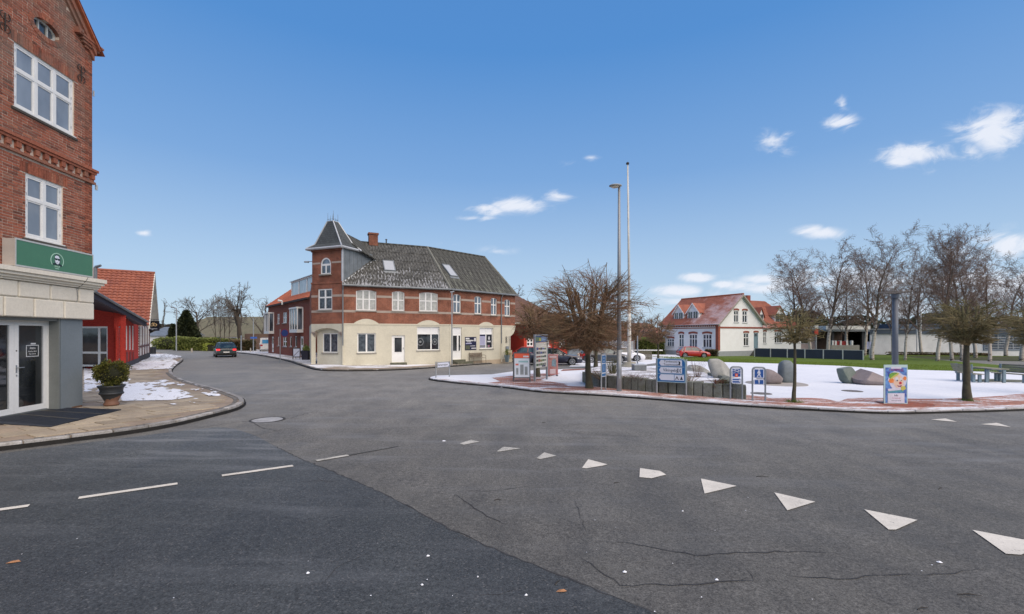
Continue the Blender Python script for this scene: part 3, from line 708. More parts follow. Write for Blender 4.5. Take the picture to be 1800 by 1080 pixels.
for (px, py, L, a, lab) in ((23, 990, .055, .3, "curled tan leaf on the dark asphalt in the lower left corner"), (987, 1041, .045, .1, "small reddish leaf on the dark asphalt near the bottom edge")):
    c = G(px, py); m = MB(); ca, sa = math.cos(a), math.sin(a)
    pts = [(-L, 0, .004), (-L * .4, L * .4, .012), (L * .5, L * .35, .015), (L, 0, .006), (L * .4, -L * .4, .012), (-L * .5, -L * .3, .01), (0, 0, .02)]
    vs = [V((c.x + x * ca - y * sa, c.y + x * sa + y * ca, c.z + z)) for x, y, z in pts]
    m.add(vs, [(6, i, (i + 1) % 6) for i in range(6)]); tag(m.build("fallen_leaf", M_leaf, fix=False), lab, "leaf")
for k, (px, py, L, a) in enumerate(((875, 880, .05, .3), (1084, 850, .04, .1), (1340, 839, .09, -.1), (1824 - 120, 1048, .09, -.1), (1622, 1072, .05, .2), (980, 1026, .04, .9), (1653, 860, .06, .5), (956, 744, .05, 0))):
    c = G(px, py); d = V((math.cos(a) * L, math.sin(a) * L, 0)); m = MB().tube(c - d + V((0, 0, .008)), c + V((0, .01, .012)), .004, .005, 4).tube(c + V((0, .01, .012)), c + d + V((0, 0, .008)), .005, .002, 4)
    labs = ["small dark twig on the old asphalt in the middle of the road", "tiny twig near the fifth white yield triangle", "thin twig between the sixth and seventh yield triangles", "longer dark twig at the lower right of the road", "short twig at the bottom right edge of the road",
            "broken twig lying beside the small red leaf", "small twig up the road from the large yield triangles", "tiny dark bit out in the far road near the plaza"]
    tag(m.build("twig", M_twig), labs[k], "twig", "twigs scattered on the road")
sb = MB(); r = random.Random(11)
for (px, py, s) in ((1098, 1007, .024), (752, 979, .02), (925, 1048, .015), (742, 1030, .015), (1652, 990, .03), (780, 776, .05), (1260, 1021, .02), (840, 1016, .01), (541, 1009, .02), (1200, 900, .015)):
    c = G(px, py); n = 7
    sb.add([V((c.x + s * r.uniform(.6, 1.1) * math.cos(6.283 * i / n), c.y + s * .8 * r.uniform(.6, 1.1) * math.sin(6.283 * i / n), c.z + .008)) for i in range(n)] + [V((c.x, c.y, c.z + .02))], [(i, (i + 1) % n, n) for i in range(n)])
for k in range(26):
    px, py = r.uniform(0, 1800), 740 + 340 * r.random() ** .8; c = G(px, py); s = r.uniform(.003, .007); n = 5
    sb.add([V((c.x + s * math.cos(6.283 * i / n), c.y + s * math.sin(6.283 * i / n), c.z + .014)) for i in range(n)], [tuple(range(n))])
tag(sb.build("snow_crumbs", M_sn, fix=False), "small crumbs of snow and grit scattered on the road", "snow", kind='stuff')
# ================================================================== SHARED BUILDING MATERIALS
M_white = mk("white painted wood", (.78, .78, .76), .5, .07, 4, fine=20)
M_whiteold = mk("old white paint", (.70, .70, .67), .6, .14, 4)
M_glass = glass("window glass", (.035, .045, .055), .05, (.16, .20, .25))
M_glassdark = glass("dark window glass", (.012, .014, .018), .05, (.05, .055, .06))
M_glassdoor = glass("shop door glass", (.010, .012, .014), .03, (.035, .04, .045))
M_curtain = mk("curtained pane", (.46, .47, .44), .35, .35, 3, c2=(.30, .31, .30), fine=9)
M_zinc = mk("zinc sheet", (.22, .24, .25), .5, .25, 1.5, c2=(.15, .165, .175), metal=.3)
M_zincpale = mk("pale zinc flashing", (.50, .52, .54), .5, .2, 3, metal=.2)
M_cream = mk("cream render", (.60, .565, .45), .85, .14, .8, c2=(.52, .49, .39), fine=12, bmp=.1)
M_sill = mk("grey stone sill", (.30, .285, .25), .85, .2, 5)
M_stonedark = mk("mossy step stone", (.13, .13, .09), .9, .4, 6, bmp=.5)
M_black = mk("black painted metal", (.02, .02, .024), .5, .2, 5)
M_galv = mk("galvanised steel", (.38, .40, .41), .45, .15, 6, metal=.5)
M_greysteel = mk("grey steel post", (.26, .285, .31), .5, .12, 4, metal=.3)
M_blackboard = mk("black enamel", (.012, .012, .018), .4, .1, 5)
# ================================================================== BRICK SHOP, LEFT
M_brickO = rndbrick("fired brick", 'obj'); M_brickI = rndbrick("fired brick beyond", 'island')
M_mortar = mk("lime mortar", (.66, .54, .44), .95, .3, 2, c2=(.44, .36, .30), fine=30, bmp=.3)
M_brickfar = brickmat("brick wall courses", (.24, .075, .045), (.18, .055, .036), (.34, .28, .23), dirt=(.1, .07, .055))
FL = Fr((-11.53, 12.5), (.124, -.992), (.992, .124))
M_pill0 = mk("grey lower side wall", (.17, .19, .20), .7)
shop = thing("brick_shop", "red brick gabled shop with cream stone ground floor and glass door", "building", (-11.53, 12.5, 0))
Zg = .06
W1 = FL.R(25, 130, 76, 239); W1 = (.60, 2.23, 7.17, 8.63); W2 = (.94, 1.955, 4.27, 5.76)
OV = (1.40, 9.44, .36, .19)     # oval window
def gable_top(s): return 9.72 + 1.13 * (s + .0)
HALF = 4.6
gp = FL.p(0, 9.80); sl = V((0, 0, 1)) * 1.0 - FL.u * 1.13
gp2 = FL.p(2 * HALF, 9.80); sl2 = V((0, 0, 1)) + FL.u * 1.13
ovh = (OV[0] - OV[2] * .98, OV[0] + OV[2] * .98, OV[1] - OV[3] * .98, OV[1] + OV[3] * .98)
wall(FL, 0, 3.0, 3.45, 15.2, [W1, W2, ovh], M_mortar, shop, "mortar_bed", reveal=.16, planes=[(gp, sl)], d=-.006)
wall(FL, 3.0, 2 * HALF, 3.45, 15.2, [(3.5, 4.6, 4.27, 5.76), (5.6, 6.7, 4.27, 5.76), (3.4, 5.0, 7.17, 8.63)], M_brickfar, shop, "wall", reveal=.16, planes=[(gp, sl), (gp2, sl2)])
FLn = Fr((-11.53, 12.5), (-.992, -.124), (-.124, .992))      # north side of the shop
wall(FLn, .0, 9.0, 2.4, 9.8, [], M_brickfar, shop, "wall", thick=.25)
wall(Fr(FL.p(.32, 0)[:2], (-.992, -.124), (-.124, .992)), .3, 9.0, .0, 2.4, [], M_pill0, shop, "wall", thick=.1)
CH, BW_ = .0667, .238
def free(s0, s1, z0, z1):
    for h in (W1, W2):
        if s1 > h[0] + .002 and s0 < h[1] - .002 and z1 > h[2] + .002 and z0 < h[3] - .002: return False
    for (a, b, c, e) in ((.46, 2.37, 8.63, 8.875), (.80, 2.10, 5.76, 6.005), (-.3, 9, 6.115, 6.515)):
        if s1 > a + .002 and s0 < b - .002 and z1 > c + .004 and z0 < e - .004: return False
    cs, cz = (s0 + s1) / 2, (z0 + z1) / 2
    if any(((q - OV[0]) / (OV[2] + .05)) ** 2 + ((y - OV[1]) / (OV[3] + .05)) ** 2 < 1 for q in (s0, cs, s1) for y in (z0, z1)):
        for i in range(6):
            a, b = s0 + .0068 + (s1 - s0 - .0136) * i / 6, s0 + .0068 + (s1 - s0 - .0136) * (i + 1) / 6
            for c, e in ((z0 + .0068, cz), (cz, z1 - .0068)):
                if (((a + b) / 2 - OV[0]) / (OV[2] + .035)) ** 2 + (((c + e) / 2 - OV[1]) / (OV[3] + .035)) ** 2 > 1: ovcut.append((a, b, c, e))
        return False
    return True
def solve_cuts(s0, s1, z0, z1):
    """cut a brick back to the openings' edges"""
    out = [(s0, s1)]
    for h in ((W1[0], W1[1], W1[2], W1[3]), (W2[0], W2[1], W2[2], W2[3]), (.46, 2.37, 8.63, 8.875), (.80, 2.10, 5.76, 6.005)):
        if z1 > h[2] + .004 and z0 < h[3] - .004:
            nx = []
            for a, b in out:
                if b <= h[0] + .004 or a >= h[1] - .004: nx.append((a, b)); continue
                if a < h[0] - .03: nx.append((a, h[0]))
                if b > h[1] + .03: nx.append((h[1], b))
            out = nx
    return out
rb = random.Random(3); full = []; cut = []; ovcut = []
k = 0; z = 3.47
while z < 13.2:
    hd = (k % 2 == 1)
    L = BW_ if (not hd or rb.random() < .0) else BW_ / 2
    L = BW_ if k % 2 == 0 else BW_ / 2 if k % 6 == 3 else BW_
    s = -(.119 if k % 2 else 0) - (.119 if (k % 4 == 2) else 0)
    while s < 3.0:
        a, b = max(s, 0) + .0, min(s + L, 3.0)
        if b - a > .03 and (gable_top(a) > z + CH):
            for (p, q) in solve_cuts(a, b, z, z + CH):
                if free(p, q, z, z + CH): (full if abs((q - p) - BW_) < .002 else cut).append((p, q, z))
        s += L
    z += CH; k += 1
def brickpts(m, a, b, z, dj, hh=CH, g=.0068):
    m.fbox(FL, a + g, b - g, z + g, z + hh - g, -.10, dj)
full.sort(key=lambda t: -t[0] + .0 * t[2])
near = [t for t in full if t[0] > .0]
near.sort(key=lambda t: (FL.p(t[0], t[2]) - V((0, 0, 2))).length)
single, restb = near[:300], near[300:] + [t for t in full if t[0] <= 0]
pm = MB(); brickpts(pm, 0, BW_, 0, .0); proto = pm.build("brick", M_brickO, None); pme = proto.data; bpy.data.objects.remove(proto)
for (a, b, z) in single:
    o = bpy.data.objects.new("brick", pme); col.objects.link(o); o.parent = shop; ORG[o.name] = ORG[shop.name]
    o.location = FL.u * a + V((0, 0, z)) + FL.n * rb.uniform(-.0015, .005)
    o.location -= V((0, 0, 0))
for v in pme.vertices: v.co -= ORG[shop.name]
mm = MB()
for (a, b, z) in restb + cut: brickpts(mm, a, b, z, rb.uniform(-.0015, .005))
for (a, b, z, c) in ovcut: mm.fbox(FL, a, b, z, c, -.10, .001)
mm.build("brick", M_brickI, shop, kind='stuff')
for (a, b, z0, z1) in ((.46, 2.37, 8.632, 8.872), (.80, 2.10, 5.762, 6.002)):
    n = int((b - a) / .0667); w = (b - a) / n
    m = MB()
    for i in range(n): m.fbox(FL, a + i * w + .004, a + (i + 1) * w - .004, z0, z1, -.1, .004 + rb.uniform(-.004, .006))
    m.build("soldier_course", M_brickI, shop)
m = MB(); nb = 26
for i in range(nb):
    t0, t1 = 2 * math.pi * (i + .06) / nb, 2 * math.pi * (i + .94) / nb
    p = [(OV[0] + (OV[2] + e) * math.cos(t), OV[1] + (OV[3] + e) * math.sin(t)) for e, t in ((0, t0), (.125, t0), (.125, t1), (0, t1))]
    m.fpoly(FL, p, -.14, .01)
m.build("oval_surround", M_brickI, shop)
M_ovf = mk("flaking grey frame", (.50, .52, .50), .7, .2, 8)
m = MB(); nb = 28
for i in range(nb):
    t0, t1 = 2 * math.pi * i / nb, 2 * math.pi * (i + 1) / nb
    m.fpoly(FL, [(OV[0] + (OV[2] - e) * math.cos(t), OV[1] + (OV[3] - e * .9) * math.sin(t)) for e, t in ((0, t0), (0, t1), (.05, t1), (.05, t0))], -.13, -.09)
for q in (-.12, .12): m.fbox(FL, OV[0] + q - .016, OV[0] + q + .016, OV[1] - OV[3] * .9, OV[1] + OV[3] * .9, -.125, -.085)
ow = m.build("window", M_ovf, shop, label="small oval attic window with grey frame")
MB().fdisc(FL, OV[0], OV[1], OV[2] - .02, -.125, -.118, 28, OV[3] - .02).build("pane", M_glass, ow)
m = MB()
m.fbox(FL, -.10, 3.0, 6.45, 6.515, -.1, .10); m.fbox(FL, -.07, 3.0, 6.385, 6.447, -.1, .07); m.fbox(FL, -.05, 3.0, 6.118, 6.18, -.1, .06)
m.build("string_course", M_brickI, shop)
m = MB(); s = -.03
while s < 2.9:
    m.fbox(FL, s, s + .115, 6.245, 6.383, -.1, .055); m.fbox(FL, s + .004, s + .111, 6.183, 6.243, -.1, .03); m.fbox(FL, s + .125, s + .228, 6.183, 6.383, -.1, -.03); s += .238
m.build("dentil", M_brickI, shop, kind='stuff')
bx(FL, 3.0, 2 * HALF, 6.12, 6.5, 0, .08, "string_course", M_brickfar, shop)
m = MB()
def verge(m, d0, d1, lo, hi, smax=HALF):
    m.fpoly(FL, [(-.02, 9.72 + lo), (smax, 9.72 + 1.13 * smax + lo), (smax, 9.72 + 1.13 * smax + hi), (-.02, 9.72 + hi)], d0, d1)
verge(m, -.1, .05, -.20, .0); verge(m, -.1, .10, -.06, .10)
m.build("verge", M_brickI, shop)
M_tile = mk("clay tile", (.42, .115, .045), .8, .35, 3, c2=(.27, .08, .04), fine=15, rnd=.2)
m = MB(); s = -.05
while s < HALF:
    z0 = 9.86 + 1.13 * s; m.fpoly(FL, [(s, z0), (s + .19, z0 + .215), (s + .19, z0 + .27), (s, z0 + .075)], -.25, .17); s += .18
m.build("verge_tile", M_tile, shop, kind='stuff')
m = MB(); m.fbox(FL, -.24, .55, 9.93, 9.985, -.2, .13); m.fbox(FL, -.20, .45, 9.86, 9.928, -.2, .11); m.fbox(FL, -.14, .40, 9.79, 9.858, -.2, .08); m.fbox(FL, -.08, .3, 9.72, 9.788, -.2, .05)
m.fbox(FL, .45, .60, 9.92, 10.06, -.1, .13)
m.build("kneeler", M_brickI, shop)
rp = [FL.p(-.25, 9.78, .15), FL.p(-.25, 9.78, -9), FL.p(HALF, 9.9 + 1.13 * HALF, -9), FL.p(HALF, 9.9 + 1.13 * HALF, .15)]
MB().quad(*rp).build("roof", M_tile, shop, fix=False)
rp = [FL.p(2 * HALF + .25, 9.78, .15), FL.p(2 * HALF + .25, 9.78, -9), FL.p(HALF, 9.9 + 1.13 * HALF, -9), FL.p(HALF, 9.9 + 1.13 * HALF, .15)]
MB().quad(*rp).build("roof", M_tile, shop, fix=False)
MB().tube(FL.p(-.12, 6.0, .02), FL.p(-.12, 6.14, .02), .03, .03, 8).tube(FL.p(-.12, 8.6, -.05), FL.p(-.12, 8.75, -.05), .02, .02, 8).build("bracket", M_zincpale, shop)
M_rust = mk("wrought iron", (.035, .028, .025), .8, .3, 9)
for (cs, cz) in ((.40, 8.93), (2.47, 8.90)):
    m = MB(); m.tube(FL.p(cs, cz - .2, .03), FL.p(cs, cz + .2, .03), .014, .014, 6)
    for sx in (-1, 1):
        for sz in (-1, 1):
            pts = [FL.p(cs + sx * (.02 + .10 * math.sin(t)), cz + sz * (.05 + .085 * (1 - math.cos(t))), .03) for t in (0, .5, 1, 1.6, 2.2, 2.7)]
            m.path(pts, .011, 5)
    m.build("wall_anchor", M_rust, shop)
M_wg = glass("grey window pane", (.17, .20, .24), .06, (.26, .30, .35))
def lbwin(r, cols, rows):
    s0, s1, z0, z1 = r; o = window(FL, r, cols, rows, shop, M_white, M_wg, d=-.03, fw=.055)
    m = MB(); t = .055
    cs = [s0 + t + (s1 - s0 - 2 * t) * c for c in ([0] + cols + [1])]; zs = [z0 + t + (z1 - z0 - 2 * t) * c for c in ([0] + rows + [1])]
    for i in range(len(cs) - 1):
        for j in range(len(zs) - 1):
            a, b, c, e = cs[i] + (.035 if i else .004), cs[i + 1] - (.035 if i < len(cs) - 2 else .004), zs[j] + (.03 if j else .004), zs[j + 1] - (.03 if j < len(zs) - 2 else .004)
            for q in ((a, a + .038, c, e), (b - .038, b, c, e), (a + .038, b - .038, c, c + .038), (a + .038, b - .038, e - .038, e)): m.fbox(FL, *q, -.062, -.036)
    m.build("sash", M_white, o)
    m = MB()
    for i in range(len(cs)):
        for j in range(len(zs) - 1):
            for f in (.2, .8):
                if i in (0, len(cs) - 1): m.fbox(FL, cs[i] - .008, cs[i] + .008, zs[j] + (zs[j + 1] - zs[j]) * f - .03, zs[j] + (zs[j + 1] - zs[j]) * f + .03, -.03, -.024)
    m.build("hinge", M_zincpale, o)
    m = MB().fbox(FL, s0 - .08, s1 + .08, z0 - .085, z0 - .032, -.1, .035); m.build("sill", mk("dark slate sill", (.075, .068, .058), .85, .3, 6), o)
    m = MB().fbox(FL, s0 - .03, s1 + .03, z0 - .03, z0 - .0035, -.03, .035); m.build("drip_board", M_whiteold, o)
lbwin(W1, [1 / 3, 2 / 3], [.60]); lbwin(W2, [.5], [.62])
for h in ((3.5, 4.6, 4.27, 5.76), (5.6, 6.7, 4.27, 5.76), (3.4, 5.0, 7.17, 8.63)): window(FL, h, [.5], [.62], shop, M_white, M_wg, sill=M_sill)
M_creamstone = mk("cream painted stone", (.74, .69, .585), .85, .12, 1.2, c2=(.68, .63, .53), fine=18, bmp=.25, rnd=.04)
mS = lambda px: FL.S(px)
m = MB()
for (z0, z1, dd, e) in ((3.40, 3.5, .30, .0), (3.33, 3.398, .25, .02), (3.27, 3.328, .18, .04), (3.225, 3.268, .13, .05)): m.fbox(FL, -.10 + e, 2 * HALF, z0, z1, -.3, dd)
m.build("cornice", M_creamstone, shop)
bx(FL, .02, 2 * HALF, 2.40, 3.22, -.3, .04, "backing", M_creamstone, shop)
for (z0, z1, js) in ((2.855, 3.215, [.03, mS(133), mS(82.5), mS(26), 3.3, 4.2, 5.1, 6.0, 6.9, 7.8]), (2.40, 2.835, [.03, mS(107), mS(54), 2.55, 3.4, 4.3, 5.2, 6.1, 7.0])):
    for a, b in zip(js[:-1], js[1:]):
        MB().fbox(FL, a + .012, b - .012, z0, z1, 0, .085).build("stone_block", M_creamstone, shop, bevel=.022)
M_wire = M_black
MB().path([FL.p(.57, 3.5, .31), FL.p(.62, 3.42, .31), FL.p(.60, 3.3, .2), FL.p(.64, 3.2, .1), FL.p(.62, 2.95, .1), FL.p(.64, 2.84, .1)], .006, 4).build("cable", M_black, shop)
M_pill = mk("blue grey cladding", (.155, .185, .205), .55, .12, .8, c2=(.185, .215, .235), fine=25)
M_jamb = mk("grey jamb panel", (.18, .195, .19), .6, .12, 2)
ps0, ps1 = .30, 1.0
MB().fbox(FL, ps0, ps1 - .018, Zg, 2.398, -.5, -.02).build("pillar", M_pill, shop)
m = MB().fbox(FL, ps0 + .01, ps0 + .35, Zg + .01, Zg + .05, -.02, -.016); m.build("rust_stain", mk("rust", (.17, .09, .05), .9, .4, 12), shop)
MB().fbox(FL, ps1 - .016, ps1 - .003, Zg, 2.398, -.5, -.03).build("joint", M_black, shop)
MB().fbox(FL, ps1 - .002, ps1 + .03, Zg, 2.398, -.5, -.022).build("jamb", M_jamb, shop)
bx(FL, ps1 + .03, 2 * HALF, 2.33, 2.398, -.5, -.05, "soffit", M_jamb, shop)
bx(FL, 0, 2 * HALF, -.2, .14, -.9, -.24, "plinth", M_jamb, shop)
wall(FL, 3.0, 2 * HALF, -.2, 2.4, [(3.4, 5.6, .5, 2.2), (6.0, 8.2, .5, 2.2)], M_creamstone, shop, "wall", reveal=.2)
for h in ((3.4, 5.6, .5, 2.2), (6.0, 8.2, .5, 2.2)): window(FL, h, [.5], [], shop, M_white, M_glassdoor, d=-.1)
def leaf(s0, s1, lab=None):
    z0, z1 = .155, 2.33
    f = MB()
    for q in ((s0, s0 + .105, z0, z1), (s1 - .105, s1, z0, z1), (s0 + .105, s1 - .105, z1 - .12, z1), (s0 + .105, s1 - .105, z0, z0 + .13)): f.fbox(FL, *q, -.32, -.255)
    dd = f.build("door", M_white, shop, label=lab)
    MB().fbox(FL, s0 + .1, s1 - .1, z0 + .12, z1 - .11, -.30, -.285).build("pane", M_glassdoor, dd)
    m = MB()
    for q in ((s0 + .105, s0 + .125, z0 + .13, z1 - .12), (s1 - .125, s1 - .105, z0 + .13, z1 - .12)): m.fbox(FL, *q, -.284, -.262)
    m.build("glazing_bead", M_zincpale, dd)
    return dd
bx(FL, 1.03, 1.06, .14, 2.33, -.34, -.25, "door_frame", M_white, shop)
d1 = leaf(1.062, 1.93, "right-hand glass leaf of the shop door with an opening hours sticker"); d2 = leaf(1.935, 2.80)
m = MB(); m.fbox(FL, 1.865, 1.895, 1.10, 1.28, -.255, -.245); m.tube(FL.p(1.88, 1.22, -.25), FL.p(1.88, 1.22, -.19), .011, .011, 6); m.tube(FL.p(1.88, 1.22, -.19), FL.p(1.76, 1.22, -.19), .011, .011, 6); m.fbox(FL, 1.87, 1.89, 1.02, 1.06, -.255, -.24)
m.build("handle", M_greysteel, d1)
bx(FL, 1.865, 1.89, 1.60, 1.63, -.255, -.249, "lock", M_rust, d1)
bx(FL, 2.80, 3.0, .14, 2.33, -.34, -.25, "door_frame", M_white, shop)
M_stick = mk("white window sticker", (.62, .64, .66), .6, .05, 5)
FS = Fr(FL.p(0, 0, -.2845)[:2], FL.u, FL.n)
st = MB(); a0, a1, c0, c1 = 1.27, 1.60, 1.46, 1.74
for q in ((a0, a1, c0, c0 + .014), (a0, a1, c1 - .014, c1), (a0, a0 + .014, c0 + .014, c1 - .014), (a1 - .014, a1, c0 + .014, c1 - .014)): st.fbox(FS, *q, 0, .003)
stk = st.build("sticker", M_stick, d1)
lettering("ÅBEN", FS, (a0 + a1) / 2, 1.66, .002, .06, M_stick, d1, flip=-1)
lettering("Man-Fre 10-17", FS, (a0 + a1) / 2, 1.585, .002, .042, M_stick, d1, flip=-1, sx=.9)
lettering("Lør 10-13", FS, (a0 + a1) / 2, 1.525, .002, .042, M_stick, d1, flip=-1)
bx(FS, 1.35, 1.48, 1.755, 1.79, 0, .003, "sticker", M_stick, d1)
sg = thing("shop_sign", "long green box sign with a round portrait emblem above the shop door", "sign", FL.p(1.4, 3.8, .15))
M_green = mk("green sign face", (.065, .20, .12), .45, .08, 1.2)
M_alu = mk("brushed aluminium", (.62, .62, .58), .4, .1, 4, metal=.4)
bx(FL, .37, 2.53, 3.52, 4.12, .02, .272, "case", M_alu, sg); bx(FL, .385, 2.515, 3.545, 4.095, .272, .281, "face", M_green, sg)
m = MB();
for q in ((.36, 2.54, 4.095, 4.13), (.36, 2.54, 3.51, 3.545), (.36, .385, 3.545, 4.095), (2.515, 2.54, 3.545, 4.095)): m.fbox(FL, *q, .26, .288)
m.build("trim", M_alu, sg)
lc, lz, lr = FL.S(100.5, .28), FL.Z(1.46, 458.8, .28), .185
M_mint = mk("mint print", (.40, .62, .50), .6, .05, 5); M_dkgreen = mk("dark green print", (.012, .035, .035), .6, .05, 5); M_pale = mk("pale print", (.70, .74, .82), .6, .05, 5)
m = MB(); n = 40
for i in range(n):
    t0, t1 = [math.radians(-38 + 256 * (i + e) / n) for e in (0, 1)]
    m.fpoly(FL, [(lc + r_ * math.cos(t), lz + r_ * math.sin(t)) for r_, t in ((lr, t0), (lr, t1), (lr - .018, t1), (lr - .018, t0))], .281, .284)
em = m.build("emblem_ring", M_mint, sg)
FE = lambda pts, d0, d1: MB().fpoly(FL, [(lc - x * lr, lz + y * lr) for x, y in pts], d0, d1)   # x to the right as seen
FE([(-.75, -.45), (-.45, -.36), (-.25, -.30), (.25, -.32), (.5, -.42), (.82, -.56), (.6, -.78), (.3, -.62), (-.3, -.60), (-.55, -.64)], .2812, .283).build("emblem_shoulders", M_dkgreen, sg)
FE([(-.33, .68), (-.12, .82), (.18, .78), (.42, .55), (.48, .1), (.40, -.35), (-.36, -.3), (-.40, .2)], .2812, .2826).build("emblem_hair", M_dkgreen, sg)
FE([(-.34, .55), (-.1, .68), (.2, .62), (.36, .38), (.37, .05), (.30, -.28), (.10, -.46), (-.08, -.44), (-.28, -.24), (-.36, .05)], .283, .2845).build("emblem_face", M_pale, sg)
FE([(-.37, .30), (.36, .28), (.36, .08), (.22, -.02), (.08, .08), (.0, .16), (-.08, .08), (-.22, -.0), (-.35, .1)], .2846, .286).build("emblem_sunglasses", M_dkgreen, sg)
FE([(-.12, -.22), (.08, -.24), (.06, -.29), (-.10, -.28)], .2846, .286).build("emblem_mouth", M_dkgreen, sg)
lettering("SHOP", FL, lc, lz - lr * .80, .2835, .062, M_mint, sg, flip=-1)
FE([(-.32, -.98), (.28, -1.02), (.28, -1.10), (-.32, -1.06)], .2812, .283).build("emblem_bar", M_mint, sg)
mq = [P2(-60, 738), P2(84, 716), P2(213, 719.5), P2(88, 751), P2(-60, 772)]
mq = [V((FL.p(3.2, 0, -.2).x, FL.p(3.2, 0, -.2).y)), V((FL.p(.95, 0, -.2).x, FL.p(.95, 0, -.2).y)), P2(213, 719.5) + V((.0, -.5)), P2(88, 750) + V((.45, -.15)), V((-8.7, 7.6))]
def toP(px, py, h=.135):
    g = G(px, py, h); return V((g.x, g.y))
mq = [toP(-40, 738), toP(86, 716), toP(213, 720), toP(88, 750), toP(-40, 742)]
mat_ = thing("door_mat", "dark ribbed rubber mat with metal strips outside the shop door", "door mat", (mq[0].x, mq[0].y, gz(mq[0].x, mq[0].y) + .12))
M_rub = mk("dark rubber", (.03, .036, .05), .6, .3, 5, fine=60, bmp=.6)
MB().slab([(p.x, p.y) for p in mq], .11, .138).build("base", M_rub, mat_)
A_, B_, C_, D_ = mq[1], mq[2], mq[3], mq[0]
m = MB()
for f in (.30, .62):
    p = mq[1].lerp(mq[0], f * .9); q = mq[2].lerp(mq[3], f + .02); t = (q - p).normalized(); n_ = V((-t.y, t.x)) * .012
    m.slab([(p - n_)[:], (q - n_)[:], (q + n_)[:], (p + n_)[:]], .138, .143)
m.build("strip", mk("dull brass strip", (.20, .18, .13), .6, .2, 5, metal=.2), mat_, fix=False)
m = MB()
for i in range(60):
    f = i / 59; p = mq[1].lerp(mq[2], f); q = mq[0].lerp(mq[3], f); t = (q - p).normalized(); n_ = V((-t.y, t.x)) * .006
    m.slab([(p - n_)[:], (p * .03 + q * .97 - n_)[:], (p * .03 + q * .97 + n_)[:], (p + n_)[:]], .138, .1415)
m.build("rib", M_rub, mat_, fix=False)
# ---- potted shrub
c = G(196, 713, .12); pot = thing("potted_shrub", "round evergreen shrub in a black pot flaking to brown beside the shop pillar", "potted plant", (c.x, c.y, c.z))
sc_ = c.y / 800.0
def pr(r, y): return (r * sc_ / 1.30, (713 - y) * sc_)
def potmat():
    m = bpy.data.materials.new("flaking black pot"); n, l, b = _nodes(m)
    pos = n.new("ShaderNodeNewGeometry").outputs['Position']; a = noi(n, l, pos, 3.1, 4, .6)
    sp = n.new("ShaderNodeSeparateXYZ"); l.new(pos, sp.inputs[0])
    k = newmath(n, l, 'ADD', a, ramp(n, l, sp.outputs[2], c.z, c.z + .35, .28, -.16))
    fac = ramp(n, l, k, .50, .54)
    l.new(mixc(n, l, fac, (.022, .026, .03), (.20, .10, .065)), b.inputs['Base Color']); b.inputs['Roughness'].default_value = .55
    bump(n, l, b, fac, .4, .01); return m
M_pot = potmat()
prof = [pr(13, 713), pr(15, 710), pr(12, 706), pr(14, 702), pr(18, 696), pr(21, 690), pr(20.5, 687), pr(21.5, 683), pr(23.5, 681), pr(25.5, 679), pr(25, 677.5), pr(22.5, 677.5), pr(21, 680)]
MB().lathe(c, prof, 32).build("pot", M_pot, pot, smooth=True)
MB().lathe(c, [pr(20, 694), pr(22.4, 692), pr(22.4, 690.5), pr(20, 689)], 32).build("pot_band", M_pot, pot, smooth=True)
MB().lathe(c + V((0, 0, pr(0, 681)[1])), [(16.5 * sc_, 0), (0, .02)], 24).build("soil", mk("potting soil", (.03, .022, .015), .95), pot)
def leafcloud(fn, n, size, name, mat, parent, kind=None, seed=0, droop=0.0, elong=2.2):
    """many separate leaf blades; fn(rng) -> (position, outward direction)"""
    r = random.Random(seed); vs = []; fs = []
    for i in range(n):
        p, d = fn(r); d = (d + V((r.uniform(-.6, .6), r.uniform(-.6, .6), r.uniform(-.5, .6) - droop))).normalized()
        s = size * r.uniform(.6, 1.35); sd = d.cross(V((r.uniform(-1, 1), r.uniform(-1, 1), r.uniform(-1, 1)))).normalized() * s / elong
        o = len(vs); vs += [p, p + d * s * .5 + sd, p + d * s, p + d * s * .5 - sd]; fs.append((o, o + 1, o + 2, o + 3))
    m = MB(); m.v = vs; m.f = fs; return m.build(name, mat, parent, kind=kind, fix=False)
def foliage(name, c1, c2, c3, sc=6):
    m = bpy.data.materials.new(name); n, l, b = _nodes(m); MATS[name] = m
    pos = n.new("ShaderNodeNewGeometry"); r_ = pos.outputs['Random Per Island']
    cc = mixc(n, l, ramp(n, l, noi(n, l, pos.outputs['Position'], sc, 3, .6), .38, .62), c1, c2); cc = mixc(n, l, ramp(n, l, r_, .6, 1), cc, c3)
    cc = mixc(n, l, 1.0, cc, ramp(n, l, r_, 0, 1, .6, 1.3), 'MULTIPLY')
    l.new(cc, b.inputs['Base Color']); b.inputs['Roughness'].default_value = .6; b.inputs['Specular IOR Level'].default_value = .3
    tl = n.new("ShaderNodeBsdfTranslucent"); l.new(cc, tl.inputs[0]); ms = n.new("ShaderNodeMixShader"); ms.inputs[0].default_value = .25
    l.new(b.outputs[0], ms.inputs[1]); l.new(tl.outputs[0], ms.inputs[2]); l.new(ms.outputs[0], n['Material Output'].inputs[0]); return m
M_box = foliage("shrub leaves", (.07, .085, .018), (.11, .105, .025), (.20, .18, .045))
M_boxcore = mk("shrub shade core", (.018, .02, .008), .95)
bc = c + V((0, 0, (713 - 656) * sc_)); BR = 23 * sc_
clumps = [(V((random.gauss(0, 1), random.gauss(0, 1), random.gauss(0, 1))).normalized()) for _ in range(60)]
def bushf(r):
    q = clumps[r.randrange(60)]; q = (q + V((r.gauss(0, .22), r.gauss(0, .22), r.gauss(0, .22)))).normalized()
    k = noise.noise(q * 2.3) * .30 + 1
    rad = BR * k * (r.random() ** .22) * r.uniform(.82, 1.06); p = bc + V((q.x * rad, q.y * rad, q.z * rad * .97))
    return p, q
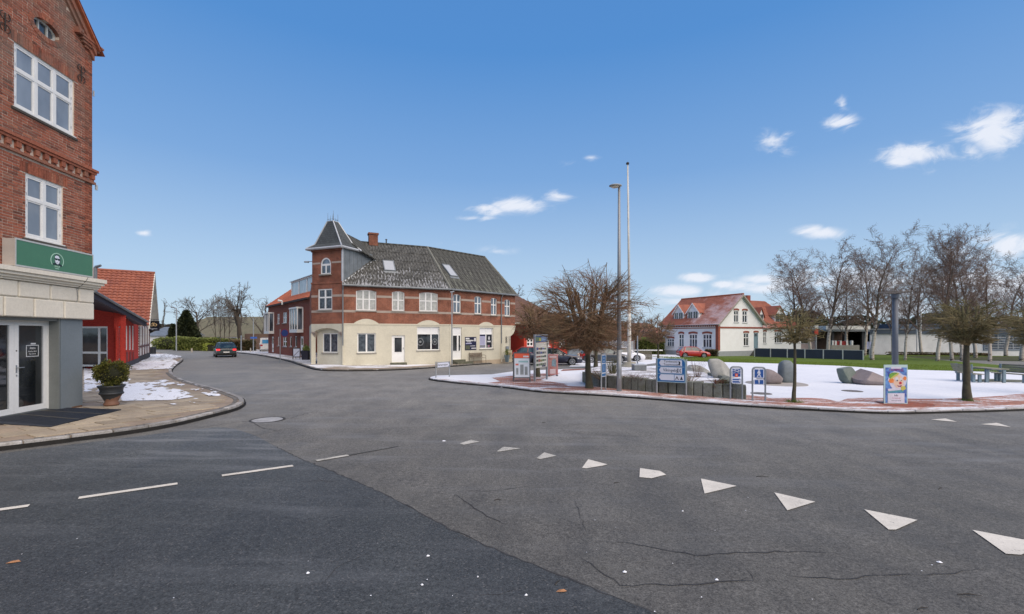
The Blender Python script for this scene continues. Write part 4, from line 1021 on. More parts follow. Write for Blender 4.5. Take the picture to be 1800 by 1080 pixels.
leafcloud(bushf, 9000, .045, "foliage", M_box, pot, seed=5, elong=3.0)
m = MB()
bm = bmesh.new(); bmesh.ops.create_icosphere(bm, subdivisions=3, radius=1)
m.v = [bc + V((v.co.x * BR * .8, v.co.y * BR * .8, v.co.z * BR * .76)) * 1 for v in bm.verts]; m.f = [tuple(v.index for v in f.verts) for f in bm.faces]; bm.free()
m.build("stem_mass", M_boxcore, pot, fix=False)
# ================================================================== RED SHOP AND TILED HOUSE, LEFT STREET
M_redwall = brickmat("red painted brick", (.46, .045, .03), (.40, .038, .026), (.36, .036, .024), bmp=.35, var=.12)
K1, K2 = V((-22.0, 25.6)), V((-26.6, 32.4))
ru = (K2 - K1).normalized()
FA = Fr(K1, (-1, .10), (-.10, -1)); FB = Fr(K1, ru, (ru.y, -ru.x))
red = thing("red_shop", "low bright red brick shop with dark eaves and white framed glass door", "building", (K1.x, K1.y, gz(*K1) + .12))
dr = FA.R(149, 189, 574, 642); dz = (FA.S(189), FA.S(140), gz(*K1) + .15, FA.Z(1.5, 574))
E0 = V(((160 - 900) / 800 * 21.0, 21.0, zat(512, 21.0))); E1 = V(((256 - 900) / 800 * 30.2, 30.2, zat(566, 30.2))); wv = V((-8, -1.2, 1.75))
rn_ = (E1 - E0).cross(wv); rn_ = rn_ if rn_.z > 0 else -rn_; rn_.normalize(); rcl = (E0 - V((0, 0, .14)), rn_)
wall(FA, 0, 9, -.4, 6.2, [dz], M_redwall, red, planes=[rcl])
o = window(FA, (dz[0], dz[1], dz[2] + .12, dz[3]), [.30], [.33], red, M_white, M_glassdark, d=-.04, fw=.1, name="door")
Lb = (K2 - K1).length
bs = lambda px: FB.S(px)
holes = []
g_ = FB.R(208.5, 215.5, 575, 632); gl = (bs(208.5), bs(216), FB.Z(bs(212), 633), FB.Z(bs(212), 574)); holes.append(gl)
sl_ = []
for (x0, x1) in ((220.5, 224), (227, 230), (232.5, 235)):
    a, b = bs(x0), bs(x1); sl_.append((a, b, FB.Z(a, 616), FB.Z(a, 573)))
wall(FB, 0, Lb, -.6, 3.6, holes + sl_, M_redwall, red, planes=[rcl])
window(FB, gl, [], [], red, M_galv, M_glass, fw=.07, d=-.03)
for q in sl_: window(FB, q, [], [], red, M_white, M_curtain, fw=.05, d=-.02, merge=True)
for q in sl_:
    m = MB().fbox(FB, q[0] + .02, q[1] - .02, q[2] - .95, q[2] - .12, 0, .03); m.build("panel", mk("dark red recess", (.20, .02, .014), .9, .2, 4), red)
bx(FB, -.02, Lb, -.6, gz(*K2) + .45, 0, .04, "plinth", mk("dark plinth", (.03, .03, .045), .8), red)
M_brownroof = mk("brown roof tile", (.12, .075, .06), .85, .35, 2, c2=(.085, .06, .05))
M_fascia = mk("dark blue fascia", (.018, .018, .032), .6, .2, 4)
roofplane([E0, E1, E1 + wv, E0 + wv], .3, .02, .35, .025, M_brownroof, red, thick=.1)
dn = V((0, 0, -.30)); off = V((.05, .03, 0))
MB().hexa([E0 + dn + off, E1 + dn + off, E1 + dn - off * 2, E0 + dn - off * 2, E0 + off, E1 + off, E1 - off * 2, E0 - off * 2]).build("fascia", M_fascia, red)
MB().tube(E0 + V((.1, .05, .0)), E1 + V((.1, .05, .0)), .06, .06, 8).build("gutter", M_zinc, red)
m = MB().quad(E0 + dn, E1 + dn, E1 + dn + wv * .3, E0 + dn + wv * .3); m.build("soffit", M_fascia, red, fix=False)
s0_ = V(((208 - 900) / 800 * 26.0, 26.0, zat(576, 26.0))); s1_ = V(((221 - 900) / 800 * 27.2, 27.2, zat(560, 27.2)))
MB().tube(s0_, s1_, .035, .035, 6).build("strut", M_white, red)
MB().tube(V((s0_.x, s0_.y, gz(s0_.x, s0_.y) + .1)), s0_, .045, .045, 6).build("downpipe", M_white, red)
c = G(165, 648, .12); m = MB(); pts = [V((c.x + .55 * math.cos(t), c.y, c.z + .75 * math.sin(t))) for t in [math.pi * i / 10 for i in range(11)]]
tag(m.path(pts, .03, 6).build("bicycle_hoop", M_galv), "curved steel hoop in front of the red shop's glass door", "bicycle stand")
M_orange = mk("orange clay pantiles", (.32, .105, .06), .8, .35, 1.4, c2=(.22, .07, .045), fine=9)
M_lime = mk("limewashed wall", (.76, .75, .72), .9, .1, 1.5, fine=12)
M_timber = mk("dark red timber", (.13, .055, .05), .8, .2, 4)
H1, H2 = V((-27.3, 33.2)), V((-32.9, 41.3)); hu = (H2 - H1).normalized()
FH = Fr(H1, hu, (hu.y, -hu.x)); hn = V((hu.y, -hu.x))
th = thing("tiled_house", "half timbered white house with a steep orange tiled roof", "building", (H1.x, H1.y, gz(*H1) + .1))
Lh = (H2 - H1).length; ez, rz_ = 2.95, 7.04
mid = (H1 + H2) / 2
pl = [(V((H1.x, H1.y, ez)), V((0, 0, 1)) - V((hu.x, hu.y, 0)) * ((rz_ - ez) / (Lh / 2))), (V((H2.x, H2.y, ez)), V((0, 0, 1)) + V((hu.x, hu.y, 0)) * ((rz_ - ez) / (Lh / 2)))]
wall(FH, 0, Lh, -.8, rz_ + .2, [], M_lime, th, planes=pl)
ovr = .7; a3 = lambda p, z, k=0: V((p.x + hn.x * k, p.y + hn.y * k, z))
H1e, H2e = H1 - hu * .35, H2 + hu * .35; ezz = ez - .3
wdir = -hn
roofplane([a3(H1e, ezz, -14), a3(H1e, ezz, ovr), a3(mid, rz_, ovr), a3(mid, rz_, -14)], .30, .045, .36, .06, M_orange, th)
MB().quad(a3(H2e, ezz, ovr), a3(H2e, ezz, -14), a3(mid, rz_, -14), a3(mid, rz_, ovr)).build("roof", M_orange, th, fix=False)
MB().tube(a3(mid, rz_ + .03, ovr), a3(mid, rz_ + .03, -14), .11, .11, 8).build("ridge_tile", M_orange, th)
M_vergew = mk("pale verge board", (.66, .64, .56), .8, .2, 3)
m = MB()
for (A_, s_) in ((H1e, 1), (H2e, -1)):
    p0, p1 = a3(A_, ezz, ovr + .01), a3(mid, rz_, ovr + .01); m.hexa([p0 + V((0, 0, -.25)), p1 + V((0, 0, -.25)), p1 + V((0, 0, -.25)) - V((hn.x, hn.y, 0)) * .06, p0 + V((0, 0, -.25)) - V((hn.x, hn.y, 0)) * .06, p0 + V((0, 0, .03)), p1 + V((0, 0, .03)), p1 + V((0, 0, .03)) - V((hn.x, hn.y, 0)) * .06, p0 + V((0, 0, .03)) - V((hn.x, hn.y, 0)) * .06])
m.build("verge_board", M_vergew, th)
MB().quad(a3(H1e, ezz - .05, ovr), a3(mid, rz_ - .05, ovr), a3(mid, rz_ - .05, 0), a3(H1e, ezz - .05, 0)).quad(a3(H2e, ezz - .05, ovr), a3(mid, rz_ - .05, ovr), a3(mid, rz_ - .05, 0), a3(H2e, ezz - .05, 0)).build("soffit", M_vergew, th, fix=False)
hs = lambda px: FH.S(px)
ss_ = [.0, .45, 1.2, 2.6, 3.3, 4.7, 5.4, 6.8, 7.5, 9.0, Lh - .15]
for s_ in ss_: bx(FH, s_, s_ + .16, -.6, 2.9 if s_ > .5 else 2.6, 0, .03, "timber_post", M_timber, th)
bx(FH, 0, Lh, 1.0, 1.12, .0, .035, "timber_rail", M_timber, th)
for (a, b) in ((1.45, 2.45), (3.55, 4.55), (5.65, 6.65), (7.8, 8.8)):
    wi = window(FH, (a, b, 1.2, 2.55), [.5], [.6], th, M_white, M_glassdark, d=.03, fw=.08, merge=True)
bx(FH, -.01, Lh, -.9, gz(*H2) + .55, 0, .05, "plinth", mk("black plinth", (.025, .025, .03), .8), th)
lad = MB()
for i in range(16): lad.fbox(FH, .02, .42, -.35 + i * .19, -.27 + i * .19, 0, .05)
lad.build("corner_brick", mk("white banded brick", (.55, .5, .46), .9, .2, 5), th)
FN = Fr(H1, (-hn.x, -hn.y), (-hu.x, -hu.y)); wall(FN, 0, 13, -.8, ez, [], M_lime, th)
c = V(((168 - 900) / 800 * 30, 30, zat(470, 30)))
MB().tube(c - V((0, 0, 1.6)), c, .09, .09, 8).tube(c, c + V((.35, 0, .12)), .1, .07, 6).build("flue", M_zinc, th)
bsn = thing("bakery_sign", "black square hanging sign with a golden pretzel on the white house", "sign", ((270 - 900) / 800 * 35.5, 35.5, 2.6))
Yb = 35.5; FBk = Fr(((262.3 - 900) / 800 * Yb, Yb), (1, 0), (0, -1)); wd = 16.8 * Yb / 800
z0, z1 = zat(581.8, Yb), zat(564.3, Yb)
bx(FBk, 0, wd, z0, z1, -.08, .04, "board", M_blackboard, bsn)
MB().tube(FBk.p(wd * .5, z1, 0), FBk.p(wd * .5, z1 + .12, 0), .02, .02, 6).tube(FBk.p(-1.0, z1 + .12, 0), FBk.p(wd, z1 + .12, 0), .02, .02, 6).build("bracket", M_black, bsn)
M_gold = mk("gold paint", (.72, .53, .28), .5, .1, 6)
cx, cz = wd * .5, (z0 + z1) / 2 + .07
m = MB()
for sx in (-1, 1):
    pts = [FBk.p(cx + sx * (.13 + .13 * math.cos(t)), cz + .085 * math.sin(t), .05) for t in [2 * math.pi * i / 16 for i in range(17)]]; m.path(pts, .028, 6)
m.tube(FBk.p(cx - .06, cz + .13, .05), FBk.p(cx + .06, cz + .13, .05), .028, .028, 6)
for sx in (-1, 1): m.tube(FBk.p(cx, cz - .02, .05), FBk.p(cx + sx * .07, cz + .2, .05), .016, .012, 6)
m.build("pretzel", M_gold, bsn)
lettering("Bageren", FBk, cx, z0 + .17, .042, .19, mk("sign white", (.6, .63, .72), .6, .05), bsn, sx=.95)
c = G(268.5, 622.5, .12); tag(MB().box(c.x - .22, c.x + .22, c.y - .2, c.y + .2, c.z, c.z + .75).build("litter_bin", M_black, bevel=.03), "small dark bin at the corner of the half timbered house", "bin")
# ================================================================== CORNER BUILDING WITH TOWER
M_cbrick = brickmat("weathered red brick", (.275, .092, .048), (.215, .070, .040), (.30, .19, .15), ms=.008, var=.5, dirt=(.115, .06, .045))
M_band = mk("pale stone band", (.38, .31, .26), .85, .12, 3)
P0 = G(601, 642, .12); P1 = G(790, 640, .12); P0 = V((P0.x, P0.y)); P1 = V((P1.x, P1.y))
d1v = (P1 - P0).normalized()
F1 = Fr(P0, d1v, (d1v.y, -d1v.x)); L1 = (P1 - P0).length
d2v = V((.69, .725)).normalized(); F2 = Fr(P1, d2v, (d2v.y, -d2v.x)); L2 = F2.S(905.5)
P3 = P1 + d2v * L2
tv = V((-.927, .374)).normalized(); FT = Fr(P0, tv, (-tv.y * 1.0, tv.x));
FT.n = V((-tv.y, tv.x, 0));
if FT.n.y > 0: FT.n = -FT.n
LT = FT.S(547.5); PT = P0 + tv * LT
ZB, ZE = 2.755, 5.66             # top of the cream floor, eaves
cb = thing("corner_house", "long brick corner house with cream ground floor, slate turret and mossy corrugated roof", "building", (P0.x, P0.y, gz(*P0) + .12))
Z0 = -1.0
w1 = F1.R(625.8, 661.6, 510, 546); w2 = F1.R(689, 711, 512.3, 546.6); w3 = F1.R(737, 769.5, 514.3, 547.6)
g1 = F1.R(628, 660.5, 586, 620.3); gd = F1.R(688.5, 711.5, 590, 637); g2 = F1.R(732.8, 772.5, 574.8, 616)
w4 = F2.R(796.5, 810.2, 517.6, 550.5); w5 = F2.R(834.2, 846.6, 521.3, 552); w6 = F2.R(863, 873.4, 524, 554.2); w7 = F2.R(887, 896.8, 527, 555.8)
g3 = F2.R(795.3, 811.2, 575.8, 632); g4 = F2.R(842.8, 866.6, 576.5, 613.2)
wall(F1, 0, L1, ZB, ZE, [w1, w2, w3], M_cbrick, cb)
wall(F2, 0, L2, ZB, ZE, [w4, w5, w6, w7], M_cbrick, cb)
wall(F1, 0, L1, Z0, ZB, [g1, gd, g2], M_cream, cb, d=.03, reveal=.16)
S2e = F2.S(893.5)
wall(F2, 0, S2e, Z0, ZB, [g3, g4], M_cream, cb, d=.03, reveal=.16)
chd = V((0.05, 1.0)).normalized(); PC = P1 + d2v * S2e; FC = Fr(PC, chd, (chd.y, -chd.x))
wall(FC, 0, 3.2, Z0, ZB, [(1.2, 2.2, Z0 + .7, 1.6)], M_cream, cb, d=.03)
m = MB(); n = 8; ex = L2 - S2e
m.fpoly(F2, [(S2e, ZB)] + [(S2e + ex * math.sin(t * math.pi / 2 / n), ZB - .95 + .95 * (1 - math.cos(t * math.pi / 2 / n))) for t in range(n + 1)] , -.5, .03)
m.build("corbel", M_cream, cb)
FE_ = Fr(P3, (-F2.n.x, -F2.n.y), (F2.u.x, F2.u.y)); wall(FE_, 0, 8, ZB, ZE, [], M_cbrick, cb); wall(FE_, 2.0, 8, Z0, ZB, [], M_cream, cb)
def hump(fr, x0, x1, ytop, name="render_arch"):
    a, b = fr.S(x0), fr.S(x1); a, b = min(a, b), max(a, b); zt = fr.Z((a + b) / 2, ytop); n = 14
    m = MB().fpoly(fr, [(a + (b - a) * i / n, ZB - .02 + (zt - ZB + .02) * math.sin(math.pi * i / n) ** .8) for i in range(n + 1)], -.02, .045)
    m.build(name, M_cream, cb)
hump(F1, 620, 667, 560.8); hump(F1, 732, 774, 563.2); hump(F2, 841, 868, 566.3)
bx(F1, 0, L1 - .002, ZB - .06, ZB + .03, 0, .06, "string_course", M_cream, cb); bx(F2, .002, L2, ZB - .06, ZB + .03, 0, .058, "string_course", M_cream, cb)
def band_(fr, a, b, z0, z1, holes):
    xs = [a];
    for h in sorted(holes):
        if h[2] < z1 and h[3] > z0: xs += [h[0] - .02, h[1] + .02]
    xs.append(b)
    for i in range(0, len(xs), 2): MB().fbox(fr, xs[i], xs[i + 1], z0, z1, -.05, .012).build("stone_band", M_band, cb)
for (z0, z1) in ((4.69, 4.86), (3.58, 3.745)):
    band_(F1, 0, L1, z0, z1, [w1, w2, w3]); band_(F2, 0, L2, z0, z1, [w4, w5, w6, w7])
m = MB()
for fr, hs_ in ((F1, (w1, w2, w3)), (F2, (w4, w5, w6, w7))):
    for h in hs_: spandrel(m, fr, h[0], h[1], h[3], .09, -.10, .0)
m.build("arch_head", M_cbrick, cb)
for fr, h in ((F1, w1), (F1, w3)): window(fr, h, [1 / 3, 2 / 3], [.55], cb, M_white, M_curtain, fw=.07, sill=M_sill)
window(F1, w2, [.5], [.55], cb, M_white, M_curtain, fw=.07, sill=M_sill)
for h in (w4, w5, w6, w7): window(F2, h, [.5], [.6], cb, M_white, M_glass, fw=.07, sill=M_sill)
M_panelw = mk("white blind panel", (.76, .76, .76), .5, .05, 3)
M_lace = mk("net curtain behind glass", (.10, .12, .14), .15, .6, 5, c2=(.02, .025, .035), fine=20)
window(F1, g1, [.5], [], cb, M_white, M_lace, fw=.08, sill=M_sill)
window(F1, g2, [.64], [.72], cb, M_white, M_glassdark, fw=.07, sill=M_sill, top=M_panelw)
window(F2, g4, [.5], [.72], cb, M_white, M_glassdark, fw=.07, sill=M_sill, top=M_panelw)
def door(fr, r, glassr, parent, name="door", mf=None, d=-.06, label=None):
    s0, s1, z0, z1 = r; mf = mf or M_white
    m = MB().fbox(fr, s0, s1, z0, z1, d - .05, d)
    o = m.build(name, mf, parent, label=label)
    for (a, b, c, e) in glassr:
        MB().fbox(fr, s0 + (s1 - s0) * a, s0 + (s1 - s0) * b, z0 + (z1 - z0) * c, z0 + (z1 - z0) * e, d, d + .008).build("pane", M_glassdark, o)
    m = MB()
    for (a, b, c, e) in glassr:
        A, B, C, E = s0 + (s1 - s0) * a, s0 + (s1 - s0) * b, z0 + (z1 - z0) * c, z0 + (z1 - z0) * e
        for q in ((A - .04, A, C - .04, E + .04), (B, B + .04, C - .04, E + .04), (A, B, C - .04, C), (A, B, E, E + .04)): m.fbox(fr, *q, d, d + .025)
    m.build("moulding", mf, o)
    MB().fbox(fr, s1 - .12, s1 - .08, z0 + .95, z0 + 1.1, d, d + .05).build("handle", M_galv, o)
    return o
door(F1, gd, [(.22, .78, .38, .92)], cb, label="white half-glazed door in the cream facade")
zg = gz(*(P0 + d1v * gd[0])) + .12
bx(F1, gd[0] - .1, gd[1] + .1, zg - .2, zg + .14, -.1, .35, "doorstep", M_stonedark, cb)
door(F2, (g3[0], g3[1], g3[2], g3[2] + (g3[3] - g3[2]) * .80), [(.08, .52, .33, .93), (.70, .88, .33, .93)], cb, label="white double door with narrow green-tinted panes")
bx(F2, g3[0], g3[1], g3[2] + (g3[3] - g3[2]) * .80, g3[3], -.11, -.055, "transom_panel", M_panelw, cb)
zg = gz(*(P1 + d2v * 1.0)) + .12
bx(F2, g3[0] - .1, g3[1] + .12, zg - .2, g3[2] - .02, -.1, .38, "doorstep", M_stonedark, cb); bx(F2, g3[0] - .1, g3[1] + .6, zg - .2, zg + .18, .381, .75, "doorstep", M_stonedark, cb)
M_plinth = mk("tan plinth", (.46, .37, .27), .9, .2, 2)
for fr, a, b, cut_ in ((F1, 0, L1, gd), (F2, 0, S2e, g3)):
    z_ = [gz(*(P0 + d1v * L1 * .5)) if fr is F1 else gz(*(P1 + d2v * S2e * .6))][0]
    for (p, q) in ((a, cut_[0] - .11), (cut_[1] + .13, b)):
        if fr is F2 and p > 1: bx(fr, p + .5, q, Z0, z_ + .12 + .22, .03, .05, "plinth", M_plinth, cb)
M_navy = mk("navy poster", (.012, .014, .05), .4, .2, 4); M_pwhite = mk("poster white", (.62, .62, .64), .5, .08, 8); M_pgrey = mk("poster grey", (.20, .21, .22), .5, .3, 9)
M_pviolet = mk("poster lavender", (.42, .42, .60), .5, .1, 8); M_polive = mk("poster olive", (.10, .11, .07), .5, .4, 9); M_ppink = mk("poster pink", (.55, .25, .35), .5, .4, 30)
pb = F2.R(817.4, 837.2, 592.6, 615.6, .05)
po = thing("advert_board", "dark navy advert board with white lines on the cream wall beside the double door", "poster", F2.p(pb[0], pb[2], .05))
bx(F2, pb[0], pb[1], pb[2], pb[3], .031, .06, "board", M_navy, po)
pw, ph = pb[1] - pb[0], pb[3] - pb[2]
for (a, b, c, e, mm_) in ((.05, .38, .82, .93, M_pwhite), (.05, .75, .68, .76, M_pwhite), (.8, .95, .66, .92, M_pwhite), (.06, .58, .47, .54, M_pviolet), (.45, .9, .29, .33, M_pwhite), (.55, .98, .10, .17, M_pwhite), (.04, .42, .06, .36, M_polive), (.05, .6, .76, .81, M_polive)):
    bx(F2, pb[0] + pw * a, pb[0] + pw * b, pb[2] + ph * c, pb[2] + ph * e, .06, .064, "print", mm_, po)
lettering("FRISØR", F2, pb[0] + pw * .34, pb[2] + ph * .62, .064, ph * .13, M_pwhite, po)
a, b, c, e = g4; wz = c + (e - c) * .72; ww = b - a
pst = thing("window_poster", "lavender and white price poster in the right shop window of the corner house", "poster", F2.p(a, c, 0))
bx(F2, a + ww * .06, a + ww * .46, c + .1, wz - .05, -.078, -.07, "sheet", M_pviolet, pst)
bx(F2, a + ww * .06, a + ww * .46, wz - .22, wz - .1, -.0695, -.067, "print", M_navy, pst); bx(F2, a + ww * .06, a + ww * .46, c + .14, c + .3, -.0695, -.067, "print", M_pgrey, pst)
for i in range(7): bx(F2, a + ww * .10, a + ww * .40, c + .4 + i * .09, c + .42 + i * .09, -.0695, -.067, "print", M_pgrey, pst)
ps2 = thing("window_poster", "black poster with a white head and shoulders portrait in the right shop window", "poster", F2.p(b, c, 0))
bx(F2, a + ww * .55, a + ww * .93, c + .1, wz - .05, -.078, -.07, "sheet", M_blackboard, ps2)
cc_ = a + ww * .74; zz = c + (wz - c) * .62
m = MB().fdisc(F2, cc_, zz + .1, .10, -.0695, -.067, 16, .15).fpoly(F2, [(cc_ - .22, zz - .24), (cc_ + .22, zz - .24), (cc_ + .14, zz - .10), (cc_, zz - .16), (cc_ - .14, zz - .10)], -.0695, -.067); m.build("portrait", M_pwhite, ps2)
MB().fdisc(F2, cc_, zz + .13, .05, -.0665, -.065, 12, .03).build("print", M_pgrey, ps2)
for i in range(4): bx(F2, a + ww * .57 + i * .085, a + ww * .57 + i * .085 + .06, c + .12, c + .3, -.0695, -.067, "print", M_ppink if i > 1 else M_pgrey, ps2)
a, b, c, e = g2; ww = b - a; wz = c + (e - c) * .72
ps3 = thing("window_print", "pale grey round ornament print across the dark middle shop window", "window print", F1.p(a, c, 0))
for (fx, r_) in ((.16, .27), (.80, .22)):
    m = MB(); cx_ = a + ww * fx; cz_ = c + (wz - c) * .5
    for i in range(20):
        t0, t1 = 2 * math.pi * i / 20, 2 * math.pi * (i + .7) / 20
        m.fpoly(F1, [(cx_ + q * math.cos(t), cz_ + q * math.sin(t) * 1.15) for q, t in ((r_, t0), (r_, t1), (r_ * .72, t1), (r_ * .72, t0))], -.078, -.074)
    m.fdisc(F1, cx_, cz_, r_ * .35, -.078, -.074, 14); m.build("print", M_pgrey, ps3)
M_slate = brickmat("slate courses", (.085, .095, .098), (.065, .072, .076), (.03, .033, .035), bw=.28, rh=.16, ms=.008, var=.2)
ZT = 8.22
tw = FT.R(559, 583.8, 508, 544.8); tu = FT.R(562.6, 580.6, 453, 482); tg = FT.R(566.8, 593.6, 586, 620.2, -.30)
tw = (tw[0], tw[1], tw[2], tw[3])
wall(FT, 0, LT, ZB, 5.72, [tw], M_cbrick, cb);
us0, us1 = FT.S(596.5), FT.S(548)
wall(FT, .0, LT - .04, 5.72, ZT, [tu], M_cbrick, cb, d=-.06)
bx(FT, -.02, LT + .02, 5.66, 5.80, -.1, .04, "string_course", M_cbrick, cb); bx(FT, -.01, LT + .01, 8.02, ZT, -.06, .03, "string_course", M_cbrick, cb)
m = MB(); spandrel(m, FT, tu[0], tu[1], tu[3], (tu[1] - tu[0]) / 2 * .97, -.16, -.06, 16); m.build("arch_head", M_cbrick, cb)
bz = FT.Z(1.4, 463.5)
for (z0, z1, dd, hh) in ((4.69, 4.86, .012, tw), (3.58, 3.745, .012, tw), (bz, bz + .13, -.05, tu)):
    for (a, b) in ((0, hh[0] - .02), (hh[1] + .02, LT)):
        if hh[2] > z1: a, b = (0, LT) if a == 0 else (0, 0)
        if b > a: bx(FT, a, b - (.04 if dd < 0 else 0), z0, z1, -.1, dd, "stone_band", M_band, cb)
window(FT, tw, [.5], [.6], cb, M_white, M_lace, fw=.09, sill=M_sill, d=-.04)
a, b, c, e = tu; r_ = (b - a) / 2; cx_ = (a + b) / 2; zc = e - r_
o = window(FT, (a, b, c, zc - .02), [.5], [], cb, M_white, M_glass, fw=.08, sill=M_sill, d=-.09)
m = MB(); n = 14
for i in range(n):
    t0, t1 = math.pi * i / n, math.pi * (i + 1) / n
    m.fpoly(FT, [(cx_ + q * math.cos(t), zc + q * math.sin(t)) for q, t in ((r_ + .02, t0), (r_ + .02, t1), (r_ - .10, t1), (r_ - .10, t0))], -.14, -.085)
m.fbox(FT, a, b, zc - .03, zc + .04, -.14, -.082); m.build("arched_frame", M_white, o)
MB().fdisc(FT, cx_, zc, r_ - .05, -.13, -.12, 20).build("pane", M_glass, o)
nb_ = V((-FT.n.x, -FT.n.y)); FS1 = Fr(P0, nb_, (-tv.x, -tv.y)); FS2 = Fr(PT, nb_, (tv.x, tv.y))
rs = (9.45 - ZE) / 4.0
wall(FS1, .06, 3.3, ZE, ZT, [], M_zinc, cb, name="zinc_cladding", thick=.1, planes=[])
m = MB(); s = .35
while s < 3.2: m.fbox(FS1, s, s + .02, 5.7, ZT - .02, 0, .015); s += .42
m.build("zinc_seam", M_zinc, cb, kind='stuff')
wall(FS2, .06, 3.3, ZE, ZT, [], M_cbrick, cb, thick=.2)
bx(FS1, -.0, .12, ZE, ZT, -.05, .03, "corner_board", M_zincpale, cb)
def tp(s, k, z): return FT.p(s, z, -k)
ov = .26; e0, e1, b0, b1 = -ov + .05, LT + ov, -ov, 1.75
er = [tp(e0, b0, ZT + .06), tp(e1, b0, ZT + .06), tp(e1, b1, ZT + .06), tp(e0, b1, ZT + .06)]
cs_, ck = LT * .54, .75; hw = .27
kz = 9.15
kk = [tp(.22, .10, 8.60), tp(LT - .22, .10, 8.60), tp(LT - .22, 1.45, 8.60), tp(.22, 1.45, 8.60)]
tz = zat(387.5, 33.2)
top = [tp(cs_ - hw, ck - hw, tz), tp(cs_ + hw, ck - hw, tz), tp(cs_ + hw, ck + hw, tz), tp(cs_ - hw, ck + hw, tz)]
m = MB()
for i in range(4): m.quad(er[i], er[(i + 1) % 4], kk[(i + 1) % 4], kk[i]).quad(kk[i], kk[(i + 1) % 4], top[(i + 1) % 4], top[i])
m.ngon(top); m.build("turret_roof", M_slate, cb)
m = MB()
for i in range(4): m.tube(er[i], kk[i], .05, .05, 6).tube(kk[i], top[i], .05, .045, 6).tube(top[i], top[(i + 1) % 4], .035, .035, 5)
m.build("hip_flashing", M_zincpale, cb)
m = MB()
for i in range(4):
    a, b = er[i], er[(i + 1) % 4]; m.tube(a - V((0, 0, .06)), b - V((0, 0, .06)), .085, .085, 6)
m.ngon([p - V((0, 0, .12)) for p in er]); m.build("turret_gutter", M_zincpale, cb, fix=False)
m = MB()
for i, (a, b, h) in enumerate(((-.9, -.9, .55), (0, -.9, .42), (.9, -.9, .62), (-.9, .9, .6), (.9, .9, .55), (0, .9, .35), (-.2, 0, .85))):
    q = tp(cs_ + a * hw, ck + b * hw, tz); m.tube(q, q + V((0, 0, h)), .018, .008, 5)
for i in range(4): m.tube(top[i] + V((0, 0, .15)), top[(i + 1) % 4] + V((0, 0, .15)), .01, .01, 4)
m.build("finial_rail", M_zinc, cb)
q = FT.p(LT + .02, FT.Z(LT, 459), -.3); MB().tube(q, q - V((.55, 0, 0)), .03, .03, 6).tube(q - V((.42, 0, .03)), q - V((.75, 0, .02)), .07, .06, 8).build("lamp_arm", M_galv, cb)
wall(FT, -.0, LT - .25, Z0, ZB, [tg], M_cream, cb, d=-.30, reveal=.12)
window(Fr(FT.p(0, 0, -.30)[:2], FT.u, FT.n), tg, [.5], [], cb, M_white, M_lace, d=-.05, fw=.07, sill=M_sill)
w_ = MB(); aw0, aw1 = .22, LT - .30; za = FT.Z(LT / 2, 577); zs = FT.Z(LT / 2, 583.5); n = 16
arc = [(aw0 + (aw1 - aw0) * i / n, zs + (za - zs) * math.sin(math.pi * i / n) ** .7) for i in range(n + 1)]
w_.fpoly(FT, [(0, ZB)] + [(0, zs)] + arc + [(LT, zs), (LT, ZB)], -.299, .03)
w_.build("arch", M_cream, cb)
for sgn, s_ in ((1, 0.0), (-1, LT)):
    m = MB(); zc0 = zs - .72; pts = []
    for i in range(9):
        t = i / 8 * math.pi / 2; pts.append((.55 * (1 - math.cos(t)) * 0 + .30 * (1 - math.cos(t)), zc0 + (zs - zc0) * math.sin(t)))
    n_ = 8
    for i in range(n_):
        z0_, z1_ = zc0 + (zs - zc0) * i / n_, zc0 + (zs - zc0) * (i + 1) / n_; dd = -.28 + .30 * ((i + 1) / n_) ** 1.4; wdt = .10 + .22 * ((i + 1) / n_) ** 1.6
        a_, b_ = (s_, s_ + wdt * sgn); m.fbox(FT, min(a_, b_), max(a_, b_), z0_, z1_ - .001, -.299, dd)
    m.build("corbel", M_band, cb)
FL2d = (V((-19.25, 43.3)) - PT).normalized(); FLs = Fr(PT, FL2d, (-FL2d.y, FL2d.x))
dwl = (FLs.S(546), FLs.S(540.5))
wall(FLs, 0, 10.6, ZB, 5.66, [(1.6, 2.4, 3.7, 5.2), (5.6, 6.4, 3.7, 5.2)], M_cbrick, cb); wall(FLs, 0.0, 10.6, Z0, ZB, [(1.3, 2.4, Z0, 2.1), (4.0, 5.6, .4, 2.1)], M_cream, cb, d=.02)
door(FLs, (1.3, 2.4, Z0 + .5, 2.1), [(.2, .8, .5, .9)], cb); window(FLs, (4.0, 5.6, .4, 2.1), [.5], [], cb, M_white, M_glassdark, merge=True); window(FLs, (1.6, 2.4, 3.7, 5.2), [.5], [.6], cb, M_white, M_glass, merge=True); window(FLs, (5.6, 6.4, 3.7, 5.2), [.5], [.6], cb, M_white, M_glass, merge=True)
